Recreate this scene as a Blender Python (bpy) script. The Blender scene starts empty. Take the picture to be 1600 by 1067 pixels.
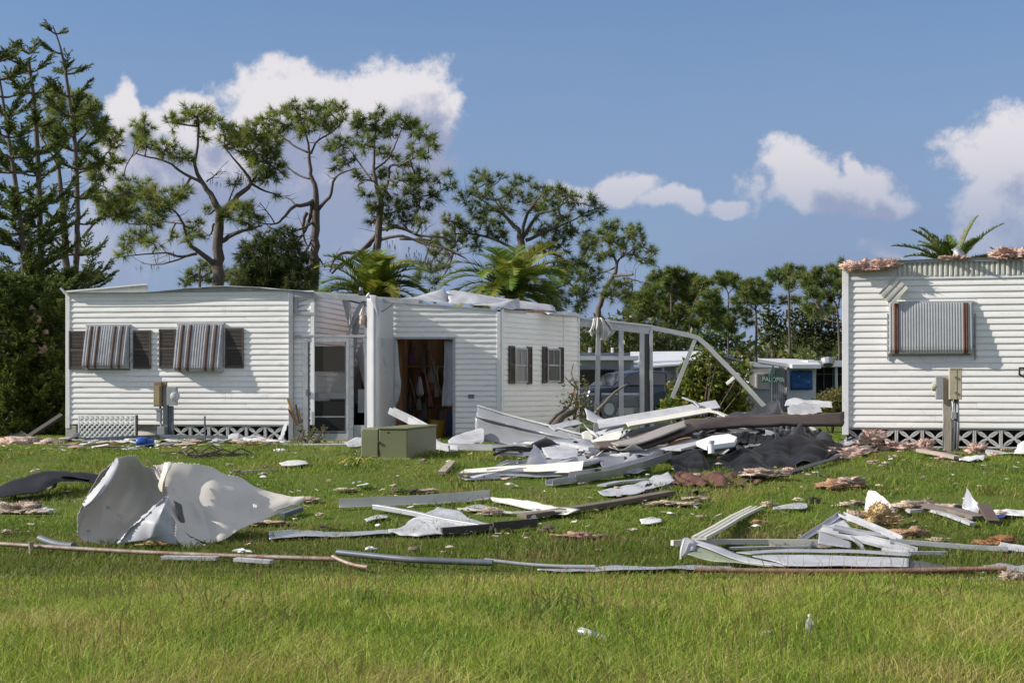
import bpy, bmesh, math, random
import numpy as np
from mathutils import Vector, Matrix, noise
R = math.radians
random.seed(7); rng = np.random.default_rng(7)
scene = bpy.context.scene
COL = scene.collection

# ------------------------------------------------------------ camera
CAMZ, FPX, HOR = 1.6, 2400.0, 608.0          # eye height, focal length in photo pixels, horizon row
cam_d = bpy.data.cameras.new('camera'); cam = bpy.data.objects.new('camera', cam_d); COL.objects.link(cam)
cam.location = (0, 0, CAMZ); cam.rotation_euler = (R(90), 0, 0)
cam_d.sensor_width = 36; cam_d.lens = 36 * FPX / 1600
cam_d.shift_y = (HOR - 533.5) / 1600
cam_d.clip_start = 0.1; cam_d.clip_end = 5000
scene.camera = cam

# ------------------------------------------------------------ light and exposure
SUN_TRAVEL = Vector((4.5, 0.42, -2.55)).normalized()
sun_el = math.asin(-SUN_TRAVEL.z)
sun_d = bpy.data.lights.new('sun', 'SUN'); sun = bpy.data.objects.new('sun', sun_d); COL.objects.link(sun)
sun_d.energy = 4.6; sun_d.angle = R(0.5); sun_d.color = (1.0, 0.93, 0.83)
sun.rotation_euler = SUN_TRAVEL.to_track_quat('-Z', 'Y').to_euler()
sun.location = (-30, 0, 30)
scene.view_settings.view_transform = 'Standard'
scene.view_settings.look = 'None'
scene.view_settings.exposure = 0.5
scene.view_settings.gamma = 1.0
scene.render.film_transparent = False
scene.cycles.max_bounces = 6
scene.cycles.transparent_max_bounces = 12
scene.cycles.use_denoising = True

world = bpy.data.worlds.new('World'); scene.world = world; world.use_nodes = True
def build_sky():
    nt = world.node_tree; N = nt.nodes; L = nt.links
    for n in list(N): N.remove(n)
    out = N.new('ShaderNodeOutputWorld'); bg = N.new('ShaderNodeBackground'); L.new(bg.outputs[0], out.inputs[0])
    bg.inputs[1].default_value = 0.085
    sky = N.new('ShaderNodeTexSky'); sky.sky_type = 'NISHITA'; sky.sun_disc = False
    sky.sun_elevation = sun_el
    sky.sun_rotation = math.atan2(-SUN_TRAVEL.x, -SUN_TRAVEL.y)
    sky.air_density = 1.0; sky.dust_density = 0.3; sky.ozone_density = 6.0
    def math_(op, a, b=None, c=None):
        n = N.new('ShaderNodeMath'); n.operation = op
        for i, v in enumerate((a, b, c)):
            if v is None: continue
            if hasattr(v, 'links'): L.new(v, n.inputs[i])
            else: n.inputs[i].default_value = v
        return n.outputs[0]
    tc = N.new('ShaderNodeTexCoord')
    sep = N.new('ShaderNodeSeparateXYZ'); L.new(tc.outputs['Generated'], sep.inputs[0])
    az = math_('ARCTAN2', sep.outputs[0], sep.outputs[1])
    el = math_('ARCSINE', sep.outputs[2])
    comb = N.new('ShaderNodeCombineXYZ'); L.new(az, comb.inputs[0]); L.new(el, comb.inputs[1])
    def px(x, y): 
        a = math.atan((x - 800) / FPX); return a, math.atan((HOR - y) / FPX * math.cos(a))
    lobes = []
    for (x, y, rx, ry) in [(595,160,105,78),(500,172,120,70),(415,182,95,64),(660,195,80,62),(715,182,26,26),
                           (292,168,46,36),(240,195,62,40),(178,165,36,40),(200,250,95,70),(330,260,150,85),
                           (480,265,170,95),(620,250,100,80),(300,370,190,80),(560,360,180,80),
                           (1250,264,66,42),(1318,262,20,26),(1285,294,118,42),(1350,312,72,24),
                           (1600,235,88,58),(1610,310,130,62),(1590,385,130,34),(1385,388,46,18),
                           (968,300,50,22),(1050,318,70,16),(1140,316,40,13),(880,305,70,16)]:
        a, e = px(x, y); lobes.append((a, e, rx / FPX, ry / FPX))
    # the cloud ring carries on all round, out of the frame
    rr = random.Random(3)
    for k in range(22):
        a = 0.5 + k * (2 * math.pi - 1.0) / 22 + rr.uniform(-.08, .08)
        if a > math.pi: a -= 2 * math.pi
        e = rr.uniform(.1, .2); s = rr.uniform(.035, .085)
        lobes.append((a, e, s * 1.5, s * .7)); lobes.append((a + rr.uniform(-.06, .06), e + s * .4, s, s * .6))
    nz = N.new('ShaderNodeTexNoise'); nz.inputs['Scale'].default_value = 30; nz.inputs['Detail'].default_value = 10; nz.inputs['Roughness'].default_value = .62
    L.new(tc.outputs['Generated'], nz.inputs['Vector'])
    wz = N.new('ShaderNodeTexNoise'); wz.inputs['Scale'].default_value = 17; wz.inputs['Detail'].default_value = 6; L.new(tc.outputs['Generated'], wz.inputs['Vector'])
    wsub = N.new('ShaderNodeVectorMath'); wsub.operation = 'MULTIPLY_ADD'; L.new(wz.outputs['Color'], wsub.inputs[0]); wsub.inputs[1].default_value = (.065, .04, 0); wsub.inputs[2].default_value = (-.0325, -.02, 0)
    wadd = N.new('ShaderNodeVectorMath'); wadd.operation = 'ADD'; L.new(comb.outputs[0], wadd.inputs[0]); L.new(wsub.outputs[0], wadd.inputs[1])
    def field(off, noise_out):
        src = wadd.outputs[0]
        if off:
            ad = N.new('ShaderNodeVectorMath'); ad.operation = 'ADD'; L.new(src, ad.inputs[0]); ad.inputs[1].default_value = (*off, 0); src = ad.outputs[0]
        cur = None
        for (a, e, rx, ry) in lobes:
            m = N.new('ShaderNodeVectorMath'); m.operation = 'MULTIPLY_ADD'
            L.new(src, m.inputs[0]); m.inputs[1].default_value = (1 / rx, 1 / ry, 0); m.inputs[2].default_value = (-a / rx, -e / ry, 0)
            ln = N.new('ShaderNodeVectorMath'); ln.operation = 'LENGTH'; L.new(m.outputs[0], ln.inputs[0])
            if cur is None: cur = ln.outputs['Value']
            else: cur = math_('SMOOTH_MIN', cur, ln.outputs['Value'], .25)
        d = math_('SUBTRACT', 1.0, cur)
        n2 = math_('MULTIPLY', math_('SUBTRACT', noise_out, .5), 2.3)
        return math_('ADD', d, n2)
    f0 = field(None, nz.outputs['Fac'])
    # a second look a little towards the sun: thin side bright, thick side grey
    of = (-0.012, 0.016)
    nz2 = N.new('ShaderNodeTexNoise'); nz2.inputs['Scale'].default_value = 30; nz2.inputs['Detail'].default_value = 10; nz2.inputs['Roughness'].default_value = .62
    sh = N.new('ShaderNodeVectorMath'); sh.operation = 'ADD'; L.new(tc.outputs['Generated'], sh.inputs[0]); sh.inputs[1].default_value = (of[0], 0, of[1]); L.new(sh.outputs[0], nz2.inputs['Vector'])
    f1 = field((of[0] * 1.6, of[1] * 1.6), nz2.outputs['Fac'])
    mr = N.new('ShaderNodeMapRange'); mr.interpolation_type = 'SMOOTHSTEP'; L.new(f0, mr.inputs[0])
    mr.inputs[1].default_value = -.16; mr.inputs[2].default_value = .34
    lit = N.new('ShaderNodeMapRange'); lit.interpolation_type = 'SMOOTHSTEP'; L.new(f1, lit.inputs[0])
    lit.inputs[1].default_value = .72; lit.inputs[2].default_value = -.05
    # cloud bases: greyer low in the sky
    lowf = N.new('ShaderNodeMapRange'); L.new(el, lowf.inputs[0]); lowf.inputs[1].default_value = .10; lowf.inputs[2].default_value = .175
    litm = math_('MULTIPLY', lit.outputs[0], math_('ADD', math_('MULTIPLY', lowf.outputs[0], .55), .45))
    cmix = N.new('ShaderNodeMix'); cmix.data_type = 'RGBA'; L.new(litm, cmix.inputs[0])
    cmix.inputs[6].default_value = (2.75, 3.1, 4.4, 1); cmix.inputs[7].default_value = (6.6, 6.4, 6.7, 1)
    # humid haze low over the horizon, a little uneven
    veil = N.new('ShaderNodeTexNoise'); veil.inputs['Scale'].default_value = 7; veil.inputs['Detail'].default_value = 5
    vm = N.new('ShaderNodeMapping'); vm.inputs['Scale'].default_value = (1, 1, 3.2); L.new(tc.outputs['Generated'], vm.inputs[0]); L.new(vm.outputs[0], veil.inputs['Vector'])
    vr = N.new('ShaderNodeMapRange'); L.new(veil.outputs['Fac'], vr.inputs[0]); vr.inputs[1].default_value = .3; vr.inputs[2].default_value = .7; vr.inputs[3].default_value = .75; vr.inputs[4].default_value = 1.0
    vl = N.new('ShaderNodeMapRange'); vl.interpolation_type = 'SMOOTHSTEP'; L.new(el, vl.inputs[0]); vl.inputs[1].default_value = .36; vl.inputs[2].default_value = .05
    vf = math_('MULTIPLY', vr.outputs[0], vl.outputs[0])
    m1 = N.new('ShaderNodeMix'); m1.data_type = 'RGBA'; L.new(vf, m1.inputs[0]); L.new(sky.outputs[0], m1.inputs[6]); m1.inputs[7].default_value = (2.1, 2.78, 4.35, 1)
    m2 = N.new('ShaderNodeMix'); m2.data_type = 'RGBA'; thin = N.new('ShaderNodeMapRange'); thin.interpolation_type = 'SMOOTHSTEP'; L.new(el, thin.inputs[0]); thin.inputs[1].default_value = .085; thin.inputs[2].default_value = .15; thin.inputs[3].default_value = .5; L.new(math_('MULTIPLY', mr.outputs[0], thin.outputs[0]), m2.inputs[0]); L.new(m1.outputs[2], m2.inputs[6]); L.new(cmix.outputs[2], m2.inputs[7])
    # denser bright cloud added overhead, out of view, to lift the ambient light
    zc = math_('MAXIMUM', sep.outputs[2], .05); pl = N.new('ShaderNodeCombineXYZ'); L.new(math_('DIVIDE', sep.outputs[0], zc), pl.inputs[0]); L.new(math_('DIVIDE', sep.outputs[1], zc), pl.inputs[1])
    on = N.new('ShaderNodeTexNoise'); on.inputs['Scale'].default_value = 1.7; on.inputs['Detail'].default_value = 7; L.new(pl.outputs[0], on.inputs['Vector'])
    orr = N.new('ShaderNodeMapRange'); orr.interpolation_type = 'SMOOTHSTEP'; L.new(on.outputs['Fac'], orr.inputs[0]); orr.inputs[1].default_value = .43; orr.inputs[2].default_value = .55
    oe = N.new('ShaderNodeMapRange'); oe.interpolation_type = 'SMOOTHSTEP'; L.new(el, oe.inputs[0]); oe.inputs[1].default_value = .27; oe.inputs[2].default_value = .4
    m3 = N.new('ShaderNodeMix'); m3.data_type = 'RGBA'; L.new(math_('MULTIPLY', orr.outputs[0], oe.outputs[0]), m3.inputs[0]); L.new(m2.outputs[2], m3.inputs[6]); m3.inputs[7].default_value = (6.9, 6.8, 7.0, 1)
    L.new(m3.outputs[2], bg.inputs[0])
build_sky()

# ------------------------------------------------------------ photo pixel -> place
def zg(X, Y):
    t = min(1, max(0, (Y - 12.0) / 12.0)); z = .64 * t * t * (3 - 2 * t)
    if Y < 60: z += .025 * noise.noise(Vector((X * .35, Y * .35, 1.7))) + .012 * noise.noise(Vector((X * 1.3, Y * 1.3, 5.1)))
    return z
def V(px, py, D): return Vector(((px - 800) / FPX * D, D, CAMZ - (py - HOR) / FPX * D))
def GD(px, D):
    X = (px - 800) / FPX * D; return Vector((X, D, zg(X, D)))
def G(px, py):
    lo, hi = 4.0, 80.0
    for _ in range(40):
        m = (lo + hi) / 2
        X = (px - 800) / FPX * m
        if CAMZ - (py - HOR) / FPX * m > zg(X, m): lo = m
        else: hi = m
    return GD(px, (lo + hi) / 2)
class Plane:
    """a vertical wall plane: passes pixel column px0 at depth D0, turned th clockwise seen from above"""
    def __init__(s, px0, D0, th):
        s.P0 = Vector(((px0 - 800) / FPX * D0, D0, 0)); s.u = Vector((math.cos(th), -math.sin(th), 0)); s.n = Vector((math.sin(th), math.cos(th), 0))
    def D(s, px, t=0):
        r = (px - 800) / FPX; return (s.P0.dot(s.n) + t) / (r * s.n.x + s.n.y)
    def s(s_, px, t=0):
        D = s_.D(px, t); return (Vector(((px - 800) / FPX * D, D, 0)) - s_.P0).dot(s_.u)
    def z(s, px, py, t=0): return CAMZ - (py - HOR) / FPX * s.D(px, t)
    def w(s, a, t, z): 
        p = s.P0 + s.u * a + s.n * t; return Vector((p.x, p.y, z))
    def at(s, px, py, t=0): return s.w(s.s(px, t), t, s.z(px, py, t))

# ------------------------------------------------------------ materials
MATS = {}
def mat(name, col, rough=.6, metal=0, var=.0, vscale=3.0, col2=None, bump=0, bscale=40, stretch=None, trans=0, spec=.5, attr=None, dirt=0, sheen=0):
    if name in MATS: return MATS[name]
    m = bpy.data.materials.new(name); m.use_nodes = True; nt = m.node_tree; N = nt.nodes; L = nt.links
    b = N['Principled BSDF']; b.inputs['Roughness'].default_value = rough; b.inputs['Metallic'].default_value = metal
    b.inputs['Specular IOR Level'].default_value = spec
    tc = N.new('ShaderNodeTexCoord'); vec = tc.outputs['Object']
    if stretch:
        mp = N.new('ShaderNodeMapping'); mp.inputs['Scale'].default_value = stretch; L.new(vec, mp.inputs[0]); vec = mp.outputs[0]
    c4 = (*col, 1)
    colout = None
    if attr:
        a = N.new('ShaderNodeAttribute'); a.attribute_name = attr; colout = a.outputs['Color']
    if var > 0 or col2:
        n = N.new('ShaderNodeTexNoise'); n.inputs['Scale'].default_value = vscale; n.inputs['Detail'].default_value = 6; n.inputs['Roughness'].default_value = .6; L.new(vec, n.inputs['Vector'])
        r = N.new('ShaderNodeMapRange'); L.new(n.outputs['Fac'], r.inputs[0]); r.inputs[1].default_value = .35; r.inputs[2].default_value = .68
        mx = N.new('ShaderNodeMix'); mx.data_type = 'RGBA'; L.new(r.outputs[0], mx.inputs[0])
        mx.inputs[6].default_value = c4; mx.inputs[7].default_value = (*(col2 or [c * (1 - var) for c in col]), 1)
        colout = mx.outputs[2]
    if dirt > 0:
        n = N.new('ShaderNodeTexNoise'); n.inputs['Scale'].default_value = 9; n.inputs['Detail'].default_value = 8; n.inputs['Roughness'].default_value = .7; L.new(vec, n.inputs['Vector'])
        r = N.new('ShaderNodeMapRange'); L.new(n.outputs['Fac'], r.inputs[0]); r.inputs[1].default_value = .56; r.inputs[2].default_value = .78; r.inputs[4].default_value = dirt
        mx = N.new('ShaderNodeMix'); mx.data_type = 'RGBA'; L.new(r.outputs[0], mx.inputs[0])
        if colout: L.new(colout, mx.inputs[6])
        else: mx.inputs[6].default_value = c4
        mx.inputs[7].default_value = (.22, .18, .13, 1); colout = mx.outputs[2]
    if colout: L.new(colout, b.inputs['Base Color'])
    else: b.inputs['Base Color'].default_value = c4
    if bump > 0:
        n = N.new('ShaderNodeTexNoise'); n.inputs['Scale'].default_value = bscale; n.inputs['Detail'].default_value = 5; L.new(vec, n.inputs['Vector'])
        bp = N.new('ShaderNodeBump'); bp.inputs['Strength'].default_value = bump; bp.inputs['Distance'].default_value = .02; L.new(n.outputs['Fac'], bp.inputs['Height']); L.new(bp.outputs[0], b.inputs['Normal'])
    if trans > 0:
        t = N.new('ShaderNodeBsdfTranslucent'); ms = N.new('ShaderNodeMixShader'); ms.inputs[0].default_value = trans
        if colout: L.new(colout, t.inputs[0])
        else: t.inputs[0].default_value = c4
        L.new(b.outputs[0], ms.inputs[1]); L.new(t.outputs[0], ms.inputs[2]); L.new(ms.outputs[0], N['Material Output'].inputs[0])
    MATS[name] = m; return m
def glass(name, col=(.8,.85,.85), alpha=.35, rough=.06):
    """a thin dusty pane: part clear, part glossy film"""
    if name in MATS: return MATS[name]
    m = bpy.data.materials.new(name); m.use_nodes = True; nt = m.node_tree; N = nt.nodes; L = nt.links
    b = N['Principled BSDF']; b.inputs['Base Color'].default_value = (*col, 1); b.inputs['Roughness'].default_value = rough; b.inputs['Alpha'].default_value = alpha; b.inputs['Specular IOR Level'].default_value = .25
    MATS[name] = m; return m
VINYL = mat('vinyl_white', (.85,.835,.81), .5, var=.07, vscale=1.6, dirt=.4, stretch=(1,1,2.0))
TRIM = mat('trim_white', (.8,.8,.8), .45, var=.08, vscale=4, dirt=.3)
ALU = mat('aluminium_mill', (.62,.63,.66), .38, .75, var=.18, vscale=6, bump=.05, bscale=12)
ALUW = mat('aluminium_white', (.47,.48,.51), .45, 0, var=.3, vscale=5, dirt=.45)
ALUG = mat('aluminium_grey', (.42,.43,.46), .4, .3, var=.2, vscale=4, dirt=.35)
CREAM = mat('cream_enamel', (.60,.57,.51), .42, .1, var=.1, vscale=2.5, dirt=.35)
CREAMW = mat('cream_white', (.62,.61,.55), .5, 0, var=.1, vscale=4, dirt=.35)
SHUT = mat('shutter_brown', (.085,.068,.058), .6, var=.25, vscale=10, dirt=.25)
BROWN = mat('stripe_brown', (.13,.075,.05), .5, var=.2, vscale=9)
RUSTST = mat('stripe_rust', (.16,.07,.045), .6, var=.3, vscale=14)
RUST = mat('rusty_pipe', (.19,.095,.06), .8, .2, col2=(.33,.22,.17), vscale=11, bump=.3, bscale=60)
GALV = mat('galvanised_pipe', (.34,.30,.27), .55, .3, col2=(.20,.10,.065), vscale=9, bump=.1)
PIPEG = mat('pipe_grey', (.13,.15,.18), .45, .2, var=.3, vscale=8)
MEMB = mat('roof_membrane', (.008,.008,.010), .5, 0, col2=(.018,.018,.021), vscale=3, bump=.15, bscale=11, spec=.16)
MEMBG = mat('roof_membrane_grey', (.038,.038,.042), .5, 0, var=.3, vscale=3, bump=.12, bscale=9)
BEAMB = mat('beam_brown', (.115,.083,.07), .6, var=.3, vscale=5, stretch=(1,1,6), dirt=.2)
WOOD = mat('weathered_wood', (.23,.18,.135), .8, var=.4, vscale=5, bump=.3, bscale=30)
WOODP = mat('post_wood', (.42,.37,.31), .85, var=.35, vscale=7, stretch=(5,5,.6), bump=.3, bscale=25)
WOODD = mat('dark_wood', (.06,.048,.042), .8, var=.35, vscale=6, bump=.2)
STUD = mat('bare_stud_wood', (.32,.17,.085), .8, var=.4, vscale=4, stretch=(4,4,.7), bump=.15)
PLY = mat('plywood_orange', (.42,.25,.10), .7, var=.3, vscale=6)
PINK = mat('insulation_pink', (.66,.49,.42), .95, col2=(.50,.32,.26), vscale=7, bump=.8, bscale=35, spec=.1)
PINKP = mat('insulation_pale', (.56,.46,.38), .95, col2=(.36,.27,.21), vscale=6, bump=.8, bscale=35, spec=.1)
YEL = mat('insulation_yellow', (.52,.40,.21), .95, col2=(.33,.22,.10), vscale=5, bump=.8, bscale=30, spec=.1)
MAROON = mat('maroon_cloth', (.075,.026,.028), .85, col2=(.15,.085,.06), vscale=4, bump=.4, bscale=22, spec=.2)
CONC = mat('concrete', (.42,.41,.385), .85, var=.25, vscale=6, bump=.25, bscale=45, dirt=.35)
BLOCKM = mat('screen_block', (.55,.55,.545), .8, var=.18, vscale=8, bump=.15, bscale=60, dirt=.3)
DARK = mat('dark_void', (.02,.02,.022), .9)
GREENB = mat('utility_green', (.165,.175,.085), .45, 0, var=.12, vscale=3, dirt=.2)
TAN = mat('box_tan', (.46,.41,.30), .55, var=.2, vscale=8, dirt=.3)
BRZ = mat('box_bronze', (.27,.20,.115), .55, .2, var=.3, vscale=9)
GREYB = mat('box_grey', (.34,.35,.36), .5, .2, var=.2, vscale=8, dirt=.2)
BLUE = mat('blue_plastic', (.012,.07,.36), .4)
TARP = mat('blue_tarp', (.012,.11,.33), .5, var=.3, vscale=6, bump=.3, bscale=10)
SIGNG = mat('sign_green', (.01,.13,.07), .45)
WHITEP = mat('white_plastic', (.68,.68,.69), .45, var=.15, vscale=8, dirt=.3)
FOAM = mat('white_foam', (.82,.82,.82), .8, var=.05, vscale=9, bump=.3, bscale=50)
CURT = mat('grey_sheeting', (.45,.45,.48), .6, var=.15, vscale=3, dirt=.3)
GLS = glass('dusty_glass', (.35,.37,.37), .2, .12)
SCREEN = glass('dark_screen', (.018,.018,.018), .9, .6)
SCREENB = glass('brown_shade', (.05,.043,.036), .95, .5)
WINGL = mat('window_glass', (.10,.10,.095), .08, 0, var=.3, vscale=4, spec=.8)
SOIL = mat('soil', (.10,.075,.045), .95, var=.3, vscale=8, bump=.5)
CABLE = mat('black_cable', (.015,.015,.015), .6)

# ------------------------------------------------------------ mesh builder
class MB:
    def __init__(s): s.v = []; s.f = []
    def add(s, vs, fs):
        o = len(s.v); s.v += [tuple(v) for v in vs]; s.f += [tuple(i + o for i in f) for f in fs]; return s
    def hexa(s, p):   # 8 points: bottom ring 0-3, top ring 4-7
        return s.add(p, [(3,2,1,0),(4,5,6,7),(0,1,5,4),(1,2,6,5),(2,3,7,6),(3,0,4,7)])
    def box(s, P, a0, a1, t0, t1, z0, z1):     # box in a wall plane's frame
        return s.hexa([P.w(a0,t0,z0),P.w(a1,t0,z0),P.w(a1,t1,z0),P.w(a0,t1,z0),P.w(a0,t0,z1),P.w(a1,t0,z1),P.w(a1,t1,z1),P.w(a0,t1,z1)])
    def tube(s, pts, rad, n=8, cap=True, flat=1.0):
        pts = [Vector(p) for p in pts]; k = len(pts)
        if not hasattr(rad, '__len__'): rad = [rad] * k
        prev = None; rings = []
        for i, p in enumerate(pts):
            d = (pts[min(i+1,k-1)] - pts[max(i-1,0)])
            if d.length < 1e-6: d = Vector((0,0,1))
            d.normalize()
            if prev is None:
                a = d.orthogonal().normalized()
            else:
                a = prev - d * prev.dot(d)
                a = a.normalized() if a.length > 1e-6 else d.orthogonal().normalized()
            prev = a; b = d.cross(a)
            rings.append([p + (a * math.cos(2*math.pi*j/n) + b * math.sin(2*math.pi*j/n) * flat) * rad[i] for j in range(n)])
        vs = [v for r in rings for v in r]; fs = []
        for i in range(k-1):
            for j in range(n):
                fs.append((i*n+j, i*n+(j+1)%n, (i+1)*n+(j+1)%n, (i+1)*n+j))
        if cap: fs += [tuple(range(n-1,-1,-1)), tuple((k-1)*n + j for j in range(n))]
        return s.add(vs, fs)
    def sweep(s, prof, pts, up=(0,0,1), closed=True, roll=None, cap=True):
        """profile points (across, up) swept along pts"""
        pts = [Vector(p) for p in pts]; k = len(pts); n = len(prof); vs = []
        for i, p in enumerate(pts):
            d = (pts[min(i+1,k-1)] - pts[max(i-1,0)]).normalized()
            U = Vector(up)
            if roll: U = Matrix.Rotation(roll[i], 3, d) @ U
            a = d.cross(U)
            a = a.normalized() if a.length > 1e-5 else d.orthogonal().normalized()
            b = a.cross(d).normalized()
            vs += [p + a * q[0] + b * q[1] for q in prof]
        fs = []
        for i in range(k-1):
            for j in range(n if closed else n-1):
                fs.append((i*n+j, (i+1)*n+j, (i+1)*n+(j+1)%n, i*n+(j+1)%n))
        if closed and cap: fs += [tuple(range(n)), tuple((k-1)*n + j for j in range(n-1,-1,-1))]
        return s.add(vs, fs)
    def build(s, name, m, parent=None, smooth=False, solid=0, bevel=0, angle=None):
        me = bpy.data.meshes.new(name)
        off = Vector((0,0,0))
        if parent is None and s.v:
            a = np.array(s.v); off = Vector(((a[:,0].min()+a[:,0].max())/2, (a[:,1].min()+a[:,1].max())/2, a[:,2].min()))
            s.v = [(v[0]-off.x, v[1]-off.y, v[2]-off.z) for v in s.v]
        me.from_pydata(s.v, [], s.f); me.materials.append(m)
        if smooth:
            me.polygons.foreach_set('use_smooth', [True]*len(me.polygons))
            if angle: me.set_sharp_from_angle(angle=R(angle))
        o = bpy.data.objects.new(name, me); COL.objects.link(o)
        if solid:
            md = o.modifiers.new('thickness', 'SOLIDIFY'); md.thickness = solid; md.offset = 0
        if bevel:
            md = o.modifiers.new('bevel', 'BEVEL'); md.width = bevel; md.segments = 2; md.limit_method = 'ANGLE'
        if parent is None: o.location = off
        else:
            o.parent = parent; o.location = -wloc(parent)
        return o
def wloc(o):
    l = o.location.copy()
    while o.parent: o = o.parent; l += o.location
    return l
def tag(o, label, cat, group=None, kind=None):
    if label: o['label'] = label
    if cat: o['category'] = cat
    if group: o['group'] = group
    if kind: o['kind'] = kind
    return o
def thing(name, label, cat, loc, group=None):
    o = bpy.data.objects.new(name, None); COL.objects.link(o); o.location = loc; o.empty_display_size = .2
    return tag(o, label, cat, group)
def dup(o, dz=(0,0,0), parent=None):
    c = o.copy(); COL.objects.link(c); c.location = o.location + Vector(dz)
    if parent: c.parent = parent
    return c
def catmull(P, n):
    P = [Vector(p) for p in P]; k = len(P); out = []
    for i in range(n):
        t = i / (n - 1) * (k - 1); a = min(int(t), k - 2); f = t - a
        p0 = P[max(a-1,0)]; p1 = P[a]; p2 = P[a+1]; p3 = P[min(a+2,k-1)]
        out.append(.5 * ((2*p1) + (p2-p0)*f + (2*p0-5*p1+4*p2-p3)*f*f + (3*p1-p0-3*p2+p3)*f*f*f))
    return out
def lin(P, n):
    P = [Vector(p) for p in P]; k = len(P); out = []
    for i in range(n):
        t = i / (n - 1) * (k - 1); a = min(int(t), k - 2); out.append(P[a].lerp(P[a+1], t - a))
    return out
def sheet(name, rows, m, nu=24, nv=14, crumple=.012, cs=3.0, thick=.004, parent=None, smooth=True, sharp=False, seed=0, tear=0, ridge=0, ribs=0, ribh=.012, ragged=0, fold=0, foldn=6, crease=0):
    """a bent sheet through a grid of points (rows of world points), creased by noise"""
    f = lin if sharp else catmull
    rr = random.Random(seed + 11)
    rws = [f(r, nu) for r in rows]
    cols = [f([rws[i][j] for i in range(len(rws))], nv) for j in range(nu)]
    P = [[cols[j][i].copy() for j in range(nu)] for i in range(nv)]
    Q = [[p.copy() for p in r] for r in P]
    so = Vector((seed * 3.1, seed * 1.7, seed * 2.3))
    for i in range(nv):
        for j in range(nu):
            a = P[i][min(j+1,nu-1)] - P[i][max(j-1,0)]; b = P[min(i+1,nv-1)][j] - P[max(i-1,0)][j]
            nn = a.cross(b); nn = nn.normalized() if nn.length > 1e-9 else Vector((0,0,1))
            p = P[i][j] * cs + so
            d = crumple * noise.noise(p) + crumple * .5 * noise.noise(p * 2.3)
            if ridge: d += ridge * (abs(noise.noise(p * .8 + Vector((4,4,4)))) - .25) * 2
            if crease:
                w_ = noise.voronoi(P[i][j] * cs * .8 + so + Vector((.35,.35,.35)) * noise.noise(p * .5))[0]; d += crease * (w_[0] - .35) * 1.6
            if fold:
                u_, v_ = j / (nu-1), i / (nv-1); x_ = u_ * foldn + .9 * noise.noise(Vector((v_ * 2.1, seed * 1.3, .5))) + .5 * v_
                d += fold * (1.0 - 2.6 * abs(noise.noise(Vector((x_, v_ * .8, seed * 2.7))))) * (.35 + .65 * math.sin(math.pi * min(1, max(0, .12 + .76 * v_))))
            if ribs: d += ribh * (1 if math.sin(j / (nu-1) * ribs * 2 * math.pi) > .3 else 0)
            q = P[i][j] + nn * d
            if ragged:
                if j in (0, nu-1): q += a.normalized() * rr.uniform(-ragged, ragged)
                if i in (0, nv-1): q += b.normalized() * rr.uniform(-ragged, ragged)
            Q[i][j] = q
    mb = MB(); vs = [p for r in Q for p in r]; fs = []
    for i in range(nv-1):
        for j in range(nu-1):
            if tear and (i in (0, nv-2) or j in (0, nu-2)) and rr.random() < tear: continue
            fs.append((i*nu+j, i*nu+j+1, (i+1)*nu+j+1, (i+1)*nu+j))
    mb.add(vs, fs)
    return mb.build(name, m, parent, smooth=smooth, solid=thick, angle=35 if smooth else None)
BOXP = lambda w, h: [(-w/2,0),(w/2,0),(w/2,h),(-w/2,h)]
def chan(w, h, t=.006):   # open channel, mouth up
    return [(-w/2,h),(-w/2,0),(w/2,0),(w/2,h),(w/2-t,h),(w/2-t,t),(-w/2+t,t),(-w/2+t,h)]
def angl(w, h, t=.006): return [(0,0),(w,0),(w,t),(t,t),(t,h),(0,h)]
def lump(mb, c, size, seed, sub=3, rough=.35, rot=0, fuzz=.55):
    """a ragged fibrous lump"""
    bm = bmesh.new(); bmesh.ops.create_icosphere(bm, subdivisions=sub, radius=1)
    so = Vector((seed * 1.37, seed * .71, seed * 2.9)); cr, sr = math.cos(rot), math.sin(rot)
    vs = []
    for v in bm.verts:
        d = 1 + rough * (noise.noise(v.co * 1.6 + so) * 1.4 + .8 * noise.noise(v.co * 4 + so) + .8 * (abs(noise.noise(v.co * 7 + so)) - .3) + .5 * noise.noise(v.co * 15 + so))
        p = v.co * d; x, y, z = p.x * size[0], p.y * size[1], max(p.z, -.35) * size[2]
        vs.append(Vector((c[0] + x * cr - y * sr, c[1] + x * sr + y * cr, c[2] + z)))
    mb.add(vs, [[v.index for v in f.verts] for f in bm.faces])
    if fuzz:      # loose fibres standing out of the wool
        rr = random.Random(seed); L = min(size) * fuzz; cen = Vector(c)
        for v in bm.verts:
            if rr.random() > 900 / len(bm.verts): continue
            p = vs[v.index]; o = (v.co + Vector((rr.uniform(-.9,.9), rr.uniform(-.9,.9), rr.uniform(-.3,.9)))).normalized() * L * rr.uniform(.4, 1.5); w = o.orthogonal().normalized() * L * .10
            mb.add([p - w, p + w, p + o], [(0,1,2)])
    bm.free(); return mb
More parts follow.
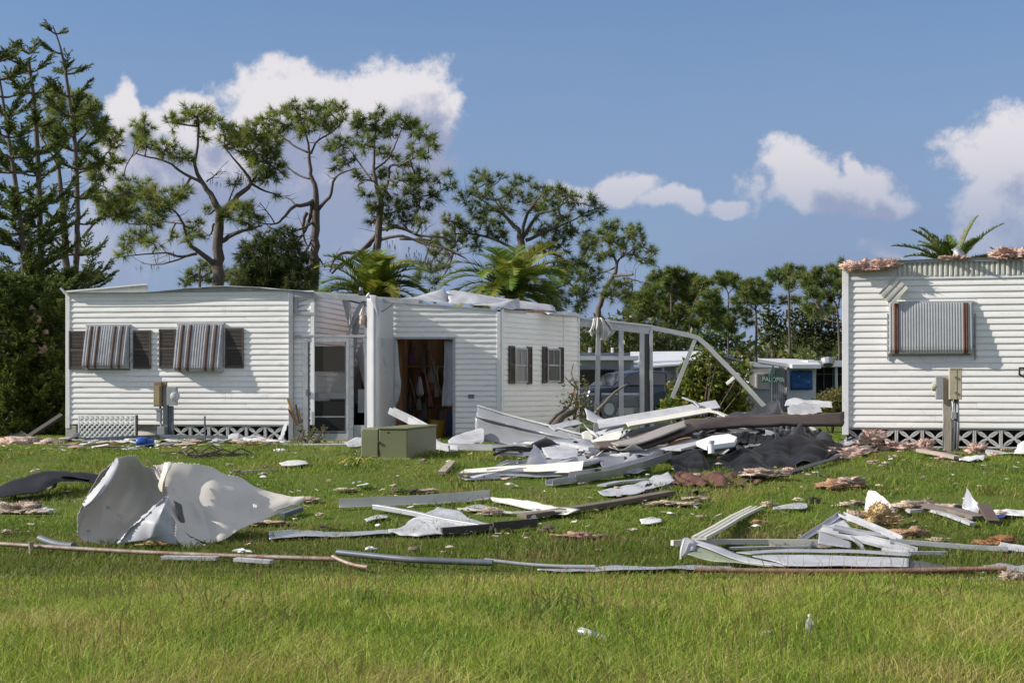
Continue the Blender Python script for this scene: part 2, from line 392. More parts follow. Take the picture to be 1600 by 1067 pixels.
# ------------------------------------------------------------ ground and grass
def ground_mat():
    m = bpy.data.materials.new('lawn_ground'); m.use_nodes = True; nt = m.node_tree; N = nt.nodes; L = nt.links; b = N['Principled BSDF']
    tc = N.new('ShaderNodeTexCoord')
    n = N.new('ShaderNodeTexNoise'); n.inputs['Scale'].default_value = 1.1; n.inputs['Detail'].default_value = 9; n.inputs['Roughness'].default_value = .65; L.new(tc.outputs['Object'], n.inputs['Vector'])
    cr = N.new('ShaderNodeValToRGB'); L.new(n.outputs['Fac'], cr.inputs[0])
    cr.color_ramp.elements[0].position = .3; cr.color_ramp.elements[0].color = (.07, .095, .02, 1)
    cr.color_ramp.elements[1].position = .72; cr.color_ramp.elements[1].color = (.11, .09, .035, 1)
    e = cr.color_ramp.elements.new(.5); e.color = (.09, .125, .022, 1)
    L.new(cr.outputs[0], b.inputs['Base Color']); b.inputs['Roughness'].default_value = .95; b.inputs['Specular IOR Level'].default_value = .1
    n2 = N.new('ShaderNodeTexNoise'); n2.inputs['Scale'].default_value = 30; n2.inputs['Detail'].default_value = 5; L.new(tc.outputs['Object'], n2.inputs['Vector'])
    bp = N.new('ShaderNodeBump'); bp.inputs['Strength'].default_value = .6; bp.inputs['Distance'].default_value = .04; L.new(n2.outputs['Fac'], bp.inputs['Height']); L.new(bp.outputs[0], b.inputs['Normal'])
    return m
def build_ground():
    xs = np.unique(np.concatenate([np.linspace(-900,-40,14), np.linspace(-40,-14,14), np.linspace(-14,14,70), np.linspace(14,40,14), np.linspace(40,900,14)]))
    ys = np.unique(np.concatenate([np.linspace(-60,4,8), np.linspace(4,34,90), np.linspace(34,80,20), np.linspace(80,1500,14)]))
    vs = [(float(x), float(y), zg(float(x), float(y)) - (.002 if y > 34 else 0)) for y in ys for x in xs]
    nx = len(xs); fs = [(j*nx+i, j*nx+i+1, (j+1)*nx+i+1, (j+1)*nx+i) for j in range(len(ys)-1) for i in range(nx-1)]
    me = bpy.data.meshes.new('ground'); me.from_pydata(vs, [], fs); me.materials.append(ground_mat())
    me.polygons.foreach_set('use_smooth', [True]*len(fs))
    o = bpy.data.objects.new('ground', me); COL.objects.link(o); o['kind'] = 'structure'
build_ground()

def zg_np(X, Y):
    t = np.clip((Y - 12) / 12, 0, 1); return .64 * t * t * (3 - 2 * t)
# terrain sample for blades (same function as the sheet, looked up on a fine lattice)
_gx = np.linspace(-16, 16, 161); _gy = np.linspace(5, 34, 146)
_gz = np.array([[zg(float(x), float(y)) for x in _gx] for y in _gy])
def zlook(X, Y):
    i = np.clip((X - _gx[0]) / (_gx[1] - _gx[0]), 0, len(_gx) - 1.001); j = np.clip((Y - _gy[0]) / (_gy[1] - _gy[0]), 0, len(_gy) - 1.001)
    a = i.astype(int); b = j.astype(int); u = i - a; v = j - b
    return _gz[b,a]*(1-u)*(1-v) + _gz[b,a+1]*u*(1-v) + _gz[b+1,a]*(1-u)*v + _gz[b+1,a+1]*u*v
def patch(X, Y, s, seed):
    """cheap smooth random field 0..1 from a few sines"""
    r = np.random.default_rng(seed); f = np.zeros_like(X)
    for k in range(7):
        a = r.uniform(0, 2*np.pi); w = s * r.uniform(.6, 1.9); f += np.sin((X*np.cos(a) + Y*np.sin(a)) * w + r.uniform(0, 6.3))
    return np.clip(.5 + f / 7, 0, 1)
def blades(name, label, Y0, Y1, dens, hgt, wid, lean, cols, seed, segs=2, hfun=None, keep=None, margin=3.0):
    """grass blades as one object: each a bent tapering strip, coloured blade by blade"""
    r = np.random.default_rng(seed)
    n = int(dens * (Y1 - Y0) * ((Y0 + Y1) / 2 * .68 + 2 * margin))
    Y = np.sqrt(r.uniform((Y0+1.5)**2, (Y1+1.5)**2, n)) - 1.5
    X = r.uniform(-1, 1, n) * (Y * .337 + margin)
    if keep is not None:
        k = keep(X, Y, r); X = X[k]; Y = Y[k]; n = len(X)
    Z = zlook(X, Y) - .01
    pt = patch(X, Y, 1.3, seed + 5); pt2 = patch(X, Y, 3.2, seed + 9)
    h = hgt * r.uniform(.45, 1.25, n) * (.65 + .7 * pt)
    if hfun is not None: h = h * hfun(X, Y)
    w = wid * r.uniform(.7, 1.3, n)
    az = r.uniform(0, 2*np.pi, n); ln = lean * r.uniform(.1, 1.3, n) * h
    dx = np.cos(az) * ln; dy = np.sin(az) * ln
    face = r.uniform(0, 2*np.pi, n); wx = np.cos(face) * w / 2; wy = np.sin(face) * w / 2
    if segs == 2:
        P = np.empty((n, 5, 3))
        P[:,0] = np.stack([X-wx, Y-wy, Z], 1); P[:,1] = np.stack([X+wx, Y+wy, Z], 1)
        P[:,2] = np.stack([X-wx*.8+dx*.3, Y-wy*.8+dy*.3, Z+h*.58], 1); P[:,3] = np.stack([X+wx*.8+dx*.3, Y+wy*.8+dy*.3, Z+h*.58], 1)
        P[:,4] = np.stack([X+dx, Y+dy, Z+h*(1-.25*lean*r.uniform(.3,1,n))], 1)
        nv = 5; base = (np.arange(n) * 5)[:,None]
        loops = np.concatenate([base+np.array([[0,1,3,2]]), base+np.array([[2,3,4]])], 1).ravel()
        tot = np.tile([4,3], n)
    else:
        P = np.empty((n, 3, 3)); P[:,0] = np.stack([X-wx, Y-wy, Z], 1); P[:,1] = np.stack([X+wx, Y+wy, Z], 1); P[:,2] = np.stack([X+dx, Y+dy, Z+h], 1)
        nv = 3; loops = np.arange(n*3); tot = np.full(n, 3)
    me = bpy.data.meshes.new(name); me.vertices.add(n*nv); me.vertices.foreach_set('co', P.ravel())
    me.loops.add(len(loops)); me.loops.foreach_set('vertex_index', loops.astype(np.int32))
    st = np.concatenate([[0], np.cumsum(tot)[:-1]]); me.polygons.add(len(tot)); me.polygons.foreach_set('loop_start', st.astype(np.int32))
    me.update(calc_edges=True)
    C = np.array(cols); q = np.clip(.62 * pt2 + .35 * pt - .12 + r.normal(0, .19, n) + .1, 0, .999) * (len(C) - 1)
    a = q.astype(int); fq = (q - a)[:,None]; c = C[a] * (1 - fq) + C[np.minimum(a+1, len(C)-1)] * fq
    c = c * r.uniform(.75, 1.25, n)[:,None]
    c4 = np.concatenate([c, np.ones((n,1))], 1); at = me.color_attributes.new('blade', 'FLOAT_COLOR', 'POINT'); at.data.foreach_set('color', np.repeat(c4, nv, 0).ravel().astype(np.float32))
    me.materials.append(mat('grass_blade', (.1,.15,.03), .55, attr='blade', trans=.42, spec=.25))
    o = bpy.data.objects.new(name, me); COL.objects.link(o)
    return tag(o, label, 'grass', kind='stuff')
G_GREEN = [(.10,.16,.02),(.14,.21,.025),(.18,.25,.03),(.21,.26,.045)]
G_LAWN = [(.11,.19,.022),(.155,.245,.028),(.20,.285,.034),(.27,.29,.06),(.32,.28,.10)]
G_MIX = [(.16,.255,.032),(.24,.34,.045),(.31,.38,.06),(.39,.375,.10),(.45,.37,.17)]
G_DRY = [(.10,.12,.03),(.15,.155,.04),(.21,.17,.065),(.26,.195,.10)]
blades('meadow_grass', 'tall yellowish green grass across the foreground', 5.5, 13.0, 2300, .17, .0068, .9, G_MIX, 1,
       hfun=lambda X, Y: np.clip(1.0 - (Y - 10.6) * .42, .34, 1))
blades('meadow_stems', 'thin straw coloured seed stems standing in the foreground grass', 5.8, 12.2, 60, .34, .004, .6, [(.20,.15,.06),(.26,.19,.085),(.22,.12,.05)], 2, margin=2.6)
blades('ditch_grass', 'darker rough grass along the fallen fence', 12.8, 16.2, 1250, .085, .0085, .9, G_DRY[:2] + G_GREEN[:2] + G_DRY[2:], 3,
       hfun=lambda X, Y: np.clip(1.15 - np.abs(Y - 14.2) / 2.6, .35, 1))
blades('lawn_grass', 'mown green lawn in front of the homes', 15.4, 33.0, 700, .05, .013, 1.1, G_LAWN, 4, segs=1,
       keep=lambda X, Y, r: r.uniform(0, 1, len(X)) > np.clip((patch(X, Y, 1.5, 91) - .56) * 3.2, 0, .75),
       hfun=lambda X, Y: np.clip(1.35 - (Y - 15) * .03, .8, 1.4) * (.7 + .6 * patch(X, Y, 2.6, 17)), margin=3.2)

blades('weed_clumps', 'coarse darker weed clumps scattered through the grass', 6.0, 27.0, 260, .15, .014, 1.0, [(.09,.16,.03),(.13,.2,.035),(.2,.24,.05),(.24,.15,.06)], 6,
       keep=lambda X, Y, r: (patch(X, Y, 3.1, 44) > .66) & ((Y < 11.5) | (Y > 15.5)), hfun=lambda X, Y: np.where(Y < 12, 1.15, .6))
# ------------------------------------------------------------ homes
def board_mesh(P, a0, a1, z0, z1, a0t=None, a1t=None, prow=.0205, t=0, seed=0, nseg=10):
    """one lapped siding board: foot proud of the wall, head tucked under the next"""
    a0t = a0 if a0t is None else a0t; a1t = a1 if a1t is None else a1t
    mb = MB(); rr = random.Random(seed); vs = []
    for i in range(nseg + 1):
        f = i / nseg; ab = a0 + (a1 - a0) * f; at_ = a0t + (a1t - a0t) * f; j = rr.uniform(-.0022, .0022)
        vs += [P.w(ab, t - .001, z0 + .001), P.w(ab, t - prow + j, z0 + rr.uniform(-.0012, .0012)), P.w(ab * .75 + at_ * .25, t - prow * .93 + j, z0 + (z1 - z0) * .25), P.w(at_, t - .003, z1 + .004)]
    fs = []
    for i in range(nseg):
        k = i * 4
        fs += [(k, k+4, k+5, k+1), (k+1, k+5, k+6, k+2), (k+2, k+6, k+7, k+3)]
    fs += [(0,1,2,3), (nseg*4+3, nseg*4+2, nseg*4+1, nseg*4)]
    return mb.add(vs, fs)
def siding(P, root, a0, a1, z0, n, pitch, t=0, roof=None, holes=(), seed=0, m=None):
    """n courses from z0; roof(a) caps them, holes (a0,a1,z0,z1) cut them; whole courses share four meshes"""
    m = m or VINYL; master = {}
    for i in range(n):
        zb = z0 + i * pitch; zt = zb + pitch
        spans = [(a0, a1)]
        for (h0, h1, hz0, hz1) in holes:
            if zb < hz1 - .02 and zt > hz0 + .02:
                ns = []
                for (p, q) in spans:
                    if h0 > p: ns.append((p, min(q, h0)))
                    if h1 < q: ns.append((max(p, h1), q))
                    if h1 <= p or h0 >= q: ns.append((p, q))
                spans = [x for x in dict.fromkeys(ns) if x[1] - x[0] > .02]
        for (p, q) in spans:
            qt = q; pb = q
            if roof:
                if roof(p) < zb + .02: continue
                def cut(z):
                    lo, hi = p, q
                    if roof(q) >= z: return q
                    for _ in range(30):
                        mid = (lo + hi) / 2
                        if roof(mid) > z: lo = mid
                        else: hi = mid
                    return lo
                pb, qt = cut(zb), cut(zt)
            whole = (pb == q and qt == q); key = (round(p,3), round(q,3), (i * 5 + seed) % 8)
            if whole and key in master:
                o, o2, zz = master[key]; dup(o, (0, 0, zb - zz))
                if o2: dup(o2, (0, 0, zb - zz))
                continue
            if whole and q - p > 3.2 and key[2] % 2 == 0:      # long courses are two lengths, lapped at a joint
                jr = random.Random(seed * 90 + i); c = p + (q - p) * jr.uniform(.22, .78)
                o = board_mesh(P, p, c, zb, zt, t=t, seed=seed * 50 + i).build('siding_board', m, root)
                o2 = board_mesh(P, c + .004, q, zb, zt, t=t - .0025, seed=seed * 50 + i + 7).build('siding_board', m, root)
                if len([k for k in master if k[0] == key[0]]) < 8: master[key] = (o, o2, zb)
                continue
            o = board_mesh(P, p, pb, zb, zt, p, qt, t=t, seed=seed * 50 + i).build('siding_board', m, root)
            if whole: master[key] = (o, None, zb)
def corner_post(P, root, a, w, z0, z1, t0=-.03, t1=.05):
    MB().box(P, a, a + w, t0, t1, z0, z1).build('corner_trim', TRIM, root, bevel=.004)
def shutter(P, root, a0, a1, z0, z1, t=-.02, lean=0):
    d = .03; f = .028
    mb = MB()
    mb.box(P, a0, a0+f, t-d, t, z0, z1); mb.box(P, a1-f, a1, t-d, t, z0, z1)
    zm = (z0 + z1) / 2
    for (q0, q1) in ((z0, z0+.05), (zm-.025, zm+.025), (z1-.04, z1)): mb.box(P, a0+f+.001, a1-f-.001, t-d+.003, t-.001, q0, q1)
    mb.box(P, a0+f+.002, a1-f-.002, t-.006, t+.002, z0+.01, z1-.01)
    sh = mb.build('shutter', SHUT, root)
    sl = MB(); z = z0 + .06
    while z < z1 - .05:
        if abs(z - zm) > .035:
            sl.hexa([P.w(a0+f,t-d+.006,z),P.w(a1-f,t-d+.006,z),P.w(a1-f,t-.008,z+.016),P.w(a0+f,t-.008,z+.016),P.w(a0+f,t-d+.006,z+.006),P.w(a1-f,t-d+.006,z+.006),P.w(a1-f,t-.008,z+.022),P.w(a0+f,t-.008,z+.022)])
        z += .026
    sl.build('louvres', SHUT, sh); return sh
def awning(P, root, a0, a1, z0, z1, out, stripes, pitch=.05, skew=0, m=ALUW, stripem=BROWN, curl=.10):
    """a lowered clamshell awning: ribbed sheet hinged at the head and curled at the foot"""
    head = thing_part = MB().box(P, a0-.02, a1+.02, -.05, -.004, z1-.012, z1+.025).build('awning', m, root, bevel=.003)
    L = z1 - z0; path = []
    for k in range(13):
        f = k / 12
        if f < .78: q = f / .78; path.append((-.045 - out * q ** .8, z1 - .01 - (L - curl) * q, skew * q))
        else:
            q = (f - .78) / .22; path.append((-.045 - out + curl * .55 * (1 - math.cos(q * 1.5)), z0 + curl - curl * math.sin(q * 1.5), skew + .0 * q))
    def ribs(b0, b1, mm, name, lift=0):
        mb = MB(); prof = []; a = b0
        n = max(1, round((b1 - b0) / pitch)); w = (b1 - b0) / n
        for i in range(n):
            c = b0 + i * w; prof += [(c, 0), (c + w*.18, -.017), (c + w*.55, -.017), (c + w*.73, 0)]
        prof.append((b1, 0)); nn = len(prof)
        for (t, z, sk) in path:
            for (c, d) in prof: mb.v.append(tuple(P.w(c + sk, t + d - lift, z)))
        for i in range(len(path)-1):
            for j in range(nn-1): mb.f.append((i*nn+j, i*nn+j+1, (i+1)*nn+j+1, (i+1)*nn+j))
        return mb.build(name, mm, head, solid=.002)
    ribs(a0, a1, m, 'ribbed_sheet')
    for (b0, b1) in stripes: ribs(a0 + b0 * (a1-a0), a0 + b1 * (a1-a0), stripem, 'stripe', .019)
    for a, sg in ((a0, -1), (a1, 1)):
        w = MB(); ps = [P.w(a + sg*.004 + s_, t, z) for (t, z, s_) in path]; wl = [P.w(a + sg*.004, -.012, z) for (t, z, s_) in path]
        w.add(ps + wl, [(i, i+1, len(ps)+i+1, len(ps)+i) for i in range(len(ps)-1)]).build('side_wing', m, head, solid=.003)
    # folding arm
    MB().tube([P.w(a1+.02, -.02, z0+.1), P.w(a1+.03, -out*.7, z0+.13), P.w(a1+.035, -.02, z0+.3)], .008, 5).build('stay_arm', GREYB, head)
    return head
def arc_block_mesh(P, a, z, w=.39, h=.30, d=.09):
    """a screen block: square rim and four arcs that meet in the middle"""
    mb = MB(); r = .022
    mb.box(P, a, a+w, 0, d, z, z+r); mb.box(P, a, a+w, 0, d, z+h-r, z+h)
    mb.box(P, a, a+r, .001, d-.001, z+r, z+h-r); mb.box(P, a+w-r, a+w, .001, d-.001, z+r, z+h-r)
    C = [(a+r, z+r), (a+w-r, z+r), (a+w-r, z+h-r), (a+r, z+h-r)]; cx, cz = a + w/2, z + h/2
    for k in range(4):
        p, q = C[k], C[(k+1) % 4]; pts = []
        for i in range(9):
            f = i / 8; b = math.sin(math.pi * f) ** .85 * .90
            x = p[0] + (q[0]-p[0])*f; y = p[1] + (q[1]-p[1])*f; mx, my = (p[0]+q[0])/2, (p[1]+q[1])/2
            x += (cx - mx) * b; y += (cz - my) * b; pts.append((x, y))
        for i in range(8):
            (x0,y0),(x1,y1) = pts[i], pts[i+1]; dx, dy = x1-x0, y1-y0; l = math.hypot(dx,dy); nx, ny = -dy/l*.013, dx/l*.013
            t0, t1 = .006 + .002*k, d - .006 - .002*k
            mb.hexa([P.w(x0-nx,t0,y0-ny),P.w(x1-nx,t0,y1-ny),P.w(x1-nx,t1,y1-ny),P.w(x0-nx,t1,y0-ny),P.w(x0+nx,t0,y0+ny),P.w(x1+nx,t0,y1+ny),P.w(x1+nx,t1,y1+ny),P.w(x0+nx,t1,y0+ny)])
    return mb
def block_row(P, root, a0, n, z, w=.39, h=.30, skip=()):
    first = None
    for i in range(n):
        if i in skip: continue
        if first is None: first = (arc_block_mesh(P, a0 + i*w, z, w-.006, h).build('screen_block', BLOCKM, root), i)
        else: dup(first[0], P.u * (w * (i - first[1])))

# ---- the home on the left
PL = Plane(280, 28.9, R(8.5))
def home_left():
    P = PL; s = P.s
    root = thing('mobile_home', 'white sided mobile home with striped awnings and brown shutters, left of the porch', 'house', P.w(0, 3, .64))
    a0, a1 = s(106), s(491); zb = P.z(280, 663); zt = P.z(280, 461)
    _rx = [s(x) for x in (106,200,240,290,345,400,450,491)]; _rz = [P.z(x, y) for x, y in ((106,459),(200,459),(240,458),(290,453),(345,449.5),(400,451),(450,455),(491,459))]
    def roofz(a): return float(np.interp(a, _rx, _rz))          # arched front edge
    dep = 9.0
    # shell: front sheathing, right side, back, left side and belly
    MB().box(P, a0+.02, a1-.02, .004, .09, zb-.01, zt+.06).build('front_sheathing', VINYL, root)
    MB().box(P, a0, a0+.09, .1, dep, zb, zt).build('side_wall', VINYL, root)
    MB().box(P, a1-.09, a1-.02, .1, dep, zb, zt).build('side_wall', VINYL, root)
    MB().box(P, a0+.1, a1-.1, dep-.09, dep, zb, zt).build('back_wall', VINYL, root)
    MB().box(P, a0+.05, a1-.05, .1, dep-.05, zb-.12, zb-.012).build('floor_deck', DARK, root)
    n = 24; pitch = (zt - zb) / n
    siding(P, root, a0+.05, a1-.03, zb, n, pitch, seed=1)
    # the side wall seen through the porch
    Q = Plane(0, 1, 0); Q.P0 = P.w(a1-.02, .05, 0); Q.P0.z = 0; Q.u = P.n.copy(); Q.n = -P.u.copy()
    siding(Q, root, 0, dep-.1, zb, n, pitch, seed=2)
    corner_post(P, root, a0-.035, .085, zb-.08, zt+.07); corner_post(P, root, a1-.06, .07, zb, zt+.03)
    MB().box(P, a0+.05, a1-.06, -.026, -.002, zt-.02, zt+.045).build('frieze_board', TRIM, root, bevel=.004)
    # arched roof, torn along the front: white rim, grey broken fascia under it
    nu = 24; rows = []
    for (t, dz) in ((-.03, .012), (.3, .03), (dep*.5, .04), (dep, .0)):
        rows.append([P.w(a0 + (a1-a0) * i / 8, t, roofz(a0 + (a1-a0) * i / 8) + dz) for i in range(9)])
    sheet('roof', rows, ALUW, 30, 8, .012, 2, .012, root, seed=3)
    fz = MB()
    for i in range(30):
        b0 = a0 + .55 + (a1 - a0 - .6) * i / 30; b1 = b0 + (a1 - a0 - .6) / 30
        d = random.uniform(-.012, .012)
        fz.hexa([P.w(b0,-.02+d,zt+.046),P.w(b1,-.02+d,zt+.046),P.w(b1,.02+d,zt+.046),P.w(b0,.02+d,zt+.046),P.w(b0,-.03+d,roofz(b0)+.008),P.w(b1,-.03+d,roofz(b1)+.008),P.w(b1,.02+d,roofz(b1)+.008),P.w(b0,.02+d,roofz(b0)+.008)])
    fz.build('torn_fascia', ALUG, root)
    # what is left of the parapet: a ribbed wedge over the left windows
    b1 = s(233); zl, zr = P.z(106, 457), P.z(233, 445.5)
    nr = 17; first = None
    for i in range(nr):
        q0 = a0 + (b1 - a0) * i / nr; q1 = a0 + (b1 - a0) * (i + .93) / nr; h0 = zl + (zr - zl) * i / nr; h1 = zl + (zr - zl) * (i+1) / nr
        MB().hexa([P.w(q0,-.07,zt+.05),P.w(q1,-.055,zt+.05),P.w(q1,-.04,zt+.05),P.w(q0,-.04,zt+.05),P.w(q0,-.07,h0),P.w(q1,-.055,h1),P.w(q1,-.04,h1),P.w(q0,-.04,h0)]).build('parapet_pan', CREAMW, root)
    MB().hexa([P.w(a0-.02,-.085,zl),P.w(b1,-.085,zr),P.w(b1,-.02,zr),P.w(a0-.02,-.02,zl),P.w(a0-.02,-.085,zl+.025),P.w(b1,-.085,zr+.025),P.w(b1,-.02,zr+.025),P.w(a0-.02,-.02,zl+.025)]).build('parapet_cap', TRIM, root)
    MB().tube([P.at(103, 459, -.06), P.at(94, 450, -.1)], [.03, .02], 6).build('bent_flashing', TRIM, root)
    # shutters and awnings
    for (x0, x1, y0, y1) in ((109,134,517,577),(209,237,516,576),(249.5,276,514,575.5),(353,381.5,513,575)):
        shutter(P, root, s(x0), s(x1), P.z((x0+x1)/2, y1), P.z((x0+x1)/2, y0))
    st = ((.10,.165),(.27,.335),(.66,.725),(.83,.895))
    awning(P, root, s(137), s(203), P.z(170, 576), P.z(170, 509), .14, st, skew=-.03)
    awning(P, root, s(279), s(350), P.z(314, 580), P.z(314, 507), .14, st, skew=-.03)
    # windows behind the awnings
    for (x0, x1) in ((138, 204), (280, 350)):
        MB().box(P, s(x0), s(x1), -.035, -.022, P.z(300, 578), P.z(300, 512)).build('window', WINGL, root)
    # skirt of screen blocks between plain piers
    zs = zb - .31
    block_row(P, root, s(268), 6, zs, .365, .30)
    MB().box(P, s(103), s(120), -.02, .3, .5, zb-.03).build('corner_pier', CONC, root, bevel=.01)
    MB().box(P, s(120), s(268), .1, .16, .5, zb-.02).build('skirt_panel', BLOCKM, root)
    MB().box(P, s(122), s(490), .35, .38, .5, zb-.03).build('crawl_space_painted_dark', DARK, root)  # dark sheet standing in for the unlit crawl space behind the blocks
    return root
home_left()

# ---- the home on the right
PR = Plane(1430, 24.2, R(12.5))
def home_right():
    P = PR; s = P.s
    root = thing('mobile_home', 'white sided mobile home with one wide ribbed awning, at the right edge', 'house', P.w(2, 3, .64))
    a0, a1 = s(1319), s(1319) + 5.6; zb = P.z(1430, 668); zt = P.z(1430, 436); dep = 9
    n = 23; pitch = (zt - zb) / n
    MB().box(P, a0+.02, a1, .004, .09, zb-.01, zt+.06).build('front_sheathing', VINYL, root)
    MB().box(P, a0+.01, a0+.09, .1, dep, zb, zt).build('side_wall', VINYL, root)
    MB().box(P, a1-.09, a1, .1, dep, zb, zt).build('side_wall', VINYL, root)
    MB().box(P, a0+.1, a1-.1, dep-.09, dep, zb, zt).build('back_wall', VINYL, root)
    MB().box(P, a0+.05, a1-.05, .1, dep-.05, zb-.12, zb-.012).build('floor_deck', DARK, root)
    siding(P, root, a0+.06, a1, zb, n, pitch, seed=5)
    corner_post(P, root, a0-.03, .10, zb-.12, P.z(1319, 413), -.045, .05)
    MB().box(P, a0+.07, a1, -.03, -.002, zt-.005, zt+.045).build('frieze_board', TRIM, root, bevel=.004)
    zr0 = P.z(1330, 415); zr1 = P.z(1490, 406)
    def roofz(a): f = min(1, (a - a0) / 1.75); return zr0 + (zr1 - zr0) * math.sin(f * math.pi / 2)
    # ribbed parapet: single pans above the frieze
    a = s(1402); w = .078
    MB().box(P, a0+.07, s(1402), -.012, .02, zt+.046, roofz(a0+.4)-.03).build('parapet_panel', CREAMW, root)
    k = 0
    while a < a1 - w:
        z1 = roofz(a) - .035; d = random.uniform(-.004, .004)
        MB().add([P.w(a,-.008,zt+.046),P.w(a+w*.22,-.042+d,zt+.046),P.w(a+w*.6,-.042+d,zt+.046),P.w(a+w*.82,-.008,zt+.046),P.w(a+w,-.008,zt+.046),P.w(a+w,.02,zt+.046),P.w(a,.02,zt+.046),
                  P.w(a,-.008,z1),P.w(a+w*.22,-.042+d,z1),P.w(a+w*.6,-.042+d,z1),P.w(a+w*.82,-.008,z1),P.w(a+w,-.008,z1),P.w(a+w,.02,z1),P.w(a,.02,z1)],
                 [(i, i+1, i+8, i+7) for i in range(6)] + [(6,0,7,13),(7,8,9,10,11,12,13)]).build('parapet_pan', CREAMW, root)
        a += w; k += 1
    rim = MB(); m_ = 26; rim_pts = [P.w(a0+.35 + (a1-a0-.35)*i/m_, -.03 + random.uniform(-.01,.01), roofz(a0+.35+(a1-a0-.35)*i/m_) - .035) for i in range(m_+1)]
    rim.sweep([(-.02,0),(.03,0),(.035,.045),(-.02,.04)], rim_pts).build('torn_roof_edge', ALUG, root)
    rows = [[P.w(a0 + (a1-a0)*i/6, t, roofz(a0+(a1-a0)*i/6) + dz) for i in range(7)] for (t, dz) in ((-.06,.012),(.4,.04),(dep*.5,.12),(dep,.04))]
    sheet('roof', rows, ALUW, 24, 8, .01, 2, .012, root, seed=8)
    # awning with rusty edge ribs, frame and stays
    aw0, aw1 = s(1389.5), s(1519)
    awning(P, root, aw0, aw1, P.z(1455, 553), P.z(1455, 473), .11, ((.055,.115),(.885,.945)), pitch=.042, m=mat('awning_alu', (.50,.51,.52), .45, .25, var=.12, vscale=5, dirt=.25), stripem=RUSTST)
    fr = MB(); fr.box(P, s(1394), s(1515), -.06, -.03, P.z(1455,556), P.z(1455,552))
    fr.box(P, s(1386), s(1388), -.05, -.02, P.z(1387,562), P.z(1387,490)); fr.box(P, s(1522.5), s(1524.5), -.05, -.02, P.z(1523,562), P.z(1523,490)); fr.build('awning_frame', GREYB, root)
    MB().box(P, s(1394), s(1515), -.03, -.02, P.z(1455,550), P.z(1455,478)).build('window', WINGL, root)
    # bent ribbed panel dangling over the awning corner
    c = [(1399,431),(1419,450),(1394,478),(1373,458)]
    q = [P.at(*p, -.09 - .03*i) for i, p in enumerate(c)]
    sheet('bent_soffit_panel', [[q[0].lerp(q[1], i/8) for i in range(9)], [q[3].lerp(q[2], i/8) for i in range(9)]], CREAMW, 25, 6, .004, 3, .004, root, ribs=3, ribh=.03, smooth=False)
    # outlet box hook at the edge of the frame
    MB().tube([P.at(1593,586,-.05), P.at(1593,575,-.06), P.at(1606,575,-.06)], .018, 6).build('wall_bracket', CABLE, root)
    MB().tube([P.at(1593,585,-.05), P.at(1606,592,-.05)], .015, 6).build('wall_bracket', CABLE, root)
    zs = zb - .315
    block_row(P, root, s(1321), 13, zs, .395, .305, skip=())
    MB().box(P, a0+.02, a1, .4, .43, .5, zb-.03).build('crawl_space_painted_dark', DARK, root)  # dark backing in place of the crawl space's own shade
    return root
home_right()

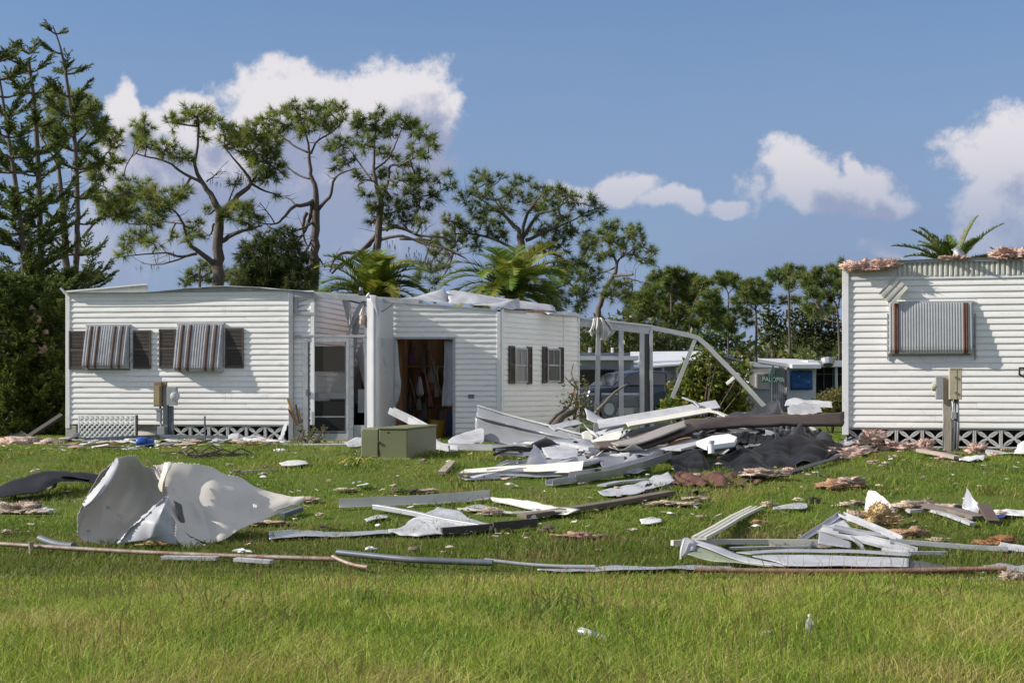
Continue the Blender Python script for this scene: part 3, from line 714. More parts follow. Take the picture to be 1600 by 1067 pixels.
# ---- the add-on shed between them
PS = Plane(700, 29.3, R(0))
PSD = Plane(782, 29.3, 0)
def shed():
    P = PS; s = P.s
    root = thing('shed', 'white lap sided add-on shed with open doorway and torn roof', 'shed', P.w(0, 1.5, .64))
    a0, a1 = s(614), s(782); zf = .66
    zl, zr = P.z(615, 470), P.z(782, 484)
    roof = lambda a: zl + (zr - zl) * (a - a0) / (a1 - a0)
    d0, d1 = s(616.5), s(709); dz1 = P.z(660, 529)
    pitch = .1016; n = 26
    MB().box(P, a0+.01, d0-.01, .003, .08, zf, zl-.03).build('front_sheathing', VINYL, root)
    m = MB(); m.hexa([P.w(d0-.009,.003,dz1+.02),P.w(a1-.05,.003,dz1+.02),P.w(a1-.05,.08,dz1+.02),P.w(d0-.009,.08,dz1+.02),P.w(d0-.009,.003,zl-.05),P.w(a1-.05,.003,zr-.02),P.w(a1-.05,.08,zr-.02),P.w(d0-.009,.08,zl-.05)])
    m.box(P, d1+.01, a1-.05, .004, .079, zf, dz1+.018); m.build('front_sheathing', VINYL, root)
    siding(P, root, a0, a1-.05, zf, n, pitch, roof=lambda a: roof(a) - .02, holes=((d0-.03, d1+.03, zf-.2, dz1+.03),), seed=9)
    # right wall, turned away
    X0 = P.w(a1, 0, 0); far = Vector(((903-800)/FPX*32.3, 32.3, 0)); dv = (far - X0); ln = dv.length; dv.normalize()
    Q = Plane(0, 1, 0); Q.P0 = X0; Q.u = dv; Q.n = Vector((-dv.y, dv.x, 0))
    zfar = CAMZ - (493 - HOR) / FPX * 32.3
    def px_a(px):   # pixel column -> distance along the side wall
        r = (px - 800) / FPX; return (r * X0.y - X0.x) / (dv.x - r * dv.y)
    def pz(px, py): a = px_a(px); return CAMZ - (py - HOR) / FPX * (X0.y + dv.y * a)
    roof2 = lambda a: zr + (zfar - zr) * a / ln
    m = MB(); m.hexa([Q.w(.03,.003,zf),Q.w(ln,.003,zf),Q.w(ln,.08,zf),Q.w(.03,.08,zf),Q.w(.03,.003,zr-.02),Q.w(ln,.003,zfar-.02),Q.w(ln,.08,zfar-.02),Q.w(.03,.08,zr-.02)]).build('side_sheathing', VINYL, root)
    seam = px_a(879)
    siding(Q, root, .05, seam-.008, zf, n, pitch, roof=lambda a: roof2(a)-.03, seed=11)
    siding(Q, root, seam+.012, ln-.02, zf+.012, n, pitch, roof=lambda a: roof2(a)-.05, seed=12)
    MB().box(Q, -.01, .075, -.035, .02, zf, zr).build('corner_trim', TRIM, root, bevel=.004)
    MB().box(P, a1-.07, a1+.0, -.03, .02, zf, zr+.0).build('corner_trim', TRIM, root, bevel=.004)
    MB().box(Q, ln-.03, ln+.02, -.03, .09, zf, zfar).build('corner_trim', TRIM, root)
    # side windows with shutters
    for (w0, w1, y0, y1, sl, sr) in ((801, 820, 543, 598, (793,801), (821,828)), (852, 871.5, 544, 597, (845.5,851.5), (871.5,877.5))):
        z0, z1 = pz(w0, y1), pz(w0, y0); A0, A1 = px_a(w0), px_a(w1)
        wn = MB(); f = .035
        wn.box(Q, A0, A1, -.065, -.02, z0, z0+f); wn.box(Q, A0, A1, -.065, -.02, z1-f, z1); wn.box(Q, A0, A0+f, -.064, -.021, z0+f, z1-f); wn.box(Q, A1-f, A1, -.064, -.021, z0+f, z1-f)
        wn.box(Q, A0+f, A1-f, -.06, -.022, (z0+z1)/2-.015, (z0+z1)/2+.015); wn.box(Q, (A0+A1)/2-.01, (A0+A1)/2+.01, -.058, -.023, (z0+z1)/2+.015, z1-f)
        w = wn.build('window', ALUW, root)
        MB().box(Q, A0+f-.004, A1-f+.004, -.046, -.040, z0+f-.004, z1-f+.004).build('pane', mat('pane_curtained', (.33,.29,.25), .15, 0, col2=(.18,.16,.15), vscale=3, stretch=(6,6,.8), spec=.8) if w0 < 840 else WINGL, w)
        for (q0, q1) in (sl, sr): shutter(Q, root, px_a(q0), px_a(q1), z0-.02, z1+.03, t=-.028)
    # house number plate
    nb = MB().box(P, s(731.5), s(741), -.03, -.018, P.z(736, 622), P.z(736, 616)).build('number_plate', GREYB, root)
    dg = MB()
    for x in (732.6, 737): 
        for (x0, x1, y0, y1) in ((0,2.6,621.2,620.6),(0,2.6,619.2,618.6),(0,2.6,617.2,616.6),(0,.6,621.2,616.6),(2,2.6,621.2,616.6)): dg.box(P, s(x+x0), s(x+x1), -.033, -.029, P.z(736,y0), P.z(736,y1))
    dg.build('digits', DARK, nb)
    # door frame
    zfz = zf - .05
    fr = MB(); fr.box(P, d0-.03, d0+.02, -.03, .1, zfz, dz1+.03); fr.box(P, d1-.02, d1+.03, -.03, .1, zfz, dz1+.03); fr.box(P, d0+.021, d1-.021, -.028, .099, dz1-.01, dz1+.03); fr.build('door_frame', ALUG, root)
    # interior: bare studs on dark lining
    dep = 2.6
    MB().box(P, a0+.03, a1+1.0, dep, dep+.06, zf-.05, zl-.05).build('back_wall', STUD, root)
    MB().box(P, a0-.02, a0+.05, .09, dep, zf-.05, zl-.06).build('inner_wall', STUD, root)
    MB().box(P, a0+.05, a1+.9, .1, dep, zf-.08, zf-.03).build('floor_deck', WOODD, root)
    fa = lambda f, z: P.w(a0-.03, -.03, zl).lerp(P.w(a0-.03, 3.4, zl), f) + Vector((0,0,z)); fb = lambda f, z: P.w(a1+.02, -.03, zr).lerp(Q.w(ln+.05, -.03, zfar), f) + Vector((0,0,z))
    for (f0, f1) in ((0, .30), (.56, 1)): MB().hexa([fa(f0,-.04), fb(f0,-.04), fb(f1,-.04), fa(f1,-.04), fa(f0,-.005), fb(f0,0), fb(f1,0), fa(f1,0)]).build('roof', ALUW, root)
    for i in range(6):
        a = a0 + .2 + i * .33; MB().box(P, a, a+.045, dep-.09, dep-.003, zf, zl-.1).build('stud', STUD, root)
    for z in (1.55, 2.05): MB().box(P, a0+.1, a0+1.1, dep-.35, dep-.09, z, z+.03).build('shelf', STUD, root)
    MB().box(P, a0+.06, d1-.2, dep-.6, dep-.36, 1.2, 1.24).build('shelf', WOODD, root)
    for k, t in enumerate((.5, .9, 1.3, 1.7, 2.1)):  # side studs left
        MB().box(P, a0+.052, a0+.13, t, t+.05, zf, zl-.1).build('stud', STUD, root)
    # plastic sheet inside the right of the doorway
    z0, z1 = P.z(700, 635), P.z(700, 533)
    sheet('hanging_sheeting', [[P.w(s(694.5)+.0, .12, z1), P.w(s(700), .16, z1), P.w(s(708), .12, z1)], [P.w(s(693), .12, (z0+z1)/2), P.w(s(700), .2, (z0+z1)/2), P.w(s(708), .13, (z0+z1)/2)], [P.w(s(690), .14, z0), P.w(s(699), .22, z0), P.w(s(708), .14, z0)]], CURT, 16, 20, .02, 6, .003, root, seed=4)
    sheet('torn_door_liner', [[P.w(d0+.0,-.02,dz1), P.w(d0+.05,-.0,dz1-.02)], [P.w(d0-.01,-.03,dz1-.6), P.w(d0+.1,.02,dz1-.65)], [P.w(d0-.01,-.03,dz1-1.0), P.w(d0+.12,0,dz1-.95)], [P.w(d0,-.03,dz1-1.2), P.w(d0+.05,0,dz1-1.25)]], ALUW, 6, 16, .02, 5, .004, root, seed=6)
    # torn roofing heaped on top
    def RP(px, py, t): return P.at(px, py, t)
    sheet('torn_roof_sheet', [[RP(612,466,-.05), RP(650,468,.2), RP(700,474,.1), RP(742,477,.1)], [RP(640,467,.6), RP(672,459,.7), RP(700,473,.5), RP(720,475,.4)], [RP(676,456,.9), RP(696,452,.8), RP(702,473,.7), RP(714,474,.6)]], ALUW, 25, 13, .008, 3, .005, root, sharp=True, seed=21, ragged=.02)
    sheet('torn_roof_sheet', [[RP(702,474,.5), RP(745,476,.5), RP(800,482,.8), RP(868,486,1.6)], [RP(700,460,.8), RP(745,462,.9), RP(800,473,1.2), RP(868,482,1.8)], [RP(698,455,1.0), RP(712,454,1.2), RP(790,467,1.5), RP(864,477,2.0)]], ALUW, 29, 13, .008, 3, .006, root, sharp=True, seed=22, ragged=.02)
    sheet('torn_roof_sheet', [[RP(740,476,.0), RP(780,480,.0), RP(800,484,.1)], [RP(770,474,.4), RP(800,469,.5), RP(810,482,.5)], [RP(808,468,.6), RP(811,466,.6), RP(813,484,.6)]], ALUW, 14, 10, .01, 3, .005, root, sharp=True, seed=23)
    sheet('torn_roof_sheet', [[RP(850,487,1.4), RP(880,486,2.0), RP(905,489,2.6)], [RP(858,491,1.2), RP(885,492,1.8), RP(911,497,2.5)]], ALUW, 15, 7, .015, 5, .01, root, sharp=True, seed=24, ragged=.04)
    return root, Q, ln, zfar
SHED, QSIDE, LSIDE, ZFAR = shed()

# things standing in the doorway
def doorway_things():
    P = PS; s = P.s
    b = MB(); c = P.w(s(678), .9, .63); rings = [(.125,0),(.16,.36),(.17,.365),(.15,.36),(.12,.02)]
    for i, (r, z) in enumerate(rings):
        for k in range(16): b.v.append((c.x + r*math.cos(k*math.pi/8), c.y + r*math.sin(k*math.pi/8), c.z + z))
    for i in range(len(rings)-1):
        for k in range(16): b.f.append((i*16+k, i*16+(k+1)%16, (i+1)*16+(k+1)%16, (i+1)*16+k))
    b.f.append(tuple(range(64, 80)))
    tag(b.build('bucket', mat('bucket_yellow', (.5,.30,.04), .5, var=.2), None, smooth=True, angle=40), 'yellow ochre bucket on the shed floor in the doorway', 'bucket')
    c = P.w(s(648), 1.6, 0); zt_, zb_ = P.z(648, 588, 1.6), P.z(648, 619, 1.6)
    bag = MB(); n = 14
    for i in range(9):
        f = i / 8; r = .012 + .075 * f ** .7 if f < .85 else .08 - .2 * (f - .85)
        for k in range(n):
            a = 2*math.pi*k/n; rr_ = r * (1 + .18 * math.sin(k * 2.5 + i)); bag.v.append((c.x + rr_*math.cos(a), c.y + rr_*.6*math.sin(a), zt_ + (zb_ - zt_) * f))
    for i in range(8):
        for k in range(n): bag.f.append((i*n+k, i*n+(k+1)%n, (i+1)*n+(k+1)%n, (i+1)*n+k))
    bag.f.append(tuple(8*n+k for k in range(n)))
    tag(bag.build('plastic_bag', CURT, None, smooth=True), 'white plastic bag hanging inside the shed doorway', 'bag')
    cols = [(.10,.09,.08),(.05,.09,.18),(.22,.07,.05),(.28,.26,.22),(.08,.10,.07),(.14,.06,.16)]
    names = ['dark tool leaning at the back of the shed, ', ]
    k = 0
    for (px, py, w, h, t) in ((627,590,7,40,2.0),(634,640,8,34,1.8),(641,628,6,22,1.9),(655,632,9,18,1.9),(664,642,8,26,1.7),(657,660,12,20,1.6),(690,655,10,26,1.2),(702,660,12,40,1.3),(668,600,6,30,2.0),(676,585,14,26,2.2),(625,560,9,30,2.3),(645,560,12,18,2.3),(662,565,8,34,2.2),(640,655,12,16,1.4),(672,625,9,20,1.8),(682,600,8,40,2.2),(628,665,9,30,1.1),(652,600,6,24,2.0)):
        m = mat('clutter_%d' % k, cols[k % 6], .6, var=.3, vscale=8)
        a = s(px, t); z0 = P.z(px, py + h/2, t); z1 = P.z(px, py - h/2, t); ww = w / 82
        z0 = max(z0, .62)
        mb = MB(); mb.hexa([P.w(a-ww/2,t,z0),P.w(a+ww/2,t,z0),P.w(a+ww/2,t+.12,z0),P.w(a-ww/2,t+.12,z0),P.w(a-ww/3,t+.02,z1),P.w(a+ww/4,t+.02,z1),P.w(a+ww/4,t+.1,z1),P.w(a-ww/3,t+.1,z1)])
        mb.tube([P.w(a, t+.05, z1-.02), P.w(a+.03, t+.05, z1+.12)], .015, 5)
        tag(mb.build('stored_tool', m), 'dark clutter stored in the gloom inside the shed doorway', 'clutter', 'clutter in the shed'); k += 1
    for (x0, y0, x1, y1, t) in ((662,575,671,618,1.7),(640,590,652,640,1.9),(631,545,634,640,2.1),(668,540,690,620,2.2)):
        mb = MB().tube([P.at(x0,y0,t), P.at(x1,y1,t)], .016, 6)
        tag(mb.build('broom_handle', WOOD), 'long handle leaning in the gloom inside the shed doorway', 'handle', 'handles in the shed')
doorway_things()
# ------------------------------------------------------------ wrecked porch between home and shed
PP = Plane(510, 28.5, R(4))
def porch():
    P = PP; s = P.s; zf = .66
    root = thing('screen_porch', 'wrecked aluminium screen porch with storm door beside the left home', 'porch', P.w(0, .5, .62))
    def bar(x0, y0, x1, y1, w=.05, t=0, m=ALUW, name='frame_bar', d=.05):
        p, q = P.at(x0, y0, t), P.at(x1, y1, t); return MB().sweep([(-d/2,-w/2),(d/2,-w/2),(d/2,w/2),(-d/2,w/2)], [p, q], up=(0,0,1) if abs(x1-x0) > abs(y1-y0) else tuple(P.u)).build(name, m, root, bevel=.004)
    bar(455, 457, 455, 690, .085, -.02, name='post', m=ALUG, d=.08)
    bar(572, 462, 572, 690, .05, .0, name='post', m=ALUG)
    bar(450, 459.5, 655, 472, .10, -.03, name='head_beam', m=ALUW)
    bar(463, 465, 463, 490, .04, -.01); bar(492, 463, 492, 490, .035, -.01)
    bar(463, 489, 494, 491, .06, -.012)
    bar(488.5, 491, 488.5, 523, .09, .0, m=ALUG)
    bar(456, 525, 571, 525.5, .045, -.01)
    MB().hexa([P.at(465,466,.0),P.at(490,467,.0),P.at(490,467,.012),P.at(465,466,.012),P.at(465,486,.0),P.at(490,487,.0),P.at(490,487,.012),P.at(465,486,.012)]).build('transom_pane', CURT, root)
    # storm door in its frame
    zt, zb = 528.5, 688
    door = MB(); 
    def rect(mb, x0, x1, y0, y1, t0, t1): return mb.box(P, s(x0), s(x1), t0, t1, P.z(512, y1), P.z(512, y0))
    for (x0, x1, y0, y1) in ((474.5,481.5,zt,zb),(541.5,545.5,zt,zb),(481.6,541.4,zt,534.5)): rect(door, x0, x1, y0, y1, -.03, .02)
    d = door.build('storm_door', ALUW, root, bevel=.003)
    rail = MB(); rect(rail, 481.7, 541.3, 614, 623, -.02, .012); rect(rail, 481.7, 541.3, 673, 676, -.02, .012); rect(rail, 481.7, 484, 534.6, 673, -.021, .011); rect(rail, 539.3, 541.3, 534.6, 673, -.021, .011)
    rail.build('sash', mat('sash_grey', (.2,.2,.22), .4, .4, var=.2), d)
    rect(MB(), 484, 539.3, 541, 580, -.006, -.002).build('upper_pane', SCREENB, d)
    rect(MB(), 484, 539.3, 580, 614, .004, .007).build('middle_pane', GLS, d)
    rect(MB(), 484, 539.3, 626, 673, -.006, -.002).build('lower_pane', SCREEN, d)
    rect(MB(), 484, 539.3, 650, 652, -.010, -.0065).build('pane_bar', GREYB, d)
    rect(MB(), 478, 480, 608, 618, -.055, -.03).build('handle', GREYB, d)
    rect(MB(), 481.7, 541.3, 677, 690, -.018, .01).build('kick_plate', ALUW, d)
    j = MB(); rect(j, 546, 552.5, zt, zb, -.035, .03); j.build('door_jamb', ALUG, root)
    for k in range(9): rect(MB(), 547.5, 551, 540+k*16, 541.5+k*16, -.042, -.0355).build('hinge_screw', GREYB, root)
    # low solid panels
    rect(MB(), 457, 474, 664, 700, -.012, .01).build('knee_panel', ALUW, root)
    rect(MB(), 553, 571, 664, 700, -.012, .01).build('knee_panel', ALUW, root)
    # bowed screen left of the door
    sheet('bowed_screen', [[P.at(476,535,.0), P.at(474.5,600,.05), P.at(475,660,.0)], [P.at(470,540,.02), P.at(465.5,600,.1), P.at(471,660,.0)]], CURT, 12, 5, .005, 3, .003, root)
    # floor slab, back wall and dark ceiling board behind the door
    MB().box(P, s(456), s(612), .05, 4.0, .5, .64).build('floor_slab', CONC, root)
    MB().box(P, s(456)+.9, s(640), 3.6, 3.66, .64, 3.0).build('back_wall', mat('porch_back', (.30,.28,.25), .7, var=.2, dirt=.3), root)
    # fallen ceiling panels leaning behind the glass
    for k, (x0, x1, t) in enumerate(((483,540,1.2),(500,552,.9),(520,566,1.5))):
        sheet('fallen_ceiling_panel', [[P.at(x0, 640, t), P.at(x0+30, 641, t+.4)], [P.at(x0+36, 572, t+.5), P.at(x0+70, 566, t+.9)]], mat('ceiling_dirty', (.22,.22,.22), .6, var=.3, dirt=.4), 8, 8, .006, 2, .02, root, seed=30+k)
    MB().box(P, s(484), s(570), .35, 1.0, 1.30, 1.34).build('work_bench', WOODD, root)
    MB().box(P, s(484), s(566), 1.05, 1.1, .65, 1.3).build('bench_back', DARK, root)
    MB().box(P, s(555), s(571), .3, .36, P.z(560,645), P.z(560,608)).build('white_carton', WHITEP, root)
    # collapsed roof pans between door and curtain
    sheet('collapsed_roof_pan', [[P.at(533,466,.3), P.at(543,500,.2), P.at(544,512,.2)], [P.at(541,467,.0), P.at(548,482,-.02), P.at(546,508,.0)], [P.at(548,474,.2), P.at(549,490,.25), P.at(546,512,.3)]], ALUW, 12, 10, .012, 4, .006, root, sharp=True, seed=41)
    sheet('collapsed_roof_pan', [[P.at(569,472,.0), P.at(553,505,.1), P.at(540,524,.1)], [P.at(563,472,.05), P.at(550,500,.12), P.at(546,524,.1)]], ALUW, 14, 5, .008, 4, .03, root, seed=42)
    sheet('collapsed_roof_pan', [[P.at(568,478,.5), P.at(562,505,.5), P.at(554,560,.6), P.at(552,600,.6)], [P.at(550,505,.6), P.at(551,530,.7), P.at(553,575,.7), P.at(554,610,.7)]], ALUG, 14, 6, .01, 4, .01, root, seed=43)
    sheet('torn_screen', [[P.at(569,528,.1), P.at(570,560,.1), P.at(570,600,.1)], [P.at(555,556,.2), P.at(562,575,.2), P.at(569,605,.15)]], ALUG, 10, 6, .008, 4, .004, root, seed=44)
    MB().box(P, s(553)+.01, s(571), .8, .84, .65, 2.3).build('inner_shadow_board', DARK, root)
    # hanging dirt nest and loose cable
    lump(MB(), P.at(566, 503, -.05), (.05,.05,.13), 5, 3, .5).build('hanging_insulation', PINKP, root, smooth=True)
    MB().tube([P.at(569,474,-.05), P.at(569,486,-.07), P.at(566,495,-.06)], .008, 5).build('wire', CABLE, root)
    MB().tube(catmull([P.at(571,476,-.06), P.at(580,484,-.09), P.at(590,489,-.1), P.at(600,485,-.1), P.at(615,474,.3)], 14), .007, 5).build('wire', CABLE, root)
    # end wall of the porch: a tall sheet bowed out toward the lawn
    zt_, zb_ = 465, 676
    rows = []
    for (yy) in (466, 500, 560, 620, 676):
        rows.append([P.at(573, yy, .0), P.at(577, yy, -.22), P.at(586, yy, -.30), P.at(597, yy, -.1), P.at(608, yy, .35), PS.at(615, yy+1, -.02)])
    sheet('bowed_end_wall', rows, mat('sheet_pale_grey', (.56,.57,.60), .38, .25, var=.1, vscale=2, dirt=.2), 30, 22, .008, 1.6, .005, root, seed=46)
    sheet('torn_flap', [[P.at(577,461,-.3), P.at(588,462,-.32), P.at(590,466,-.3)], [P.at(580,470,-.34), P.at(588,475,-.36), P.at(592,480,-.33)], [P.at(589,490,-.36), P.at(590.5,492,-.37), P.at(592,492,-.36)]], ALUW, 10, 10, .01, 4, .004, root, seed=47)
    MB().sweep(BOXP(.05,.012), [P.at(597,528,-.22), P.at(600,560,-.24), P.at(605,583,-.2), P.at(604,592,-.2)], up=(0,-1,0)).build('loose_trim', ALUW, root)
    MB().hexa([P.at(558,459,.1),P.at(570,461,.1),P.at(570,461,.5),P.at(558,459,.5),P.at(562,453,.2),P.at(567,454,.2),P.at(567,454,.4),P.at(562,453,.4)]).build('roof_vent', DARK, root)
    MB().tube([P.at(564,458,.3), P.at(564,449,.3)], .035, 8).build('vent_stub', GREYB, root)
    sheet('torn_flap', [[P.at(566,470,-.05), P.at(577,456,-.05)], [P.at(570,472,-.05), P.at(579,462,-.05)]], ALUG, 6, 4, .01, 4, .006, root, seed=48)
    # roof strip over the porch, home side
    MB().hexa([P.at(450,455,-.05),P.at(560,462,-.05),P.at(560,462,.35),P.at(450,455,.35),P.at(450,453,-.05),P.at(560,459.5,-.05),P.at(560,459.5,.35),P.at(450,453,.35)]).build('roof_strip', ALUW, root)
porch()

# ------------------------------------------------------------ bare lanai frame right of the shed
def lanai():
    D0 = 32.6
    P = Plane(905, D0, R(-4)); s = P.s
    root = thing('lanai_frame', 'bare bent aluminium lanai frame right of the shed', 'frame', P.w(1, 0, .62))
    def bar(pts, w=.075, d=.075, m=ALU, name='frame_tube'):
        return MB().sweep([(-d/2,-w/2),(d/2,-w/2),(d/2,w/2),(-d/2,w/2)], pts, up=(0,0,1) if abs(pts[-1].z-pts[0].z) < abs(pts[-1].x-pts[0].x) else (1,0,0)).build(name, m, root, bevel=.006)
    LF = mat('lanai_alu', (.50,.51,.53), .42, .3, var=.15, vscale=5, dirt=.2)
    zb = .62
    bar([P.at(900,502), P.at(1018,515.5)], .20, .07, LF, 'head_beam')
    bar([P.at(902,497,-.04), P.at(1018,510,-.04)], .04, .05, LF, 'head_cap')
    for x in (935.5, 970.5, 1003): 
        y0 = 503 + (x-905)*.105
        bar([P.at(x, y0+6), Vector((P.at(x,y0).x + (-.06 if x < 940 else 0), P.at(x,y0).y, zb))], .10, .09, LF, 'post')
    bar([P.at(904,510,.1), P.w(s(904),.1,zb)], .06, .06, LF, 'post')
    MB().box(P, s(1007), s(1014.5), -.02, .05, zb, P.z(1010,517)).build('dark_screen_panel', mat('panel_dark', (.06,.06,.065), .5, var=.3, vscale=5), root)
    bar([P.at(1017,516,-.02), P.w(s(1018),-.02,zb)], .07, .08, LF, 'post')
    for (x0, x1) in ((907,930),(940,966),(974,999)):
        MB().box(P, s(x0), s(x1), -.012, .012, P.z(950,617), P.z(950,614)).build('chair_rail', LF, root)
        MB().box(P, s(x0), s(x1), -.004, .004, zb+.03, P.z(950,617.5)).build('lower_pane', GLS, root)
    bar([P.at(1016,512), P.at(1050,518.5), P.at(1078,524.5), P.at(1090,528), P.at(1102,538), P.at(1150,587), P.at(1203,645)], .10, .09, LF, 'bent_tube')
    bar([P.at(1086,530,.02), P.at(1062,592,.1), P.at(1050,622,.1)], .08, .06, mat('brace_white', (.68,.68,.68), .45, var=.1), 'brace')
    bar([P.at(1155,584,.1), P.at(1136,600,.3)], .07, .06, LF, 'brace_stub')
    # torn membrane tatter on the beam
    q = sheet('rag', [[P.at(926,497,-.12), P.at(932,496,-.13), P.at(939,496.5,-.12), P.at(947,500,-.12)], [P.at(922,512,-.14), P.at(931,510,-.2), P.at(941,511,-.14), P.at(957,511,-.16)], [P.at(920,519,-.13), P.at(930,517,-.18), P.at(942,521,-.13), P.at(960,519,-.17)], [P.at(925,527,-.12), P.at(932,520,-.15), P.at(940,532,-.13), P.at(951,528,-.15)]], mat('rag_white', (.66,.65,.63), .8, var=.15, dirt=.2, trans=.2), 40, 26, .008, 5, .003, None, seed=51, fold=.09, foldn=7, ragged=.01)
    tag(q, 'white torn cloth snagged on the lanai beam', 'cloth')
lanai()

# ------------------------------------------------------------ power pedestals, utility box and things against the homes
def pedestal_left():
    P = Plane(258, 28.2, R(8)); s = P.s; z = lambda y: P.z(258, y)
    root = thing('power_pedestal', 'weathered power pedestal with bronze breaker box, in front of the left home', 'pedestal', P.w(s(260), 0, .62))
    MB().box(P, s(254.5), s(261.5), 0, .09, .5, z(604)).build('post', mat('post_grey', (.27,.27,.275), .6, .2, var=.2, dirt=.2), root)
    MB().box(P, s(262), s(269), .02, .10, .5, z(634)).build('post', PIPEG, root, bevel=.01)
    MB().box(P, s(241.5), s(254), -.06, .08, z(635), z(596.5)).build('breaker_box', BRZ, root, bevel=.008)
    MB().box(P, s(254.3), s(261.7), -.03, .0, z(604), z(596.3)).build('box_lid', BRZ, root, bevel=.006)
    MB().box(P, s(243.5), s(251), -.068, -.061, z(633), z(603)).build('box_cover', mat('box_cover_bronze', (.36,.29,.16), .5, .2, var=.25), root)
    mb = MB().box(P, s(261.8), s(276.5), -.05, .06, z(633), z(604.5)).build('meter_box', GREYB, root, bevel=.008)
    c = P.w(s(275.5), -.08, z(619)); MB().tube([P.w(s(275),-.04,z(619)), P.w(s(275.5),-.12,z(619)), P.w(s(275.6),-.155,z(619))], [.075,.075,.05], 16).build('meter_dome', glass('meter_glass', (.6,.62,.62), .6, .1), root, smooth=True)
    MB().tube([P.w(s(275),-.045,z(619)), P.w(s(275.1),-.06,z(619))], .09, 16).build('meter_ring', ALU, root)
    MB().box(P, s(245), s(252), -.03, .05, z(658.5), z(640)).build('outlet_box', GREYB, root, bevel=.005)
    MB().box(P, s(244), s(252.5), -.04, .05, z(641.5), z(638.5)).build('outlet_hood', GREYB, root)
    MB().tube([P.w(s(250.5),0,z(634)), P.w(s(250.5),0,z(641))], .02, 8).build('conduit', CABLE, root)
    MB().tube([P.w(s(251),0,z(658)), P.w(s(252),0,z(667))], .02, 8).build('conduit', GREYB, root)
    MB().box(P, s(248.5), s(259.5), -.09, .0, z(683), z(666)).build('junction_box', GREYB, root, bevel=.006)
    MB().tube([P.w(s(269.5),.0,z(660)), P.w(s(269.5),.0,z(684))], .016, 6).build('conduit', PIPEG, root)
pedestal_left()
def pedestal_right():
    P = Plane(1482, 23.4, R(12)); s = P.s; z = lambda y: P.z(1482, y)
    root = thing('power_pedestal', 'wooden post with tan and grey electric boxes, in front of the right home', 'pedestal', P.w(s(1480), 0, .6))
    MB().box(P, s(1474.5), s(1488), 0, .12, .4, z(588)).build('post', WOODP, root, bevel=.008)
    MB().box(P, s(1462), s(1474), -.06, .10, z(624), z(588.5)).build('meter_box', GREYB, root, bevel=.006)
    a = MB().tube([P.w(s(1462),-.0,z(604)), P.w(s(1458.5),-.0,z(604)), P.w(s(1456),0,z(604))], [.065,.07,.055], 16); a.build('meter_dome', TAN, root, smooth=True, angle=50)
    MB().box(P, s(1482), s(1502), -.16, -.01, z(624), z(576)).build('breaker_box', TAN, root, bevel=.008)
    MB().box(P, s(1492.5), s(1493.5), -.166, -.161, z(622), z(578)).build('box_seam', TAN, root)
    MB().box(P, s(1483), s(1502.5), -.168, -.14, z(577.5), z(574.5)).build('box_hood', TAN, root, bevel=.004)
    for y in (588, 612): MB().box(P, s(1490.5), s(1493), -.18, -.168, z(y+3), z(y)).build('latch', mat('latch_dark', (.2,.17,.12), .5, .4), root)
    for (x, r, y0, y1, m) in ((1487.5,.012,624,650,WHITEP),(1491.5,.02,624,700,PIPEG),(1495.5,.024,624,702,GREYB),(1473,.012,628,702,GREYB)):
        MB().tube([P.w(s(x),-.05,z(y0)), P.w(s(x)+.01,-.05,z((y0+y1)/2)), P.w(s(x),-.05,max(.5,z(y1)))], r, 8).build('conduit', m, root, smooth=True)
    MB().box(P, s(1486), s(1494), -.11, -.03, z(654), z(643)).build('outlet_box', GREYB, root, bevel=.005)
    MB().box(P, s(1488.5), s(1497), -.03, .05, .45, z(655)).build('post', mat('post_mossy', (.14,.14,.10), .85, var=.4, vscale=9), root)
pedestal_right()
def utility_box():
    gp = G(620, 717); P = Plane(620, gp.y, R(11)); s = P.s; g = gp.z; zt = P.z(620, 668)
    root = thing('utility_box', 'green metal transformer box on the lawn before the porch', 'utility box', P.w(s(620), .3, g))
    a0, a1, a2 = s(564), s(592), s(636)
    MB().box(P, a0-.03, s(640), -.04, .5, g-.12, g+.012).build('pad', CONC, root)
    def cab(b0, b1, t0, t1, name):
        o = MB(); h = zt - .02
        o.hexa([P.w(b0,t0,g+.02),P.w(b1,t0,g+.02),P.w(b1,t1,g+.02),P.w(b0,t1,g+.02),P.w(b0,t0+.03,h),P.w(b1,t0+.03,h),P.w(b1,t1,h+.015),P.w(b0,t1,h+.015)]); return o.build(name, GREENB, root, bevel=.015)
    cab(a0, a1-.008, -.02, .45, 'side_cabinet')
    c0, c1 = P.w(a1, 0, 0), P.w(s(636.5), 0, 0); back = Vector((.30, .95, 0)); rr_ = (682 - 800) / FPX
    k = (rr_ * c1.y - c1.x) / (back.x - rr_ * back.y); bk = back * k; h = zt - .03
    Z = lambda p, z: Vector((p.x, p.y, z))
    MB().hexa([Z(c0,g), Z(c1,g), Z(c1+bk,g), Z(c0+bk,g), Z(c0,h), Z(c1,h), Z(c1+bk,h+.02), Z(c0+bk,h+.02)]).build('main_cabinet', GREENB, root, bevel=.014)
    e = P.u * .012; f = back.normalized() * .012
    MB().hexa([Z(c0-e-f,h+.003), Z(c1+e-f,h+.003), Z(c1+bk+e+f,h+.023), Z(c0+bk-e+f,h+.023), Z(c0-e-f,zt), Z(c1+e-f,zt), Z(c1+bk+e+f,zt+.02), Z(c0+bk-e+f,zt+.02)]).build('lid', GREENB, root, bevel=.008)
    MB().tube([P.w(s(607),-.001,P.z(607,676)), P.w(s(607),.02,P.z(607,676))], .018, 8).build('lock_hole', DARK, root)
    MB().tube([P.w(s(590),-.03,P.z(590,690)), P.w(s(590),.0,P.z(590,690))], .02, 8).build('bolt', GREENB, root)
utility_box()

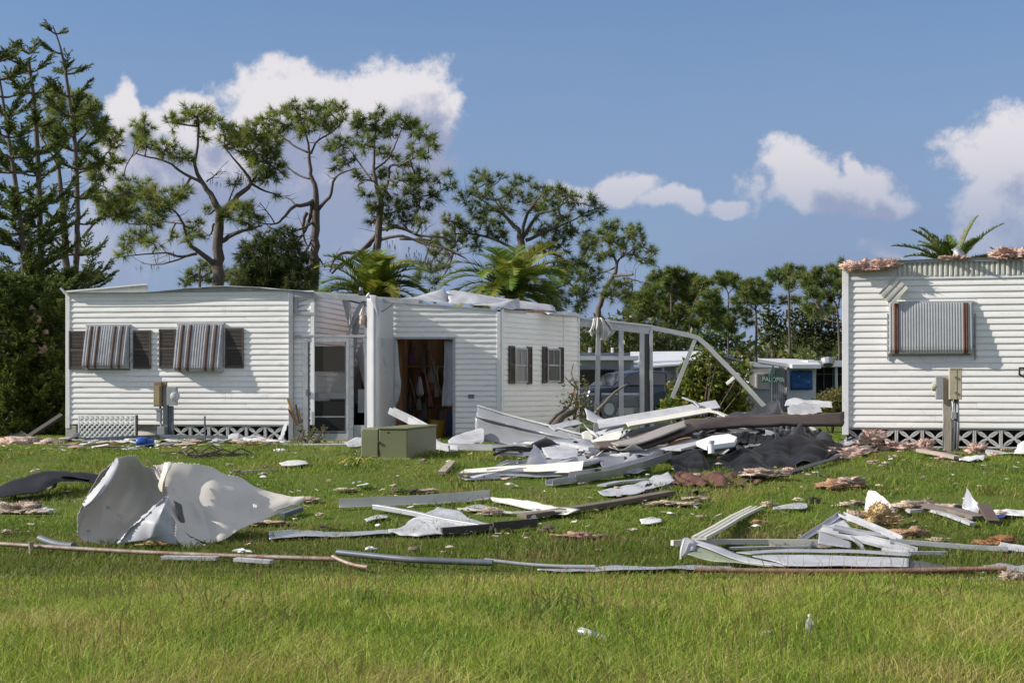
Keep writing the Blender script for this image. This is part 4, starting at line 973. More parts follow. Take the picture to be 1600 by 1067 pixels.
def props():
    P = PL
    # lattice sheet leaning on the skirt
    L = Plane(168, 28.4, R(8)); s = L.s; z0, z1 = L.z(168, 686), L.z(168, 649); a0, a1 = s(122.5), s(212)
    lat = thing('lattice_panel', 'white lattice panel propped against the left home', 'lattice', L.w((a0+a1)/2, 0, z0))
    f = MB(); f.box(L, a0, a1, -.012, .012, z0, z0+.02); f.box(L, a0, a1, -.012, .012, z1-.02, z1); f.box(L, a0, a0+.02, -.011, .011, z0+.02, z1-.02); f.box(L, a1-.02, a1, -.011, .011, z0+.02, z1-.02); f.build('frame', TRIM, lat)
    for sg in (1, -1):
        h = z1 - z0; w = a1 - a0; st = MB(); x = -h
        while x < w:
            x0, x1 = max(0, x), min(w, x + h)
            if x1 - x0 > .02:
                y0, y1 = x0 - x, x1 - x
                if sg < 0: y0, y1 = h - y0, h - y1
                hw = .017; t = -.008 if sg > 0 else .0
                st.hexa([L.w(a0+x0-hw,t,z0+y0),L.w(a0+x0+hw,t,z0+y0),L.w(a0+x0+hw,t+.007,z0+y0),L.w(a0+x0-hw,t+.007,z0+y0),L.w(a0+x1-hw,t,z0+y1),L.w(a0+x1+hw,t,z0+y1),L.w(a0+x1+hw,t+.007,z0+y1),L.w(a0+x1-hw,t+.007,z0+y1)])
            x += .098
        o = st.build('lattice_strips', TRIM, lat); o['kind'] = 'stuff'
    MB().box(L, a1+.005, a1+.035, -.03, .03, z0-.03, z1+.01).build('edge_stile', WOODD, lat)
    # leaning timber at the far left
    tag(MB().sweep(BOXP(.12,.05), [V(18,702,28.2), V(98,650,28.7)], up=(0,-.4,1)).build('timber', WOODD), 'dark timber leaning on the left end of the left home', 'timber')
    tag(MB().tube([GD(320.5, 26.9) - Vector((0,0,.1)), V(320, 664, 26.9), V(320, 650, 26.9)], [.016,.016,.018], 8).build('steel_rod', PIPEG), 'thin steel rod standing upright in the lawn before the left home', 'rod')
    # blue jug: two drums of a canister
    j = thing('blue_canister', 'bright blue plastic canister in the rubble before the left home', 'canister', GD(228, 27.2))
    for (x, r) in ((221.5, .085), (233, .07)):
        c = G(x, 701) + Vector((0, 0, r + .02)); MB().tube([c+Vector((-.075,0,0)), c+Vector((-.06,0,.0)), c+Vector((.06,0,0)), c+Vector((.075,0,0))], [r*.85, r, r, r*.85], 14).build('drum', BLUE, j, smooth=True, angle=40)
    # bundle of sticks by the porch post
    cols = [(.42,.25,.02),(.18,.09,.05),(.2,.1,.06),(.05,.04,.04),(.22,.11,.07)]
    k = 0
    for (x0,y0,x1,y1) in ((449,622,462,660),(451,640,463,663),(456,643,465,664),(462,632,468,662),(466,640,470,662)):
        tag(MB().tube([PP.at(x0,y0,-.12), PP.at(x1,y1,-.1)], .02, 6).build('garden_stake', mat('stake_%d' % k, cols[k], .6, var=.3)), ['yellow handle leaning by the porch post','brown stake lowest of the bundle by the porch post','reddish stake in the bundle by the porch post','black handle in the bundle by the porch post','short brown stake nearest the storm door'][k], 'stake', 'stakes by the porch post'); k += 1
    # street sign
    D = 50; c = V(1206, 592, D)
    sg = thing('street_sign', 'green street name sign on a thin pole beyond the wreckage', 'street sign', GD(1206.5, D))
    MB().tube([GD(1206.5, D) - Vector((0,0,.2)), V(1206.5, 586, D)], .035, 8).build('pole', PIPEG, sg)
    p = [V(1188.5, 588.3, D), V(1222.5, 586.6, D), V(1223.5, 596.3, D), V(1189.8, 597.8, D)]; dy = Vector((0,.02,0))
    bl = MB().hexa([p[3]-dy, p[2]-dy, p[2]+dy, p[3]+dy, p[0]-dy, p[1]-dy, p[1]+dy, p[0]+dy]).build('name_blade', SIGNG, sg)
    def text(body, px, py, size, parent):
        cu = bpy.data.curves.new('lettering', 'FONT'); cu.body = body; cu.size = size; cu.extrude = .002; cu.align_x = 'LEFT'
        t = bpy.data.objects.new('tmp', cu); COL.objects.link(t); bpy.context.view_layer.update()
        me = bpy.data.meshes.new_from_object(t.evaluated_get(bpy.context.evaluated_depsgraph_get())); bpy.data.objects.remove(t)
        M = Matrix.Translation(V(px, py, D) - Vector((0,.026,0))) @ Matrix.Rotation(R(2.5), 4, 'Y') @ Matrix.Rotation(R(90), 4, 'X') @ Matrix.Diagonal((.86,1,1,1))
        me.transform(M); me.materials.clear(); me.materials.append(WHITEP); o = bpy.data.objects.new('lettering', me); COL.objects.link(o); o.parent = parent; o.location = -wloc(parent)
    text('PALOMA', 1190.4, 595.6, .215, bl); text('AVE', 1214.3, 593.6, .12, bl)
    q = [V(1201, 588, D-.1), V(1207.5, 570, D+.35), V(1211, 579, D+.4), V(1206, 589, D-.05)]; dx = Vector((.012,0,0))
    MB().hexa([a-dx for a in (q[0], q[3])] + [a+dx for a in (q[3], q[0])] + [a-dx for a in (q[1], q[2])] + [a+dx for a in (q[2], q[1])]).build('cross_blade', mat('sign_green_pale', (.06,.14,.08), .5, var=.3, vscale=9), sg)
props()

# ------------------------------------------------------------ homes and car across the street
def far_home(name, label, D, quad_pts, h):
    pass
def far_homes():
    g = .6
    WH = mat('far_white', (.66,.66,.66), .6, var=.1, vscale=1.5); BE = mat('far_beige', (.47,.45,.42), .7, var=.12, vscale=1.5)
    RFW = mat('far_roof', (.62,.64,.68), .45, .1, var=.12, vscale=1.2); RFD = mat('far_roof_dark', (.22,.23,.25), .6, var=.2, vscale=1.2)
    def hx(pts, name, m, root): return MB().hexa(pts).build(name, m, root)
    # long home with a pale metal roof
    D = 64
    r = thing('far_home', 'far beige home with long pale metal roof behind the bare lanai frame', 'house', GD(1050, D))
    def bx(x0, x1, y0, y1, d0, d1, name, m, root, g_=None):
        a0 = V(x0, y1, d0); a1 = V(x1, y1, d0); z1 = V(x0, y0, d0).z; z0 = g if g_ else a0.z
        return hx([(a0.x,d0,z0),(a1.x,d0,z0),(a1.x,d1,z0),(a0.x,d1,z0),(a0.x,d0,z1),(a1.x,d0,z1),(a1.x,d1,z1),(a0.x,d1,z1)], name, m, root)
    bx(985, 1160, 572, 640, D, D+8, 'wall', BE, r, 1)
    p = lambda x, y, d: V(x, y, d)
    hx([p(975,569,D-.6), p(1085,565,D-.6), p(1100,553,D+3.5), p(985,553,D+3.5), p(975,566,D-.6), p(1085,562,D-.6), p(1100,548.5,D+3.5), p(985,549.5,D+3.5)], 'roof', RFW, r)
    MB().add([p(1085,566,D-.3), p(1160,566,D-.3), p(1106,549,D-.3), p(1085,566,D+6), p(1160,566,D+6), p(1106,549,D+6)], [(0,1,2),(5,4,3),(0,3,4,1),(1,4,5,2),(2,5,3,0)]).build('gable', BE, r)
    hx([p(1100,547,D-.6), p(1106,547,D-.6), p(1106,547,D+6), p(1100,547,D+6), p(1160,566,D-.6), p(1168,566,D-.6), p(1168,566,D+6), p(1160,566,D+6)], 'gable_roof', RFD, r)
    hx([p(990,577,D-2.4), p(1062,571,D-2.4), p(1085,566,D-.1), p(990,571,D-.1), p(990,574,D-2.4), p(1062,568.5,D-2.4), p(1085,563,D-.1), p(990,568,D-.1)], 'carport_roof', RFW, r)
    for x in (1000, 1036, 1058): MB().tube([p(x,574,D-2.2), GD(x, D-2.2)], .05, 6).build('carport_post', WH, r)
    for (x0,x1) in ((1000,1018),(1112,1124),(1135,1150)):
        w = bx(x0, x1, 583, 603, D-.06, D-.01, 'window', WH, r); bx(x0+1, x1-1, 584, 602, D-.09, D-.065, 'pane', WINGL, w)
    # white home behind the posts
    D2 = 56
    r2 = thing('far_home', 'far white flat roofed home seen between the lanai posts', 'house', GD(940, D2))
    bx(905, 990, 563, 640, D2+2, D2+9, 'wall', WH, r2, 1)
    bx(900, 998, 556, 562.5, D2+1.4, D2+9.5, 'roof', RFW, r2); bx(906, 985, 551, 555.5, D2+3, D2+8, 'torn_roofing', RFD, r2)
    for x in (922, 957): MB().tube([p(x,556,D2+4), p(x,543,D2+4)], .06, 6).build('vent_pipe', WH, r2)
    w = bx(962, 978, 578, 592, D2+1.94, D2+1.99, 'window', WH, r2); bx(963, 977, 579, 591, D2+1.9, D2+1.935, 'pane', WINGL, w)
    bx(903, 985, 570, 577, D2-1, D2+1.35, 'porch_roof', RFD, r2); bx(906, 960, 578, 640, D2+1.9, D2+1.96, 'painted_porch_shade', DARK, r2, 1)  # dark board added as the shade under the porch roof
    # white home with a blue tarp over its window
    D3 = 70
    r3 = thing('far_home', 'far white home with a blue tarp over its window', 'house', GD(1225, D3))
    bx(1230, 1275, 574, 640, D3, D3+9, 'wall', WH, r3, 1)
    bx(1170, 1229.5, 572, 640, D3+.4, D3+9, 'side_wall', WH, r3, 1)
    x = 1206
    while x < 1229: bx(x, x+1.4, 566, 640, D3+.32, D3+.395, 'wall_rib', WH, r3, 1); x += 3.1
    hx([p(1238,575.5,D3-.9), p(1283,575.5,D3-.9), p(1270,564,D3+9), p(1184,563,D3+9), p(1238,569.5,D3-.9), p(1283,569.5,D3-.9), p(1270,561,D3+9), p(1184,560,D3+9)], 'roof', RFW, r3)
    hx([p(1184,566,D3-.2), p(1238,574,D3-.2), p(1238,574,D3+.2), p(1184,566,D3+.2), p(1184,560.5,D3-.2), p(1238,569.6,D3-.2), p(1238,569.6,D3+.2), p(1184,560.5,D3+.2)], 'gable_trim', WH, r3)
    hx([p(1160,577,D3-3), p(1217,576,D3-3), p(1217,574,D3+.3), p(1168,570,D3+.3), p(1160,572,D3-3), p(1217,574.5,D3-3), p(1217,571,D3+.3), p(1168,564,D3+.3)], 'carport_roof', RFD, r3)
    w = bx(1181, 1203, 584, 609, D3+.33, D3+.39, 'window', WH, r3); bx(1183, 1202, 585, 608, D3+.28, D3+.325, 'pane', mat('blind_grey', (.33,.33,.34), .5), w)
    tp = MB(); n = 9
    for i in range(n):
        for j in range(n):
            q = p(1235 + 34.5*i/(n-1) + random.uniform(-.3,.3), 579 + 29.5*j/(n-1) + random.uniform(-.4,.4), D3-.06-random.uniform(0,.08)); tp.v.append(tuple(q))
    for i in range(n-1):
        for j in range(n-1): tp.f.append((i*n+j, i*n+j+1, (i+1)*n+j+1, (i+1)*n+j))
    o = tp.build('tarp', TARP, None, smooth=True, solid=.01); tag(o, 'blue tarp nailed over a far window', 'tarp')
    # carport with dark screens, further right
    r4 = thing('far_carport', 'far flat carport with dark screens left of the right home', 'carport', GD(1298, 74))
    bx(1262, 1345, 563, 573, 73, 80, 'roof', RFW, r4)
    for x in (1306.5, 1330): MB().tube([p(x,572,73.2), GD(x, 73.2)], .07, 6).build('carport_post', WH, r4)
    bx(1276, 1345, 574, 640, 76, 76.1, 'dark_screen', DARK, r4, 1)
    for x in (1287, 1301): bx(x, x+.8, 574, 606, 75.9, 75.97, 'screen_mullion', GREYB, r4)
    bx(1276, 1345, 584, 585, 75.9, 75.96, 'screen_rail', GREYB, r4)
    MB().tube([p(1294,570,72.5), p(1294.1,562,72.6)], [.25,.36], 10).build('roof_vent', ALU, r4)
far_homes()
def car():
    D = 52; sc = D / FPX
    root = thing('parked_car', 'dark blue grey car parked behind the lanai frame', 'car', GD(985, D))
    PAINT = mat('car_paint', (.035,.047,.075), .25, .3, spec=.6); g = .62
    th = R(28); ux = Vector((math.cos(th), math.sin(th), 0)); uy = Vector((-math.sin(th), math.cos(th), 0)); o = Vector(((985-800)*sc, D, g))
    W = lambda x, y, z: o + ux * x + uy * y + Vector((0,0,z))
    prof = [(-2.15,.35),(-2.2,.75),(-2.1,1.0),(-1.15,1.08),(-.55,1.52),(.2,1.62),(1.15,1.58),(1.75,1.12),(2.1,1.02),(2.15,.4)]
    hw = lambda z: .88 if z < 1.05 else .88 - (z - 1.05) * .38
    b = MB(); n = len(prof)
    for sg in (-1, 1):
        for (x, z) in prof: b.v.append(tuple(W(x, sg * hw(z), z)))
    for i in range(n): b.f.append((i, (i+1) % n, n + (i+1) % n, n + i))
    b.f.append(tuple(range(n-1,-1,-1))); b.f.append(tuple(n + i for i in range(n))); b.build('body', PAINT, root, bevel=.06)
    GL = mat('car_glass', (.02,.025,.03), .05, spec=.9)
    for sg in (-1, 1):
        for pts in ([(-.95,1.12),(-.02,1.12),(-.02,1.52),(-.5,1.46)], [(.06,1.12),(.85,1.12),(.9,1.5),(.06,1.53)], [(.93,1.12),(1.5,1.15),(1.12,1.5),(.97,1.5)]):
            MB().add([W(x, sg*(hw(z)+.012), z) for (x, z) in pts], [(0,1,2,3) if sg < 0 else (3,2,1,0)]).build('side_window', GL, root, solid=.01)
    MB().add([W(1.7,-.74,1.16), W(1.7,.74,1.16), W(1.2,.62,1.55), W(1.2,-.62,1.55)], [(0,1,2,3)]).build('rear_window', GL, root, solid=.02)
    MB().add([W(-1.16,-.76,1.1), W(-1.16,.76,1.1), W(-.6,.64,1.5), W(-.6,-.64,1.5)], [(3,2,1,0)]).build('windscreen', GL, root, solid=.02)
    for x in (-1.4, 1.35):
        for sg in (-1, 1):
            w = MB().tube([W(x, sg*.72, .33), W(x, sg*.9, .33)], .33, 18).build('wheel', CABLE, root); MB().tube([W(x, sg*.9, .33), W(x, sg*.91, .33)], .2, 14).build('rim', ALU, w)
    for sg in (-1, 1): 
        MB().box(Plane(800,1,0), 0,0,0,0,0,0)
        lp = MB().tube([W(2.1, sg*.65, .9), W(2.16, sg*.65, .9)], .1, 8).build('tail_light', mat('lamp_red', (.3,.02,.02), .3), root)
        MB().tube([W(-2.1, sg*.6, .78), W(-2.2, sg*.6, .78)], .11, 8).build('headlight', ALU, root)
        MB().tube([W(-.75, sg*.9, 1.12), W(-.78, sg*1.05, 1.15)], .08, 8).build('mirror', PAINT, root)
car()
# ------------------------------------------------------------ trees and plants
BARK = mat('pine_bark', (.135,.105,.085), .9, col2=(.07,.055,.048), vscale=5, stretch=(3,3,.8), bump=.7, bscale=14)
BARKD = mat('bark_dark', (.075,.06,.05), .9, col2=(.12,.095,.08), vscale=6, stretch=(3,3,.8), bump=.6, bscale=14)
BARKG = mat('bark_grey', (.17,.15,.13), .9, col2=(.10,.085,.07), vscale=5, bump=.5, bscale=14)
class Tri:
    """collects loose coloured triangles for needles and leaves"""
    def __init__(s): s.P = []; s.C = []
    def add(s, P, C): s.P.append(P); s.C.append(C)
    def build(s, name, parent, m):
        P = np.concatenate(s.P); C = np.concatenate(s.C); n, k = P.shape[0], P.shape[1]
        off = np.array(wloc(parent)) if parent else np.zeros(3)
        if parent is None:
            off = np.array([P[...,0].mean(), P[...,1].mean(), P[...,2].min()])
        me = bpy.data.meshes.new(name); me.vertices.add(n*k); me.vertices.foreach_set('co', (P - off).ravel())
        me.loops.add(n*k); me.loops.foreach_set('vertex_index', np.arange(n*k, dtype=np.int32)); me.polygons.add(n); me.polygons.foreach_set('loop_start', (np.arange(n)*k).astype(np.int32)); me.update(calc_edges=True)
        at = me.color_attributes.new('blade', 'FLOAT_COLOR', 'POINT'); at.data.foreach_set('color', np.repeat(np.concatenate([C, np.ones((n,1))], 1), k, 0).ravel().astype(np.float32))
        me.materials.append(m); o = bpy.data.objects.new(name, me); COL.objects.link(o)
        if parent: o.parent = parent; o.location = (0,0,0)
        else: o.location = off
        return o
NEEDLE = mat('needle', (.05,.08,.02), .5, attr='blade', trans=.38, spec=.3)
LEAF = mat('leaf', (.06,.1,.02), .45, attr='blade', trans=.35, spec=.4)
def unit(v): return v / (np.linalg.norm(v, axis=-1, keepdims=True) + 1e-9)
def needles(T, pts, dirs, n, ln, wid, cols, r, up=.35, sph=.9):
    """a brush of n needles at each point"""
    m = len(pts); base = np.repeat(pts, n, 0); d = np.repeat(dirs, n, 0)
    v = unit(r.normal(size=(m*n, 3)) * sph + d + np.array([0,0,up])); L = ln * r.uniform(.6, 1.15, (m*n, 1))
    tip = base + v * L; tip[:,2] -= .12 * L[:,0]
    side = unit(np.cross(v, r.normal(size=(m*n, 3)))) * wid / 2
    P = np.stack([base + side, base - side, tip], 1)
    c = np.array(cols); k = r.integers(0, len(c), m); cc = np.repeat(c[k] * r.uniform(.7, 1.25, (m,1)), n, 0) * r.uniform(.85, 1.15, (m*n, 1))
    T.add(P, cc)
def leaves(T, pts, size, cols, r, asp=.45, droop=.2):
    m = len(pts); v = unit(r.normal(size=(m,3)) - np.array([0,0,droop])); L = size * r.uniform(.6, 1.3, (m,1))
    s = unit(np.cross(v, r.normal(size=(m,3)))) * L * asp / 2; nrm = np.cross(v, s) * .15
    P = np.stack([pts, pts + v*L*.5 + s, pts + v*L, pts + v*L*.5 - s], 1)
    c = np.array(cols); cc = c[r.integers(0, len(c), m)] * r.uniform(.75, 1.25, (m,1)); T.add(P, cc)
PINEC = [(.17,.225,.045),(.21,.265,.05),(.26,.30,.055),(.13,.18,.04),(.31,.31,.09)]
PINED = [(.125,.18,.045),(.16,.21,.05),(.19,.24,.055),(.10,.145,.04),(.24,.26,.075)]
def pine(name, label, D, base_px, limbs, blobs, crop=(0,0,1), seed=0, tuft=.35, nn=44, wid=.018, dens=6.4, cols=PINEC, group='pines behind the homes', spread=.9, bark=BARK, moss=()):
    """limbs: lists of (x, y, width) in crop pixels from the trunk outward; blobs: (x, y, rx, ry) of foliage"""
    r = np.random.default_rng(seed); rr = random.Random(seed); ox, oy, sc = crop; m_px = D / FPX
    root = thing(name, label, 'tree', GD(base_px, D), group)
    X = lambda x, y, d=0: V(ox + x / sc, oy + y / sc, D + d)
    tr = MB(); allp = []
    for li, lb in enumerate(limbs):
        k = len(lb); dd = 0 if li == 0 else rr.uniform(-spread, spread) * 1.6
        pts = [X(p[0], p[1], dd * (i / max(1, k-1)) * 1.2) for i, p in enumerate(lb)]
        if li == 0: pts = [GD(base_px, D) - Vector((0,0,.3))] + pts; w = [lb[0][2] * 1.25] + [p[2] for p in lb]
        else: w = [p[2] for p in lb]
        n = max(6, 3 * len(pts)); P = catmull(pts, n); rad = [max(.012, float(np.interp(i/(n-1), np.linspace(0,1,len(w)), w)) / sc * m_px / 2) for i in range(n)]
        for i in range(1, n-1): P[i] += Vector((rr.uniform(-1,1), rr.uniform(-1,1), rr.uniform(-1,1))) * rad[i] * .35
        tr.tube(P, rad, 7 if li else 10); allp += [(p, q) for p, q in zip(P, rad)]
        for _ in range(5):      # dead twigs
            i = rr.randrange(n // 3, n); v = Vector((rr.uniform(-1,1), rr.uniform(-1,1), rr.uniform(-.5,.9))).normalized(); l = rr.uniform(.25, .8); q = P[i] + v * l * .55 + Vector((0,0,rr.uniform(-.08,.08)))
            tr.tube([P[i], q, P[i] + v * l], [min(.014, rad[i]), .009, .004], 4, cap=False)
            tr.tube([q, q + Vector((rr.uniform(-.25,.25), rr.uniform(-.2,.2), rr.uniform(-.1,.25)))], [.008, .004], 4, cap=False)
    T = Tri(); A = np.array([p for p, _ in allp])
    for (bx, by, rx, ry) in blobs:
        c = X(bx, by, 0); i = int(np.argmin(((A[:,0]-c.x)**2 + (A[:,2]-c.z)**2))); near = allp[i][0]
        c = X(bx, by, (near.y - D) + rr.uniform(-spread, spread))
        Rx, Rz = rx / sc * m_px * 1.12, ry / sc * m_px * 1.12; Ry = (Rx + Rz) / 2
        mid = near.lerp(c, .55) + Vector((rr.uniform(-.15,.15), rr.uniform(-.15,.15), rr.uniform(-.18,.05)))
        br = catmull([near, mid, c], 6); tr.tube(br, [min(allp[i][1], .045) * (1 - .7 * q / 5) + .008 for q in range(6)], 5)
        n = max(3, int(dens * Rx * Rz / (tuft * tuft * .55)))
        q = unit(r.normal(size=(n,3))) * (r.uniform(.15, 1, (n,1)) ** .5); pts = np.array(c) + q * np.array([Rx, Ry, Rz]) * .86
        for p in pts: tr.tube([br[4].lerp(br[5], rr.random()), Vector(p)], [.012, .007], 4, cap=False)
        dirs = unit(q * np.array([1,1,.8]) + np.array([0,0,.25]))
        needles(T, pts, dirs, nn, tuft, wid, cols, r)
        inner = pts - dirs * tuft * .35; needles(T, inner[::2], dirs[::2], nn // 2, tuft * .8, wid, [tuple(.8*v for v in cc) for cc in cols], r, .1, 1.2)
    for (bx, by, rx, ry) in moss:      # hanging wisps
        n = int(5 * rx * ry / (sc * sc) / 40) + 4; c = X(bx, by); q = r.uniform(-1, 1, (n,3)) * np.array([rx/sc*m_px, .4, ry/sc*m_px]) + np.array(c)
        tip = q + np.stack([r.normal(0,.03,n), r.normal(0,.03,n), -r.uniform(.12,.35,n)], 1); sd = np.stack([np.full(n,.012), np.zeros(n), np.zeros(n)], 1)
        T.add(np.stack([q-sd, q+sd, tip], 1), np.tile(np.array([[.17,.16,.13]]), (n,1)))
    tr.build('trunk', bark, root, smooth=True); T.build('crown', root, NEEDLE); return root
def L3(*a): return [tuple(a[i:i+3]) for i in range(0, len(a), 3)]
C2 = (170, 140, 3.335)
pine('slash_pine', 'spreading pine with a thick pale trunk behind the left home', 54, 341, [
    L3(570,1030,62, 572,900,58, 576,740,50, 570,640,40, 540,560,30, 490,490,24, 450,400,18, 463,300,13, 470,160,8),
    L3(490,490,18, 380,430,14, 310,380,11, 200,350,8, 130,330,5), L3(580,640,34, 660,570,28, 735,490,22, 700,420,14, 650,360,9, 600,300,6),
    L3(735,490,18, 800,400,12, 850,300,8), L3(590,790,28, 660,750,22, 720,730,16, 800,710,9), L3(560,910,34, 480,850,26, 420,800,20, 385,700,14, 340,630,10, 230,600,6),
    L3(460,855,16, 370,870,13, 300,850,10, 160,860,7, 40,875,4), L3(430,862,10, 280,910,8, 170,905,4), L3(385,700,10, 300,690,7, 200,700,4), L3(510,480,9, 550,450,6, 588,418,3),
    L3(548,700,14, 520,760,8, 440,690,5), L3(620,600,10, 650,520,7, 680,440,4)],
    [(460,140,90,55),(420,110,40,30),(520,150,40,45),(330,175,62,50),(190,195,70,55),(150,250,50,50),(200,290,60,40),(300,310,90,45),(390,345,60,35),(490,240,40,30),(590,205,55,50),(670,220,75,60),(760,225,80,60),(620,290,60,40),(830,280,75,60),(800,370,100,55),(870,410,60,60),(830,460,80,40),(750,320,80,50),(700,270,60,40),
     (180,520,60,55),(90,470,48,26),(130,590,60,40),(60,600,60,45),(60,660,50,30),(240,570,100,60),(330,560,90,45),(380,530,50,40),(250,640,80,40),(220,700,80,45),(150,760,80,35),(100,800,50,30),(70,850,50,26),(230,800,70,28),(450,740,55,65),(420,790,40,30),(620,650,60,50),(700,620,60,50),(760,640,55,50),(720,690,60,35),(500,640,30,28),(650,490,50,25),(320,770,40,25),(870,545,25,20)],
    C2, seed=11, moss=[(400,480,20,20),(560,480,20,20),(200,920,60,10),(300,850,60,10),(700,450,30,30)])
C3 = (400, 140, 3.335)
pine('slash_pine', 'forked bare limbed pine with a flat crown, tallest behind the left home', 56, 490, [
    L3(305,980,50, 308,800,44, 318,640,40, 310,520,27, 285,440,20, 278,340,16, 272,280,11, 250,200,7), L3(285,465,12, 230,450,10, 170,410,7, 120,340,5), L3(275,330,12, 200,295,10, 130,240,7, 90,190,5),
    L3(288,335,12, 320,270,10, 400,220,8, 450,170,5), L3(326,625,20, 390,550,16, 402,480,14, 440,440,10, 520,410,6), L3(300,580,26, 250,605,22, 200,610,18, 150,660,14, 100,700,10, 0,690,6, -60,640,3), L3(205,605,10, 180,575,8, 150,555,5),
    L3(290,600,20, 275,680,18, 240,760,14, 180,840,9, 160,870,5), L3(298,690,14, 250,720,12, 150,750,9, 60,710,5), L3(265,640,22, 245,700,16, 250,770,10, 275,830,6), L3(240,760,10, 160,790,7, 130,760,4), L3(290,790,14, 250,850,10, 200,900,6), L3(100,700,8, 60,640,6, 20,590,3), L3(330,880,10, 360,930,6)],
    [(60,150,55,45),(120,110,55,38),(200,95,55,36),(290,85,55,36),(365,90,55,36),(435,95,38,34),(250,150,85,45),(160,180,60,38),(340,150,70,45),(440,145,36,55),(280,215,50,36),(390,195,40,34),(100,235,55,45),(230,230,40,30),(40,200,30,30)],
    C3, seed=12, moss=[(440,300,30,30)])
pine('slash_pine', 'dense dark pine with fallen lower boughs, above the left palm', 53, 588, [
    L3(620,960,44, 622,880,42, 632,760,38, 650,600,30, 630,500,22, 615,420,16, 615,310,11, 625,180,6), L3(650,585,18, 690,480,15, 700,400,12, 760,390,10, 840,350,8, 900,330,4), L3(600,470,12, 550,400,9, 500,330,6, 460,280,4), L3(615,420,12, 680,370,10, 720,300,8, 760,200,5),
    L3(640,735,20, 740,720,17, 850,760,14, 960,770,10, 1040,800,6), L3(640,785,18, 750,762,15, 870,800,12, 1000,830,8, 1060,860,4), L3(625,765,26, 545,850,20, 450,905,16, 395,960,8), L3(600,790,20, 510,870,16, 440,930,10), L3(600,870,20, 480,850,18, 410,880,14, 385,950,6), L3(650,650,12, 720,640,9, 800,600,6), L3(640,830,12, 690,910,8, 720,980,5), L3(620,480,10, 560,470,7, 530,500,4), L3(850,560,8, 940,540,6, 1010,500,4)],
    [(520,145,48,36),(630,115,58,32),(560,200,70,50),(640,195,65,45),(700,160,40,36),(780,160,55,48),(830,200,55,45),(890,235,65,48),(930,280,30,35),(710,230,55,45),(570,290,85,45),(440,285,55,48),(380,310,40,36),(470,365,60,36),(410,400,30,30),(690,330,65,36),(820,320,60,36),(880,350,40,26),(540,455,40,36),(640,450,60,36),(750,470,75,36),(850,450,70,45),(800,530,90,36),(690,540,60,36),(570,545,50,26),(640,610,60,36),(740,610,80,45),(850,610,70,36),(920,560,50,45),(990,430,36,26),(1020,510,36,26),(960,480,30,26),(800,680,60,36),(700,690,60,36),(620,680,40,40),(860,690,40,28),(760,380,50,30)],
    C3, seed=13, cols=PINED, moss=[(820,850,40,40),(900,900,50,40),(860,700,30,30),(700,800,30,20)])
C4 = (640, 250, 3.81)
pine('slash_pine', 'broad many limbed pine behind the right palm', 58, 812, [
    L3(640,900,62, 648,700,56, 655,560,50, 662,480,44, 650,420,30, 600,370,24, 540,310,16, 460,300,9), L3(662,470,24, 700,320,18, 780,210,10, 800,170,5), L3(670,470,24, 760,330,18, 850,300,14, 950,250,9, 1060,270,5), L3(690,480,24, 820,420,18, 930,380,12, 1060,310,7), L3(650,540,20, 500,470,16, 370,440,12, 200,450,8, 120,500,5),
    L3(680,560,20, 850,560,16, 950,620,10, 1040,700,6), L3(600,370,12, 480,200,8, 440,100,5), L3(540,310,9, 400,220,7, 330,200,4), L3(720,640,16, 880,680,12, 1000,780,8), L3(-60,470,16, 120,480,14, 240,540,10, 340,590,6)],
    [(440,88,55,32),(380,140,55,45),(540,105,38,26),(480,130,48,45),(620,135,55,36),(680,118,38,34),(780,155,55,45),(860,175,55,34),(910,165,36,34),(600,200,75,45),(450,215,85,55),(320,235,55,45),(700,235,75,45),(820,245,75,55),(930,225,65,45),(990,250,55,45),(1090,235,55,36),(1120,285,45,45),(1030,335,55,36),(900,325,75,45),(760,305,75,50),(560,285,85,55),(420,315,85,55),(250,365,85,55),(330,415,75,45),(460,395,85,55),(560,425,75,55),(760,415,85,50),(880,415,85,55),(1000,435,75,55),(1060,515,75,55),(900,515,85,55),(800,515,65,45),(280,485,75,45),(200,465,55,45),(120,495,65,45),(400,495,75,45),
     (950,615,85,55),(1050,615,75,55),(900,655,85,60),(1000,715,90,60),(1100,695,55,55),(150,575,55,45),(80,615,45,45),(250,555,55,36),(880,770,90,60),(1040,800,90,55),(120,660,50,40),(60,700,50,40),(200,640,50,40),(1000,850,90,50),(150,740,60,40)],
    C4, seed=14, cols=PINED, dens=5.6, nn=40)
pine('slash_pine', 'slender leaning pine with open crown right of the broad pine', 62, 945, [
    L3(1120,960,36, 1130,880,32, 1170,760,28, 1215,690,24, 1235,620,18, 1200,540,12, 1180,450,7), L3(1215,690,18, 1280,685,15, 1330,682,12), L3(1235,620,14, 1260,580,12, 1330,560,9, 1400,600,7, 1490,640,4), L3(1225,640,12, 1180,660,9, 1120,680,7), L3(1260,580,10, 1290,500,8, 1330,440,5), L3(1260,585,8, 1360,520,6, 1440,540,4), L3(1270,700,10, 1340,715,7, 1410,735,4)],
    [(1190,395,55,36),(1240,395,38,34),(1340,415,55,36),(1160,445,55,36),(1300,445,55,36),(1380,440,25,30),(1200,495,65,45),(1280,505,55,36),(1380,495,45,36),(1440,535,45,36),(1440,585,45,26),(1330,560,55,32),(1170,555,55,36),(1100,480,45,45),(1400,615,36,18),(1120,560,45,36),(1260,740,60,40),(1200,800,70,50),(1290,800,60,40)],
    C4, seed=15, cols=PINED)
C1 = (0, 20, 2.225)
